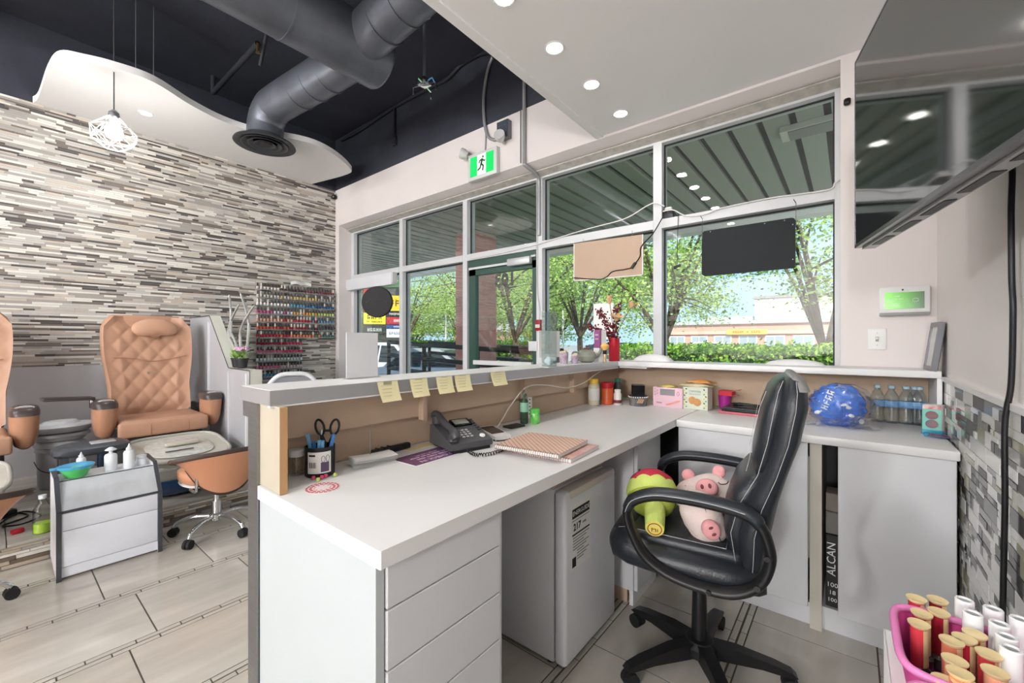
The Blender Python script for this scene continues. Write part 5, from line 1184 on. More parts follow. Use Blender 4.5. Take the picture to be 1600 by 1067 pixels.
# ================================================================ things on the counter ledge and in the windows
def ol(u, v): return onZ(u, v, ZL)
p = ol(858, 574)
ac = thing('acrylic_display', 'tall clear acrylic display tube on the ledge by the door mullion', 'display', (p.x - .0, p.y, ZL), R(-10))
obj('tube_wall', G().box(-.026, .026, -.026, -.0245, .006, .27).box(-.026, .026, .0245, .026, .006, .27).box(-.026, -.0245, -.0245, .0245, .006, .27).box(.0245, .026, -.0245, .0245, .006, .27), glass('acrylic_tube', (.9, .96, .95), 1.6, .1), ac, 0)
obj('base_plate', G().rbox((0, .01, .003), (.07, .1, .005), .001), M('base_grey', (178, 180, 182), .3), ac)
obj('crystal_fill', G().sph((0, 0, .03), (.02, .02, .022), 12, 8, fn=crum(2, .2)), M('crystal', (226, 230, 236), .15), ac)
p = Vector((-1.32, 1.98, ZL))
sg = thing('paper_sign', 'white paper sign with a small peach motif standing on the ledge', 'sign', p, R(0))
hS = .15
obj('sheet', G().box(-.001, .001, -.105, .105, .035, .035 + hS), PAPER, sg, 0)
obj('motif', G().sph((.0014, -.01, .1), (.0008, .009, .016), 10, 8).sph((.0014, .012, .1), (.0008, .009, .016), 10, 8), M('peach_ink', (224, 202, 190), .6), sg)
obj('sign_foot', G().box(-.012, .012, -.06, .06, 0, .006).box(-.0018, .0018, -.05, .05, .006, .04), CLEARP, sg, 0)
def cup(label, u, v, r_, h):
    t = thing('floral_cup', label, 'cup', ol(u, v)); obj('cup_wall', G().lathe([(r_ * .8, 0), (r_ * .86, .003), (r_, h), (r_ * .94, h), (r_ * .8, .005), (0, .005)], 20), M('floral_grey', (196, 190, 198), .5, noise=1, nscale=45, rgb2=(160, 120, 150)), t)
    obj('dried_filling', G().sph((0, 0, h), (r_ * .9, r_ * .9, .012), 12, 8, fn=crum(3, .25)), M('dried_petals', (206, 190, 160), .8), t)
cup('grey floral cup beside the clear display tube', 881, 568, .026, .062); cup('small lilac floral cup with dried petals near the teapot', 898, 568, .021, .045)
p = ol(919, 566)
tpz = thing('teapot', 'grey green ceramic teapot on the ledge corner', 'teapot', (p.x - .01, p.y, ZL))
obj('pot_body', G().lathe([(.03, 0), (.045, .008), (.056, .035), (.05, .06), (.03, .075), (.02, .078)], 24), M('sage_glaze', (146, 150, 138), .2, noise=.2, nscale=9), tpz)
obj('pot_lid', G().lathe([(.026, .076), (.022, .086), (.006, .09), (.008, .1), (0, .104)], 18), M('lid_brown', (104, 84, 72), .3), tpz)
obj('spout', G().tube(smoothpath([(.03, .035, .03), (.05, .06, .05), (.06, .075, .085)], 5), [.014] * 5 + [.009] * 5 + [.007], 10), MATS['sage_glaze'], tpz, 60)
obj('handle', G().tube(smoothpath([(-.03, -.035, .06), (-.055, -.065, .06), (-.055, -.065, .025), (-.035, -.04, .02)], 5), .006, 8), MATS['sage_glaze'], tpz, 60)
p = ol(931, 566)
wbx = carton('white_box', 'plain white carton under the purple box on the ledge', (p.x - .02, p.y + .09, ZL), (.05, .06, .085), PAPER, None, R(-20))
pbx = thing('purple_box', 'purple cosmetic box standing on the white carton', 'box', (p.x - .018, p.y + .09, ZL + .0855), R(-20))
obj('carton', G().rbox((0, 0, .055), (.048, .055, .11), .001, 1), M('purple_card', (146, 84, 132), .45), pbx)
obj('white_side', G().box(.0243, .0248, -.012, .027, .001, .109), PAPER, pbx, 0)
marks((4,), .014, PAPER, pbx, (-.0, -.0282, .08), (R(90), 0, 0), ext=.0002); marks((5,), .011, PAPER, pbx, (-.0, -.0282, .055), (R(90), 0, 0), ext=.0002)
p = ol(945, 566)
br = thing('dust_brush', 'orange bristled dusting brush standing on its end', 'brush', (p.x + .005, p.y - .01, ZL))
obj('handle', G().lathe([(.009, 0), (.01, .002), (.01, .05)], 14), M('brush_gold', (226, 196, 150), .25, .5), br)
obj('ferrule', G().lathe([(.0105, .05), (.0115, .052), (.0115, .072), (.01, .073)], 14), BLACK, br)
obj('bristles', G().lathe([(.011, .073), (.022, .088), (.026, .098), (.018, .11), (0, .115)], 18), M('bristle_orange', (232, 168, 74), .8, noise=1, nscale=30, stretch=(1, 1, .2), rgb2=(238, 200, 130)), br)
p = ol(955, 563)
vz = thing('red_vase', 'tall red cylinder vase holding dried flowers on the ledge corner', 'vase', (p.x + .045, p.y - .05, ZL))
obj('vase_wall', G().lathe([(.032, 0), (.034, .003), (.034, .148), (.031, .148), (.03, .006), (0, .006)], 28), M('red_glaze', (186, 24, 44), .35), vz)
fv = Vector(vz.location)
BERRY = M('burgundy_berry', (112, 34, 46), .4); STEM = M('dry_stem', (128, 96, 62), .8); LILY = M('dry_lily', (196, 152, 106), .8)
r_ = random.Random(5)
def stemplant(name, label, tip, cat):
    t = thing(name, label, cat, fv + Vector((0, 0, .008))); pts = smoothpath([(0, 0, 0), (tip[0] * .12, tip[1] * .12, .14), (tip[0] * .5, tip[1] * .5, .14 + (tip[2] - .14) * .5), tip], 6)
    obj('stem', G().tube(pts, .0022, 5), STEM, t); return t, pts
for k, (tip, lab) in enumerate((((-.075, -.055, .31), 'upright burgundy berry spray in the red vase'), ((-.12, -.1, .21), 'drooping burgundy berry spray arching over the purple box'), ((.015, .01, .34), 'tallest burgundy berry spray in the red vase'))):
    t, pts = stemplant('berry_spray', lab, tip, 'dried flower')
    g = G()
    for p in pts[6:]:
        for q in range(13): g.sph(tuple(p + Vector((r_.gauss(0, .013), r_.gauss(0, .013), r_.gauss(0, .014)))), .0058, 6, 4)
    o = obj('berries', g, BERRY, t, 60); o['kind'] = 'stuff'
for k, (tip, lab) in enumerate((((.03, -.03, .25), 'dried cream lily bloom in the red vase'), ((.085, .05, .33), 'dried tan lily bloom tilting toward the window mullion'), ((-.03, .0, .36), 'closed dried bud above the berry sprays'))):
    t, pts = stemplant('dried_lily', lab, tip, 'dried flower'); tipv = Vector(tip); ax = (tipv - pts[-4]).normalized()
    for q in range(6):
        a = ax.orthogonal().normalized(); a = (Matrix.Rotation(2 * PI * q / 6, 3, ax) @ a); sd_ = ax.cross(a); op = (1, .8, .25)[k]
        obj('petal', G().grid(lambda u, v: tuple(tipv + ax * (.06 * v - .02 * op * v * v) + a * (op * .05 * v) + sd_ * ((u - .5) * .03 * math.sin(PI * (.12 + .86 * v))) + a * (.006 * math.cos((u - .5) * PI))), 5, 7), LILY if q % 2 else M('dry_lily_pale', (214, 178, 136), .8), t, 60)
    if k == 0: obj('flower_centre', G().sph(tuple(tipv + ax * .012), .014, 10, 8), M('lily_centre', (228, 206, 150), .8), t)
g = G()
one('window_card', G().box(-.085, .085, -.001, .001, 0, .28), PAPER, 'plain white card taped to the window behind the dried flowers', 'card', loc=((onY(929, 500, 2.99).x + onY(957, 500, 2.99).x) / 2, 2.99, onY(940, 530, 2.99).z))
# low white cushions on the window side of the ledge
def cush(label, u0, u1, v, h, y=2.68):
    a, b = onY(u0, v, y), onY(u1, v, y); w_ = b.x - a.x
    t = thing('folded_cloth', label, 'cloth', ((a.x + b.x) / 2, y, ZL))
    obj('cloth_fold', G().grid(lambda u, v: ((u - .5) * w_, (v - .5) * .09, .001 + h * (math.sin(PI * u) ** .45) * (math.sin(PI * v) ** .5)), 20, 9).box(-w_ / 2, w_ / 2, -.045, .045, .0002, .001), M('white_cloth', (226, 227, 228), .8), t, 60)
cush('low white folded cloth on the ledge at the window mullion', 992, 1050, 566, .045); cush('thin white folded cloth on the ledge under the black board', 1196, 1290, 570, .03)
sh_ = onZ(566, 595, ZL)
shd = thing('sign_holder', 'blank white card sign standing on the near part of the ledge', 'sign', (-1.30, (onX(541, 590, -1.30).y + onX(590, 590, -1.30).y) / 2, ZL))
wS = onX(590, 590, -1.30).y - onX(541, 590, -1.30).y
obj('card', G().box(-.0015, .0015, -wS / 2, wS / 2, .004, .155), M('card_matt', (206, 207, 209), .7), shd, 0); obj('card_foot', G().box(-.02, .02, -wS / 2, wS / 2, 0, .004), CLEARP, shd, 0)
# red pull station on the mullion
fa = onY(847, 508, YF)
fs = thing('fire_alarm_pull', 'red fire alarm pull station on the mullion beside the door', 'alarm', (-2.063, YF, fa.z))
obj('station_body', G().rbox((0, -.015, 0), (.055, .03, .095), .004), M('alarm_red', (142, 22, 36), .4), fs); obj('pull_label', G().box(-.022, .022, -.0312, -.0305, -.02, .006), PAPER, fs, 0)
marks((4,), .015, INK, fs, (0, -.0316, -.007), (R(90), 0, 0), ext=.0002)
wire('alarm_wire', [(-2.06, YF - .004, fa.z + .048), (-2.058, YF - .005, fa.z + .15), (-2.082, YF - .006, fa.z + .3), (-2.082, YF - .006, 1.97), (-2.085, YF - .010, 2.3), (-2.085, YF - .012, 2.58)], .0035, M('wire_grey_paint', (190, 190, 190), .5), 'thin grey wire rising from the red pull station along the mullion')
# boards hung in the windows
cbp = thing('cardboard_panel', 'plain brown cardboard panel hung inside the window', 'board', ((-1.702 - 1.15) / 2, 2.91, 1.675)); wC = .552
obj('board', G().prism([(-wC / 2, 0.008), (wC / 2, 0), (wC / 2, .285), (-wC / 2, .30)], -.006, .006, lambda a, b, h: (a, h, b)), M('cardboard', (186, 162, 142), .8, noise=.05, nscale=5), cbp, 0)
obj('white_edge', G().box(-wC / 2 - .006, -wC / 2, -.007, .007, .008, .3).box(wC / 2, wC / 2 + .006, -.007, .007, 0, .285).prism([(-wC / 2, .008), (wC / 2, 0), (wC / 2, -.006), (-wC / 2, .002)], -.007, .007, lambda a, b, h: (a, h, b)), PAPER, cbp, 0)
for q in (-.2, .2): obj('hanger', G().cyl((q, 0, .287), (q, 0, .325), .002, n=5), STEEL, cbp)
wy = 2.9
dw = thing('dimmer_cable', 'black cable with an inline switch lying over the cardboard panel', 'cable', (-1.1, wy, 1.7))
q = [onY(u, v, wy) - Vector((-1.1, wy, 1.7)) for u, v in ((1035, 340), (1020, 365), (1002, 385), (1000, 400), (992, 412))]
obj('cable', G().tube(smoothpath(q, 6), .004, 6).tube(smoothpath([onY(u, v, wy) - Vector((-1.1, wy, 1.7)) for u, v in ((988, 418), (975, 421), (957, 424), (948, 432), (935, 436), (897, 434))], 6), .004, 6), BLACK, dw, 60)
a_, b_ = onY(993, 410, wy), onY(987, 419, wy); obj('inline_switch', G().tube([a_ - Vector((-1.1, wy, 1.7)), b_ - Vector((-1.1, wy, 1.7))], .011, 8), BLACK, dw)
bb = thing('black_sign_board', 'dark rounded sign board seen from behind, hung by strings in the window', 'board', ((-.749 - .244) / 2, 2.9, 1.622)); wC = .505
rr = .022; pts = []
for cx_, cz_, a0 in ((wC / 2 - rr, rr, -90), (wC / 2 - rr, .29 - rr, 0), (-wC / 2 + rr, .29 - rr, 90), (-wC / 2 + rr, rr, 180)):
    for k in range(6): pts.append((cx_ + rr * math.cos(R(a0 + 18 * k)), cz_ + rr * math.sin(R(a0 + 18 * k))))
obj('board', G().prism(pts, -.008, .008, lambda a, b, h: (a, h, b)), M('board_slate', (18, 27, 30), .5, spec=.25, noise=.4, nscale=4), bb, 30)
for x_ in (-wC / 2 + .004, wC / 2 + .003): obj('string', G().cyl((x_, -.01, .24), (x_, -.004, .375), .0016, n=5), STEEL, bb)
for x_ in (-wC / 2 + .004, wC / 2 + .003): obj('hook', G().tube([(x_, -.004, .372), (x_ - .008, -.006, .385), (x_ - .012, -.004, .395)], .002, 5), BLACK, bb)
for (x_, z_) in ((-.2, .28), (.1, .28), (.2, .28), (.24, .25), (.24, .05)): obj('screw', G().cyl((x_, -.0095, z_), (x_, -.008, z_), .003, n=8), STEEL, bb)
rs = thing('round_sign', 'black round sign hanging under the white shade box', 'sign', (-4.33, 2.86, 1.482), R(38))
obj('disc', G().lathe([(0, -.02), (.175, -.02), (.182, -.012), (.182, .012), (.175, .02), (0, .02)], 40, (0, 0, .183), Euler((R(90), 0, 0))), M('matt_black', (16, 16, 17), .6), rs)
obj('sign_rim', G().tube([(.12 * math.cos(x), -.022, .185 + .05 * math.sin(x) - .02) for x in [PI * i / 14 for i in range(15)]], .004, 6), GREYD, rs)
obj('hanger', G().cyl((0, 0, .364), (0, 0, .368), .003, n=6), BLACK, rs)
sb_ = thing('shade_box', 'white roller shade box across the head of the corner window', 'roller shade', (-4.53, 2.9, 1.85))
obj('cassette', G().rbox((-.01, 0, .07), (.95, .07, .14), .006), M('shade_white', (218, 220, 224), .5), sb_); [obj('end_bracket', G().box(a, a + .02, -.03, .03, .02, .14), ALU, sb_, 0) for a in (.466, -.506)]
ad = thing('power_adaptor', 'black adaptor tucked on the transom at the window mullion', 'adaptor', (-.985, 2.975, 2.052))
obj('adaptor_body', G().rbox((0, 0, .03), (.07, .045, .06), .006), BLACK, ad); obj('adaptor_plug', G().rbox((.0, -.01, .072), (.05, .03, .022), .008), M('plug_cream', (206, 204, 198), .4), ad)
CBW = M('cable_white', (218, 216, 212), .5); yy = YF - .012
wire('white_cable', [onY(u, v, yy) for u, v in ((735, 404), (770, 398), (830, 384), (870, 372), (920, 357), (975, 342), (1010, 322), (1024, 317), (1038, 322))], .0045, CBW, 'white cable drooping along the transom over the door')
wire('white_cable', [onY(u, v, yy) for u, v in ((1036, 330), (1052, 328), (1072, 337), (1100, 335), (1128, 325), (1200, 310), (1250, 303), (1296, 296), (1305, 285), (1314, 279), (1324, 276))], .0045, CBW, 'white cable running along the transom above the black board')
wire('black_wire', [onY(u, v, yy) for u, v in ((1060, 330), (1059, 360), (1058, 412))], .002, BLACK, 'thin black wire hanging from the transom beside the mullion')
one('hanging_clip', G().rbox((0, 0, 0), (.05, .012, .018), .005, 2, Euler((0, R(-15), 0))).rbox((-.012, 0, -.006), (.02, .014, .02), .005), BLACK, 'small black clip at the end of the thin hanging wire', 'clip', loc=onY(1058, 416, yy))
# ================================================================ lower right: shelf with polish baskets
XS0, YS1, ZSH = .045, .875, .75
shf = thing('side_shelf', 'white shelf at the right wall carrying the pink baskets', 'shelf', (.17, .5, 0))
obj('shelf_top', rel(shf, G().box(XS0, .296, .1, YS1, ZSH - .02, ZSH)), WHITE, shf, 0)
for y in (.12, .84): obj('leg_panel', rel(shf, G().box(XS0 + .02, .29, y, y + .018, 0, ZSH - .0205)), WHITE, shf, 0)
one('shelf_cloth', G().box(XS0 - .003, .2, .25, YS1 + .002, ZSH + .0002, ZSH + .0012).box(XS0 - .004, XS0 - .0025, .25, YS1 + .002, ZSH - .2, ZSH + .0012).box(XS0 - .003, .2, YS1 + .001, YS1 + .0022, ZSH - .06, ZSH + .0012), PAPER, 'white paper cover draped over the edge of the side shelf', 'paper cover')
MAG = M('basket_pink', (206, 74, 146), .35); MAGL = M('basket_pink_rim', (222, 128, 184), .35)
ZB = ZSH + .0015
def basket(label, y0, y1):
    t = thing('polish_basket', label, 'basket', (.125, (y0 + y1) / 2, ZB)); hy = (y1 - y0) / 2; hx = .078; h = .066
    def wall(u, v, s=1):
        th = 2 * PI * u; c, s_ = math.cos(th), math.sin(th); k = .86 + .14 * v
        return (hx * k * math.copysign(abs(c) ** .35, c), hy * k * math.copysign(abs(s_) ** .35, s_), .001 + v * h)
    obj('wall', G().grid(wall, 64, 5, wrapu=True).box(-hx * .85, hx * .85, -hy * .85, hy * .85, 0, .003), MAG, t, 40)
    obj('rim', G().tube([wall(i / 64, 1) for i in range(64)], .0048, 7, closed=True), MAGL, t, 60)
    for i in range(3):
        obj('rib', G().tube([Vector(wall(.125, v)).lerp(Vector(wall(.375, v)), .5) + Vector((0, .0005, 0)) for v in (.2 + .3 * i, .21 + .3 * i)], .001, 5), MAGL, t)
    return t
basket('pink plastic basket against the base cabinet side of the shelf', .665, .828)
basket('pink plastic basket on the shelf, the one with its rim nearest the shelf middle', .49, .652)
GELB = {c: M('gel_%d_%d_%d' % c, c, .12, coat=.5) for c in ((186, 40, 62), (150, 30, 48), (206, 120, 92), (196, 60, 70), (214, 150, 120))}
SMOKE = M('smoke_glass', (52, 52, 56), .08, coat=.5)
def gelbottle(i, label, u, v, col, h, base=ZB + .004):
    zt = base + h; p = onZ(u, v, zt); t = thing('gel_polish', label, 'nail polish', (p.x, p.y, base), 0, 'gold capped gel polish bottles')
    obj('glass_base', G().lathe([(.011, 0), (.0125, .002), (.0125, .016), (.009, .02)], 18), SMOKE, t)
    cp = obj('cap', G().lathe([(.0088, .020), (.0090, .021), (.0090, h - .0035)], 22), GELB[col], t)
    obj('gold_back', G().grid(lambda a, b: (.0093 * math.cos(-1.2 + 2.4 * a), .0093 * math.sin(-1.2 + 2.4 * a), .021 + (h - .026) * b), 10, 2).grid(lambda a, b: (.0091 * math.cos(-1.2 + 2.4 * a), .0091 * math.sin(-1.2 + 2.4 * a), .021 + (h - .026) * b), 10, 2), GOLD, cp)
    obj('gold_rim', G().lathe([(.0092, h - .0045), (.0112, h - .002), (.0115, h), (.0095, h), (.0075, h - .001), (0, h - .001)], 24), GOLD, cp)
gl = [(1432, 934, (186, 40, 62), .074, 'gold capped red gel polish in the back corner of the basket'), (1465, 936, (150, 30, 48), .074, 'gold capped dark red gel polish at the back rim of the basket'), (1440, 957, (186, 40, 62), .074, 'gold capped red gel polish in the second row of the basket'), (1467, 955, (150, 30, 48), .076, 'gold capped wine gel polish beside the white bottles'), (1436, 973, (196, 60, 70), .074, 'gold capped coral red gel polish closest to the basket corner'),
      (1487, 1000, (206, 120, 92), .078, 'gold capped peach gel polish at the basket front'), (1507, 996, (150, 30, 48), .078, 'gold capped dark red gel polish beside the peach one'), (1523, 989, (206, 120, 92), .078, 'gold capped amber gel polish next to the white bottles'), (1545, 1020, (196, 60, 70), .078, 'gold capped coral gel polish at the joint of the two baskets'), (1492, 1030, (214, 150, 120), .078, 'gold capped beige gel polish in the other basket'), (1500, 1050, (206, 120, 92), .078, 'second gold capped peach gel polish in the other basket'), (1555, 1048, (214, 150, 120), .078, 'gold capped sand gel polish in the other basket'), (1476, 1062, (186, 40, 62), .066, 'low gold capped red gel polish in the other basket'), (1508, 1066, (214, 150, 120), .072, 'pale gold capped gel polish at the edge of the other basket')]
for i, (u, v, c, h, lab) in enumerate(gl): gelbottle(i, lab, u, v, c, h)
wbm = None
for i, (u, v, lab) in enumerate(((1507, 936, 'white capped polish tube at the back rim of the basket'), (1520, 957, 'white capped polish tube in front of the back rim'), (1552, 950, 'white capped polish tube by the mosaic wall'), (1562, 973, 'white capped polish tube in the second row by the wall'), (1573, 993, 'white capped polish tube in the third row by the wall'), (1580, 1012, 'white capped polish tube in the fourth row by the wall'), (1594, 966, 'white capped polish tube closest to the hanging cable'))):
    h = .088; p = onZ(u, v, ZB + .004 + h); x_ = min(p.x, .185)
    if wbm is None:
        wbm = thing('polish_tube', lab, 'nail polish', (x_, p.y, ZB + .004), 0, 'white capped polish tubes')
        obj('tube_body', G().lathe([(.0095, 0), (.0105, .002), (.0105, .03), (.0095, .032)], 18), M('milky_tube', (216, 212, 208), .3), wbm)
        c_ = obj('tube_cap', G().lathe([(.0098, .033), (.0098, h - .001), (.009, h), (.007, h), (.0068, h - .003), (0, h - .003)], 22), M('cap_white_gloss', (226, 226, 226), .25), wbm)
        obj('cap_inset', G().cyl((0, 0, h - .0029), (0, 0, h - .0022), .0066), M('inset_silver', (150, 152, 154), .3, .7), c_)
    else: dup(wbm, None, location=(x_, p.y, ZB + .004), label=lab)
# ================================================================ ceiling fittings
dl = None
for k, y in enumerate((2.568, 2.173, 1.785, 1.388, .99, .6, .2, -.2)):
    lab = 'round recessed downlight in the white soffit, %s from the window wall' % ('first', 'second', 'third', 'fourth', 'fifth', 'sixth', 'seventh', 'eighth')[k]
    if dl is None:
        dl = thing('downlight', lab, 'downlight', (-1.16, y, ZS), 0, 'recessed downlights in the soffit')
        obj('trim_ring', G().lathe([(.042, -.0005), (.05, -.0005), (.052, -.003), (.046, -.006), (.04, -.004)], 28), PAPER, dl); obj('lens', G().cyl((0, 0, -.004), (0, 0, -.0005), .0405, n=28), LED, dl)
        d0 = dl
    else: dup(d0, None, location=(-1.16, y, ZS), label=lab)
    L = bpy.data.lights.new('downlight_lamp', 'AREA'); L.shape = 'DISK'; L.size = .08; L.energy = .8; L.color = (1, .97, .93)
    o = bpy.data.objects.new('downlight_lamp', L); COL.objects.link(o); o.location = (-1.16, y, ZS - .012)
cdl = onZ(228, 177, 3.12)
cd = thing('downlight', 'small oval downlight in the white wavy ceiling', 'downlight', cdl); obj('trim_ring', G().lathe([(.04, -.0005), (.052, -.0005), (.05, -.004), (.04, -.003)], 24), PAPER, cd); obj('lens', G().cyl((0, 0, -.003), (0, 0, -.0005), .04, n=24), M('led_dim', (255, 253, 250), .4, emit=1.4), cd)
# ---- ducts
DUCT = M('duct_metal', (122, 126, 136), .42, .55, noise=.3, nscale=5, bump=.5, bscale=7)
du = thing('air_duct', 'grey round sheet metal air duct with two side branches under the dark ceiling', 'duct', (-2.81, 1.2, 3.35))
def seams(par, a, b, r, step, tw=.006):
    a, b = Vector(a), Vector(b); n = int((b - a).length / step); d = (b - a).normalized()
    for i in range(1, n): p = a + d * (i * step); obj('seam_ring', rel(du, G().cyl(p - d * tw, p + d * tw, r * 1.018, n=32)), DUCT, par, 40)
ax, az = -2.81, 3.35
m_ = obj('main_duct', rel(du, G().cyl((ax, -2.6, az), (ax, 1.86, az), .21, n=36).lathe([(.21, 0), (.2, .02), (.12, .035), (0, .04)], 36, (ax, 1.86, az), Euler((R(-90), 0, 0)))), DUCT, du, 40)
seams(m_, (ax, -2.6, az), (ax, 1.86, az), .21, .42)
b1_ = obj('branch_duct', rel(du, G().cyl((ax, 1.68, az), (-1.75, 1.66, az + .06), .155, n=32)), DUCT, du, 40); seams(b1_, (ax + .15, 1.68, az), (-1.75, 1.66, az + .06), .155, .22, .004)
el = smoothpath([(ax + .1, 1.72, 3.33), (-3.3, 1.68, 3.33), (-3.9, 1.61, 3.31), (-4.06, 1.59, 3.28), (-4.14, 1.58, 3.18), (-4.15, 1.575, 3.06)], 6)
b2_ = obj('branch_duct', rel(du, G().tube(el, .148, 28)), DUCT, du, 40); seams(b2_, (ax - .2, 1.715, 3.33), (-3.9, 1.62, 3.312), .148, .2, .004)
obj('end_nub', rel(du, G().cyl((ax, 1.9, az), (ax + .02, 1.915, az - .01), .012)), BLACK, du)
for y in (-1.8, -.2, 1.2): obj('hanger_strap', rel(du, G().box(ax - .222, ax - .215, y, y + .03, az, ZC).box(ax + .215, ax + .222, y, y + .03, az, ZC)), BLACK, du, 0)
df = thing('air_diffuser', 'dark round ceiling diffuser at the end of the duct branch', 'diffuser', (-4.15, 1.575, 3.0))
DFM = M('diffuser_grey', (74, 75, 80), .45, .4)
obj('outer_ring', G().lathe([(.15, .06), (.15, .02), (.245, .0), (.25, -.012), (.232, -.016), (.17, .004), (.16, .05)], 40), DFM, df, 50)
for r_ in (.19, .14, .09): obj('cone_ring', G().lathe([(r_ - .04, .02), (r_ - .01, -.004), (r_, -.012), (r_ - .006, -.014), (r_ - .045, .012)], 36), DFM, df, 50)
obj('centre_disc', G().lathe([(0, -.008), (.045, -.008), (.05, -.002), (.02, .02), (0, .02)], 28), BLACK, df)
# ---- pendant lamp
pl_ = thing('pendant_lamp', 'white wire cage pendant lamp with a glowing bulb', 'pendant lamp', (-4.09, .558, 2.58))
obj('cord', G().cyl((0, 0, .26), (0, 0, ZC - 2.58), .004, n=6), M('cord_grey', (70, 70, 74), .6), pl_)
obj('socket', G().lathe([(.012, .27), (.03, .25), (.034, .215), (.03, .2), (0, .2)], 18), M('socket_silver', (150, 152, 156), .3, .6), pl_)
obj('bulb', G().lathe([(.014, .2), (.022, .18), (.045, .14), (.05, .105), (.04, .07), (0, .052)], 22), M('bulb_glow', (255, 252, 245), .3, emit=22), pl_, 60)
cage = G(); rt = [(.035, .215, 6, 0), (.125, .13, 6, .5), (.13, .06, 6, 0), (.06, .0, 6, .5)]; rings = []
for r_, z_, n_, o_ in rt: rings.append([Vector((r_ * math.cos(2 * PI * (i + o_) / n_), r_ * math.sin(2 * PI * (i + o_) / n_), z_)) for i in range(n_)])
for q in rings: cage.tube(q, .0028, 5, closed=True)
for A, B in zip(rings, rings[1:]):
    for i in range(6):
        for j in sorted(range(6), key=lambda j: (A[i] - B[j]).length)[:2]: cage.tube([A[i], B[j]], .0028, 5)
obj('wire_cage', cage, M('cage_white', (232, 232, 232), .4), pl_)
def glow(loc, e):  # point light for the hanging lamp and for the added fill lamps
    Lp = bpy.data.lights.new('pendant_or_fill_glow', 'POINT'); Lp.energy = e; Lp.shadow_soft_size = .12; o = bpy.data.objects.new('pendant_or_fill_glow', Lp); COL.objects.link(o); o.location = loc
glow((-4.09, .558, 2.50), 7)
# made-up copies of the pendant behind the camera, added as fill light
for x, y, z, e, lab in ((-3.6, -1.6, 2.85, 45, 'added fill light shaped as a white cage pendant behind the photographer near the mosaic wall'), (-4.6, -3.5, 3.1, 100, 'added fill light shaped as a white cage pendant farther back along the mosaic wall'), (-2.0, -4.5, 3.1, 150, 'added fill light shaped as a white cage pendant at the back of the room in the middle'), (-1.0, -2.6, 2.82, 35, 'added fill light shaped as a white cage pendant at the back of the room near the right wall')):
    q = dup(pl_, None, location=(x, y, z), label=lab)
    for ch in q.children:
        if ch.name.startswith('cord'): ch.scale = (1, 1, ((ZS if x > -1.4 and y > -2.2 else ZC) - z) / (ZC - 2.58))
    glow((x, y, z - .08), e)
# invented globe lamps out of view on the right wall, added to brighten the room
for y, lab in ((-2.4, 'added white globe fill lamp on the right wall, the one closer to the television'), (-3.9, 'added white globe fill lamp on the right wall in the middle'), (-5.4, 'added white globe fill lamp on the right wall, the one closest to the back wall')):
    t = thing('wall_lamp', lab, 'added fill lamp', (XR, y, 1.8), 0, 'added globe fill lamps'); obj('wall_plate', G().rbox((-.01, 0, 0), (.02, .1, .14), .006), WPL, t); obj('lamp_arm', G().cyl((-.02, 0, -.04), (-.12, 0, -.06), .01), CHROME, t)
    obj('globe', G().sph((-.12, 0, .03), .085, 20, 12), M('globe_glow', (255, 250, 244), .4, emit=9), t, 80); glow((XR - .12, y, 1.83), {-2.4: 70, -3.9: 180, -5.4: 260}[y])
# ---- hanging bracket, pipes, conduits
hb_ = thing('ceiling_bracket', 'silver projector bracket with four feet hanging from a pole', 'bracket', (-2.575, 2.117, 3.18))
obj('pole', G().cyl((0, 0, .05), (0, 0, ZC - 3.18), .012), M('pole_grey', (140, 142, 146), .35, .6), hb_); obj('ceiling_plate', G().lathe([(.0, 0), (.05, 0), (.045, .02), (.02, .03), (0, .03)], 18, (0, 0, ZC - 3.18 - .03)), M('plate_silver', (190, 192, 196), .3, .7), hb_)
obj('bracket_head', G().rbox((0, 0, .03), (.09, .09, .05), .015), CHROME, hb_)
for k in range(4):
    an = R(20 + 90 * k); c, s = math.cos(an), math.sin(an); obj('bracket_foot', G().tube([(0, 0, .015), (c * .1, s * .1, .01), (c * .1, s * .1, -.045)], .006, 6), CHROME, hb_)
obj('blue_lead', G().tube([(.03, .0, .03), (.07, .02, .05), (.09, .02, .01)], .005, 6), M('lead_blue', (90, 160, 210), .4), hb_)
PIPE = M('dark_pipe', (44, 46, 54), .6)
sp1 = thing('sprinkler_pipe', 'dark painted sprinkler pipe with a brass head under the ceiling', 'pipe', (-3.9, 1.6, 3.6))
A, B = onZ(403, 68, 3.6), onZ(333, 145, 3.6)
obj('pipe_run', rel(sp1, G().cyl(A, B, .022)), PIPE, sp1); obj('sprinkler_head', rel(sp1, G().cyl(A, A - Vector((0, 0, .06)), .012).lathe([(.0, 0), (.018, 0), (.014, .006), (0, .006)], 12, A - Vector((0, 0, .075)))), M('brass', (176, 150, 96), .3, .9), sp1)
obj('pipe_drop', rel(sp1, G().cyl(B, B + Vector((0, 0, .16)), .02)), PIPE, sp1)
A, B, C_ = onZ(375, 22, 3.7), onZ(490, 85, 3.7), onZ(418, 45, 3.7)
sp2 = thing('lighting_track', 'black lighting track fixed to the dark ceiling', 'track', A)
obj('track_rail', rel(sp2, G().tube([A, B], .022, 4)), BLACK, sp2); obj('track_stem', rel(sp2, G().cyl(C_, (C_.x - .2, C_.y + .02, 3.5), .014)), PIPE, sp2); obj('track_mount', rel(sp2, G().cyl(C_, (C_.x, C_.y, ZC), .01)), PIPE, sp2)
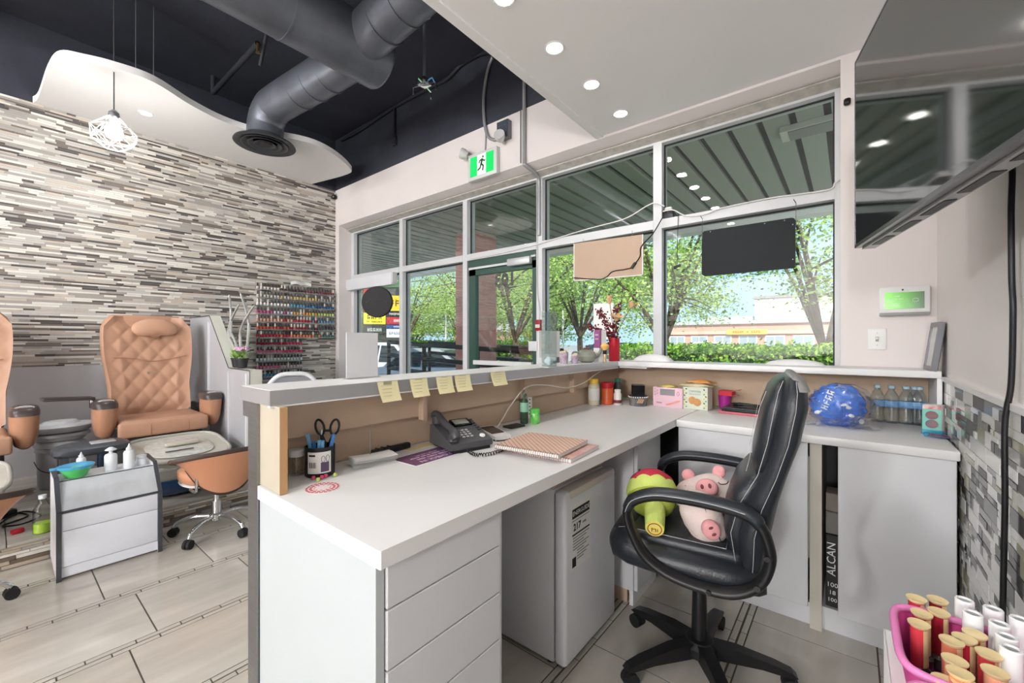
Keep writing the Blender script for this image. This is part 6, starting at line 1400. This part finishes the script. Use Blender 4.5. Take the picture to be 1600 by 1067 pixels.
for u, v0, v1, lab in ((240, 52, 130, 'thin silver hanger wire holding the wavy ceiling'), (212, 90, 118, 'short thin hanger wire behind the pendant cord')):
    a = onZ(u, v1, 3.17); one('hanger_wire', G().cyl((0, 0, 0), (0, 0, ZC - 3.17), .003, n=6), M('wire_silver', (150, 152, 158), .35, .7), lab, 'wire', loc=(a.x, a.y, 3.17))
wire('ceiling_cable', [onY(u, v, YW - .02) for u, v in ((533, 219), (560, 205), (620, 165), (680, 133), (700, 122), (725, 98), (760, 82), (775, 92))], .018, PIPE, 'thick black cable along the top of the dark wall')
one('dark_conduit', G().cyl((0, 0, -.32), (0, 0, 0), .012).rbox((0, 0, -.35), (.06, .03, .09), .005), PIPE, 'dark drop conduit with a small box on the dark wall', 'conduit', loc=onY(616, 170, YW - .02))
ex = thing('exit_sign', 'green running man exit sign with two emergency lamps on the wall', 'exit sign', (-2.535, YW, 2.765))
obj('housing', G().rbox((0, -.022, 0), (.345, .044, .235), .006), M('exit_white', (214, 214, 212), .4), ex)
EXG = M('exit_green', (20, 176, 84), .4, emit=.55); EXW = M('exit_panel_white', (236, 250, 240), .4, emit=.35)
face = obj('green_panel', G().box(-.14, .14, -.0465, -.0442, -.088, .088), EXG, ex, 0); obj('white_panel', G().box(-.052, .052, -.0475, -.0466, -.088, .088), EXW, face, 0)
RUN = M('runner_green', (10, 70, 44), .5); yr = -.0485
run = G().sph((.018, yr, .062), (.011, .0012, .011), 12, 8).tube([(.012, yr, .048), (-.004, yr, .0)], .011, 8, flat=1).tube([(.012, yr, .04), (.034, yr, .022), (.046, yr, .03)], .0075, 6).tube([(.006, yr, .042), (-.02, yr, .036), (-.028, yr, .014)], .0075, 6).tube([(-.002, yr, .004), (.022, yr, -.018), (.016, yr, -.06)], .009, 6).tube([(-.006, yr, .002), (-.016, yr, -.03), (-.046, yr, -.044)], .009, 6)
run.v = [(x, yr + (y - yr) * .08, z) for x, y, z in run.v]
obj('running_man', run, RUN, face, 50)
for u, v, rot in ((731, 243, (R(70), 0, R(-50))), (783, 218, (R(75), 0, R(25)))):
    p = onY(u, v, YW - .05) - Vector(ex.location); hd = obj('emergency_lamp', G().lathe([(0, 0), (.03, 0), (.045, .03), (.048, .06), (.046, .07), (0, .066)], 20, p, Euler(rot)), M('lamp_shell', (206, 206, 204), .35), ex)
    obj('lamp_neck', G().cyl(p, (p.x, -.01, p.z - .02), .012), MATS['lamp_shell'], hd)
jb = onY(791, 206, YW); jx = thing('junction_box', 'small dark junction box on the wall above the exit sign', 'junction box', (jb.x, YW, jb.z))
obj('box_body', G().box(-.06, .06, -.05, 0, -.075, .075), M('box_grey', (120, 122, 126), .45, .4), jx, 0); obj('cover', G().box(-.058, .058, -.056, -.0505, -.073, .073), M('cover_dark', (66, 74, 84), .4), jx, 0)
for x_, z_ in ((-.03, .03), (.03, -.03), (.03, .03), (-.03, -.03)): obj('screw', G().cyl((x_, -.0575, z_), (x_, -.056, z_), .006, n=8), STEEL, jx)
CON = M('conduit_grey', (166, 167, 170), .4, .4)
wire('flex_conduit', [onY(u, v, YW - .02) for u, v in ((772, 84), (762, 110), (756, 150), (757, 190), (762, 212), (772, 218), (783, 214))], .014, CON, 'flexible grey conduit looping down to the junction box')
wire('riser_wire', [onY(u, v, YW - .008) for u, v in ((759, 190), (759, 215), (758, 240))], .006, CON, 'thin grey wire from the conduit into the exit sign')
x_ = -2.085
wire('rigid_conduit', [(x_, YW - .015, ZC - .02), (x_, YW - .015, 3.2), (x_, YW - .015, 2.9), (x_, YW - .015, 2.69), (x_ + .01, YW - .012, 2.645), (x_ + .03, YW + .07, 2.615), (x_ + .025, YF - .016, 2.57), (x_ + .025, YF - .012, 2.4), (x_ + .025, YF - .012, 2.1)], .016, CON, 'grey rigid conduit running down the wall to the door mullion', n=6)
wire('thin_wire', [(x_ - .045, YW - .006, 3.12), (x_ - .045, YW - .006, 2.9), (x_ - .045, YW - .006, 2.68)], .004, M('wire_dark', (96, 97, 100), .5), 'thin dark wire beside the rigid conduit')
ccp = thing('corner_camera', 'small black camera in the corner at the top of the mosaic wall', 'camera', (XL + .03, YW - .03, 3.03))
obj('camera_ball', G().sph((0, 0, 0), .032, 16, 10), BLACK, ccp, 80); obj('camera_mount', G().cyl((0, 0, .02), (-.01, .028, .06), .012), WPL, ccp); obj('lens', G().cyl((.02, -.022, -.006), (.025, -.028, -.008), .012), BLACKG, ccp)
# ================================================================ outdoors
GZ = -.45
def leafmat(name, c, tr=.45):
    m = bpy.data.materials.new(name); m.use_nodes = True; nt = m.node_tree; nt.nodes.clear()
    out = nt.nodes.new('ShaderNodeOutputMaterial'); mx = nt.nodes.new('ShaderNodeMixShader'); d = nt.nodes.new('ShaderNodeBsdfDiffuse'); t = nt.nodes.new('ShaderNodeBsdfTranslucent')
    d.inputs[0].default_value = (*lin(c), 1); t.inputs[0].default_value = (*lin(c), 1); mx.inputs[0].default_value = tr
    nt.links.new(d.outputs[0], mx.inputs[1]); nt.links.new(t.outputs[0], mx.inputs[2]); nt.links.new(mx.outputs[0], out.inputs[0]); return m
LV = [leafmat('locust_leaf', (202, 220, 134)), leafmat('locust_leaf_mid', (168, 196, 102)), leafmat('locust_leaf_deep', (118, 150, 76))]
HV = [leafmat('hedge_leaf', (128, 172, 62)), leafmat('hedge_leaf_deep', (76, 122, 44)), leafmat('hedge_leaf_light', (172, 202, 92))]
BARK = M('bark', (96, 82, 68), .9, noise=.4, nscale=8, bump=.8, bscale=14)
struct('ground', G().box(-120, 120, 6.0, 160, GZ - .2, GZ), M('asphalt', (150, 148, 144), .9, noise=.15, nscale=.8))
struct('floor_pavement', G().box(-14, 6, 3.06, 6.0, -.25, -.05), M('concrete', (176, 172, 164), .85, noise=.12, nscale=2))
struct('floor_lawn', G().box(-40, 12, 8.2, 13.5, GZ, GZ + .06), M('lawn', (130, 160, 66), .9, noise=.3, nscale=4))
# canopy
cn = struct('ceiling_canopy', G().box(-14, 5, 3.06, 5.8, 2.83, 3.0), M('canopy_void', (44, 52, 48), .8))
CP = M('canopy_plank', (158, 161, 147), .5); pm = mesh(G().box(0, .155, 0, 2.55, 0, .03), 'plank', CP, 0)
for k in range(88): obj('plank', pm, None, cn, loc=(-13.9 + .2 * k, 3.08, 2.80))
obj('fascia', G().box(-14, 5, 5.65, 5.85, 2.60, 2.83), M('fascia_cream', (240, 236, 226), .6), cn, 0)
vp = onZ(1268, 197, 2.79)
ev = thing('soffit_vent', 'flat cream vent box on the ceiling of the outdoor canopy', 'vent', (vp.x, vp.y, 2.76)); obj('vent_frame', G().box(-.19, .19, -.1, .1, 0, .04), M('vent_cream', (206, 204, 190), .5), ev, 0); obj('vent_grille', G().box(-.14, .14, -.085, .085, -.006, -.0005), M('vent_grey', (140, 140, 130), .6), ev, 0)
# pink block column
co = thing('block_column', 'square column of pink concrete blocks outside the door', 'column', (-4.34, 4.55, -.05))
bmh = mesh(G().rbox((0, 0, .1), (.37, .5, .194), .006, 1), 'block', M('pink_block', (206, 148, 138), .9, noise=.15, nscale=8, bump=.3, bscale=40), 0)
for k in range(14): obj('block', bmh, None, co, loc=(0, 0, .2 * k))
obj('mortar', G().box(-.178, .178, -.243, .243, 0, 2.84), M('mortar_pale', (196, 172, 162), .9), co, 0)
# railings
def railing(label, y, pts, posts):
    t = thing('ramp_railing', label, 'railing', (pts[0][0], y, -.05)); o = Vector(t.location)
    for dz in (0, -.2, -.4): obj('rail', G().tube([Vector((x, y, z + dz)) - o for x, z in pts], .03, 8), BLACK, t)
    for x in posts:
        z = pts[0][1] + (pts[1][1] - pts[0][1]) * (x - pts[0][0]) / (pts[1][0] - pts[0][0]); obj('post', G().cyl(Vector((x, y, -.05)) - o, Vector((x, y, z)) - o, .03, n=10), BLACK, t)
railing('black pipe railing of the ramp right outside the window', 3.9, [(-5.6, 1.19), (-2.75, 1.07)], (-5.6, -4.75, -3.7, -2.78))
railing('black pipe railing farther out beside the parked cars', 5.3, [(-6.3, 1.19), (-3.3, 1.07)], (-6.3, -4.9, -3.4))
# ---- trees
def tree(label, x, y, h, cz, cr, seed, n=60, per=110, leaf=.10, z0=GZ):
    r_ = random.Random(seed); t = thing('locust_tree', label, 'tree', (x, y, z0), 0, 'trees across the parking lot')
    g = G(); fork = Vector((r_.uniform(-.1, .1), r_.uniform(-.1, .1), h)); g.tube(smoothpath([(0, 0, 0), (r_.uniform(-.08, .08), 0, h * .5), fork], 4), [.13] * 4 + [.11] * 4 + [.09], 9)
    ends = []; c = Vector((0, 0, cz - z0))
    for k in range(9):
        an = 2 * PI * k / 9 + r_.random(); el_ = r_.uniform(.1, 1.2); e = c + Vector((math.cos(an) * math.cos(el_), math.sin(an) * math.cos(el_), math.sin(el_) * .9 - .25)) * cr * .8
        pth = smoothpath([fork, fork.lerp(e, .5) + Vector((0, 0, .25)), e], 5); g.tube(pth, [.058 - .004 * i for i in range(len(pth))], 6)
        for q in range(4):
            s = pth[r_.randrange(3, len(pth))]; e2 = s + Vector((r_.gauss(0, 1), r_.gauss(0, 1), r_.gauss(0, .45))) * cr * .35; g.tube([s, s.lerp(e2, .5) + Vector((0, 0, .06)), e2], [.03, .02, .008], 5); ends += [e2, s.lerp(e2, .6)]
        ends.append(e)
    obj('trunk', g, BARK, t, 60)
    while len(ends) < n: an = r_.random() * 2 * PI; u = r_.uniform(-.55, 1); rr = cr * (r_.random() ** .4); ends.append(c + Vector((math.cos(an) * math.sqrt(max(0, 1 - u * u)), math.sin(an) * math.sqrt(max(0, 1 - u * u)), u * .85)) * rr)
    lg_ = G()
    for e in ends:
        for q in range(per):
            p = e + Vector((r_.gauss(0, .36), r_.gauss(0, .36), r_.gauss(0, .16))) * (cr / 2.4); a = Vector((r_.gauss(0, 1), r_.gauss(0, 1), r_.gauss(0, .5))).normalized(); b = a.orthogonal().normalized(); b = (Matrix.Rotation(r_.random() * 6.28, 3, a) @ b)
            l = leaf * r_.uniform(.6, 1.2); lg_.add([p - a * l * .5, p + b * l * .28, p + a * l * .5, p - b * l * .28], [(0, 1, 2, 3)], r_.choice((0, 0, 1, 1, 2)))
    o = obj('foliage', lg_, LV, t, 0, fixn=False); o['kind'] = 'stuff'
    return t
tree('airy locust tree with a leaning trunk behind the right end of the hedge', -.35, 11.5, 1.35, 3.9, 2.5, 1, 62, 115)
tree('airy locust tree behind the cardboard panel and the hedge end', -3.9, 11.2, 1.7, 3.9, 2.7, 2, 66, 115)
tree('locust tree farther back behind the red vase', -8.2, 14.5, 1.8, 4.0, 3.2, 3, 86, 115, .12)
tree('locust tree seen through the glazed door', -8.6, 11.0, 1.7, 3.9, 2.7, 4, 82, 115)
tree('large locust tree above the parked cars', -12.6, 13.5, 1.9, 4.2, 3.3, 5, 100, 115)
tree('locust tree behind the tenant sign', -19.5, 14.5, 1.6, 4.3, 3.0, 6, 62, 115)
tree('tall background tree behind the parked cars', -20.0, 22.0, 2.0, 5.5, 4.5, 8, 66, 110, .17)
tree('tall background tree between the door and the red vase', -14.0, 22.0, 2.0, 5.0, 4.2, 9, 66, 110, .17)
tree('tall background tree beyond the cardboard panel', -8.0, 22.0, 2.0, 4.4, 3.6, 10, 62, 110, .17)
for k, (x, y, lab) in enumerate(((-26, 20, 'broad background tree straight behind the white car'), (-22.5, 22, 'broad background tree behind the silver hatchback'), (-31, 19.5, 'broad background tree behind the tenant sign'), (-16.8, 24, 'broad background tree behind the pink column'))):
    tree(lab, x, y, 1.0, 3.0, 3.4, 20 + k, 66, 100, .2)
# ---- hedge and shrubs
def shrub(name, label, x0, x1, y0, y1, z1, n, seed, cat='hedge', leaf=.075, rough=.09):
    r_ = random.Random(seed); t = thing(name, label, cat, ((x0 + x1) / 2, (y0 + y1) / 2, GZ)); lx, ly, lz = x1 - x0, y1 - y0, z1 - GZ
    obj('woody_core', G().box(-lx / 2 + .12, lx / 2 - .12, -ly / 2 + .12, ly / 2 - .12, 0, lz - .14), M('hedge_core', (50, 66, 34), .9), t, 0)
    g = G()
    for k in range(n):
        f = r_.random(); 
        if f < .55: p = Vector((r_.uniform(-lx / 2, lx / 2), -ly / 2 + r_.gauss(.05, rough), r_.uniform(.1, lz)))
        elif f < .85: p = Vector((r_.uniform(-lx / 2, lx / 2), r_.uniform(-ly / 2, ly / 2), lz + r_.gauss(-.05, rough * .6)))
        else: p = Vector((r_.choice((-1, 1)) * lx / 2 + r_.gauss(0, rough), r_.uniform(-ly / 2, ly / 2), r_.uniform(.1, lz)))
        a = Vector((r_.gauss(0, 1), r_.gauss(-.3, 1), r_.gauss(.2, 1))).normalized(); b = a.orthogonal().normalized(); l = leaf * r_.uniform(.6, 1.3)
        g.add([p - a * l * .5, p + b * l * .35, p + a * l * .5, p - b * l * .35], [(0, 1, 2, 3)], r_.choice((0, 0, 1, 1, 2)))
    o = obj('foliage', g, HV, t, 0, fixn=False); o['kind'] = 'stuff'
shrub('clipped_hedge', 'long clipped green hedge outside the wide window', -4.0, 2.6, 8.6, 9.5, 1.10, 17000, 1)
shrub('round_shrub', 'clipped green shrub seen through the glazed door', -10.7, -8.5, 11.6, 12.8, 1.12, 3500, 2, 'shrub', .1)
shrub('round_shrub', 'long low shrub behind the parked cars', -24.0, -13.4, 16.5, 18, 1.2, 6000, 3, 'shrub', .16)
# ---- parked cars
GLS = M('car_glass', (52, 60, 66), .08); TYRE = M('tyre', (36, 36, 38), .8); RIM = M('alloy', (176, 178, 182), .3, .7)
def car(label, x, y, rz, paint, L=4.4, suv=False, group='parked cars', z=GZ):
    t = thing('car', label, 'car', (x, y, z), rz, group); h = 1.62 if suv else 1.46; W = .89
    body = [(-L / 2, .35), (-L / 2 + .02, .62), (-L / 2 + .12, .88), (-L / 2 + .5 * (not suv), .93), (L * .14, .92), (L * .38, .82), (L / 2 - .05, .66), (L / 2, .45), (L / 2 - .06, .25), (L * .4, .22), (-L * .42, .22)]
    cab = [(-L / 2 + .14 + .4 * (not suv), .9), (-L / 2 + .42 + .55 * (not suv), h - .06), (-L * .16, h), (L * .02, h - .02), (L * .2, .9)]
    g = G().prism(body, -W, W, lambda a, b, hh: (a, hh, b)); g.prism(cab, -1, 1, lambda a, b, hh: (a, hh * (W - .02 - .2 * max(0, (b - .9) / .6)), b)); bd = obj('body', g, paint, t, 25)
    for s in (-1, 1):
        def wp(a, b, hh, s=s): return (a, s * (W - .012 - .2 * max(0, (b - .9) / .6) + hh), b)
        obj('side_window', G().prism([(cab[0][0] + .14, .95), (cab[1][0] + .08, h - .13), (-L * .1, h - .1), (-L * .1, .95)], -.01, .012, wp), GLS, bd, 0); obj('side_window', G().prism([(-L * .085, .95), (-L * .085, h - .1), (L * .02, h - .12), (L * .15, .95)], -.01, .012, wp), GLS, bd, 0)
    obj('windscreen', G().prism([(L * .045, h - .06), (L * .19, .95), (L * .2, .95), (L * .055, h - .06)], -.62, .62, lambda a, b, hh: (a, hh, b)).prism([(cab[1][0] - .03, h - .12), (cab[0][0] + .0, .96), (cab[0][0] - .012, .96), (cab[1][0] - .045, h - .12)], -.6, .6, lambda a, b, hh: (a, hh, b)), GLS, bd, 0)
    for sx_ in (-.3, .29):
        for s in (-1, 1):
            wh = obj('wheel', G().cyl((L * sx_, s * (W - .2), .31), (L * sx_, s * (W + .005), .31), .31, n=22), TYRE, t); obj('rim', G().lathe([(0, .0), (.2, .0), (.21, .012), (.17, .018), (0, .02)], 20, (L * sx_, s * (W + .004), .31), Euler((R(-90 * s), 0, 0))), RIM, wh)
    obj('tail_lamp', G().box(-L / 2 - .01, -L / 2 + .12, -W - .004, -W + .22, .66, .84).box(-L / 2 - .01, -L / 2 + .12, W - .22, W + .004, .66, .84), M('tail_red', (186, 36, 40), .3), bd, 0); obj('head_lamp', G().box(L / 2 - .2, L / 2 - .02, -W + .02, -W + .36, .58, .7).box(L / 2 - .2, L / 2 - .02, W - .36, W - .02, .58, .7), M('lamp_clear', (222, 226, 230), .1), bd, 0)
    return t
cw_ = M('car_white', (216, 218, 222), .2, coat=.6); cs = M('car_silver', (176, 182, 190), .25, .5, coat=.6); cd_ = M('car_dark', (72, 78, 86), .2, .3, coat=.6); cbk = M('car_black', (26, 27, 30), .15, coat=.8)
car('white sport utility car parked behind the ramp railing', -12.6, 9.3, R(25), cw_, 4.5, True)
car('silver hatchback parked close to the ramp railing', -9.4, 8.5, R(28), cs, 4.2)
car('black sport utility car parked beyond the glazed door', -5.9, 11.6, R(200), cbk, 4.6, True)
car('light silver car far off in front of the brick shop row', -3.6, 34, R(178), cs, 4.5, False, 'distant parked cars'); car('white van far off left of the brick shop row sign', -9.6, 36, R(180), cw_, 5.0, True, 'distant parked cars'); car('small white car far off under the right tree', 2.2, 33, R(5), cw_, 4.2, False, 'distant parked cars')
# ---- far buildings
BRK = M('pink_brick', (206, 156, 138), .9, noise=.1, nscale=1); PALE = M('pale_siding', (214, 206, 206), .8)
sr = thing('shop_row', 'low pink brick shop row with an orange sign across the lot', 'building', (-10.5, 60, GZ))
obj('wall', G().box(-10, 11, 0, 8, 0, 3.9), BRK, sr, 0); obj('roof', G().box(-10.1, 11.1, -.3, 8, 3.9, 4.3), M('roof_grey', (178, 180, 182), .8), sr, 0); obj('awning_band', G().box(-10, 11, -.25, 0, 2.6, 3.0), M('band_pink', (216, 170, 150), .8), sr, 0)
for k in range(7):
    f = obj('shop_window', G().box(-9.3 + 2.9 * k, -7.2 + 2.9 * k, -.06, -.001, .5, 2.4), M('shop_frame', (222, 222, 220), .5), sr, 0); obj('pane', G().box(-9.15 + 2.9 * k, -8.3 + 2.9 * k, -.07, -.061, .6, 2.3).box(-8.2 + 2.9 * k, -7.35 + 2.9 * k, -.07, -.061, .6, 2.3), M('shop_glass', (150, 164, 170), .2), f, 0)
sgn = obj('shop_sign', G().box(-1.9, 2.6, -.4, -.26, 2.55, 3.15), M('sign_orange', (236, 196, 84), .5), sr, 0); marks((5, 1, 4,), .5, M('sign_brown', (176, 96, 40), .6), sgn, (.35, -.42, 2.85), (R(90), 0, 0), ext=.01)
wh_ = thing('warehouse', 'tall pale warehouse with grey vertical bands behind the shop row', 'building', (0, 74, GZ)); obj('wall', G().box(-11.5, 16, 0, 12, 0, 8.2), PALE, wh_, 0)
for k in range(6): obj('grey_band', G().box(-5.5 + 3.6 * k, -4.6 + 3.6 * k, -.05, -.001, 0, 7.2), M('band_grey', (176, 174, 176), .8), wh_, 0)
obj('parapet', G().box(-11.6, 16.1, -.15, 12, 8.2, 8.6), M('parapet_dark', (150, 146, 142), .8), wh_, 0); obj('side_wing', G().box(-19, -11.6, .5, 12, 0, 5.6), M('wing_grey', (206, 212, 216), .7), wh_, 0)
rh = thing('brick_house', 'small pink brick house with a grey roof among the trees', 'building', (-47, 48, GZ)); obj('wall', G().box(-4, 4, 0, 6, 0, 3.2), BRK, rh, 0); obj('roof', G().prism([(-4.4, 3.2), (4.4, 3.2), (1.5, 5.2), (-1.5, 5.2)], -.3, 6.3, lambda a, b, h: (a, h, b)), M('roof_shingle', (150, 140, 140), .9), rh, 0)
for x in (-2.4, 1.2): obj('window', G().box(x, x + 1.3, -.05, -.001, 1, 2.4), MATS['shop_glass'], rh, 0)
for k, (x, y, lab) in enumerate(((-21.0, 16, 'thin pale lamp pole beside the locust tree'), (-17.6, 16, 'thin pale lamp pole near the pink column'), (-14.3, 30, 'white utility box post far behind the cars'), (-11.2, 18, 'thin pale lamp pole seen through the door'))):
    t = thing('lamp_pole', lab, 'pole', (x, y, GZ), 0, 'lamp poles in the parking lot'); obj('pole', G().cyl((0, 0, 0), (0, 0, 3.2), .06, .045, n=10), M('pole_pale', (214, 212, 206), .5), t); obj('pole_base', G().cyl((0, 0, 0), (0, 0, .5), .16, n=12), MATS['concrete'], t)
# ---- tenant sign
ts = thing('tenant_sign', 'tall tenant sign with coloured panels beyond the parked cars', 'sign', (-15.4, 10.6, GZ), R(52))
obj('sign_frame', G().box(-.95, .95, -.1, .1, .6, 4.6).box(-.75, -.55, -.1, .1, 0, .6).box(.55, .75, -.1, .1, 0, .6), M('sign_frame_dark', (66, 66, 64), .6), ts, 0)
pn = [(-.9, -.02, 2.9, 3.28, (190, 34, 42), (2,), (232, 220, 220)), (-.9, -.02, 2.38, 2.85, (240, 220, 50), (4,), (40, 40, 30)), (-.9, -.02, 1.96, 2.33, (58, 60, 58), (5,), (210, 210, 205)), (.02, .9, 2.95, 3.6, (226, 190, 50), (3,), (70, 60, 30)), (.02, .9, 2.72, 2.92, (46, 46, 46), (10,), (225, 225, 220)), (.02, .9, 2.38, 2.69, (176, 40, 54), (3,), (230, 222, 222)), (.02, .9, 2.2, 2.36, (44, 72, 130), (6,), (220, 225, 235)), (.02, .9, 1.82, 2.18, (222, 226, 232), (7,), (110, 120, 150)), (-.9, -.02, 3.33, 3.9, (206, 60, 50), (5,), (235, 225, 215)), (-.9, .9, 3.95, 4.5, (84, 120, 84), (5,), (230, 232, 225))]
for x0, x1, z0, z1, c, s, tc_ in pn:
    yel = c == (240, 220, 50)
    f = obj('sign_panel', G().box(x0, x1, -.125, -.101, z0, z1), M('panel_%d_%d_%d' % c, c, .5), ts, 0); marks(s, min((z1 - z0) * .62, 1.5 * (x1 - x0) / sum(s)), M('ptext_%d_%d_%d' % tc_, tc_, .6), f, ((x0 + x1) / 2, -.128, (z0 + z1) / 2 + (.06 if yel else 0)), (R(90), 0, 0), ext=.002)
    if yel: marks((2, 8,), .11, MATS['ptext_40_40_30'], f, ((x0 + x1) / 2, -.128, z0 + .1), (R(90), 0, 0), ext=.002)
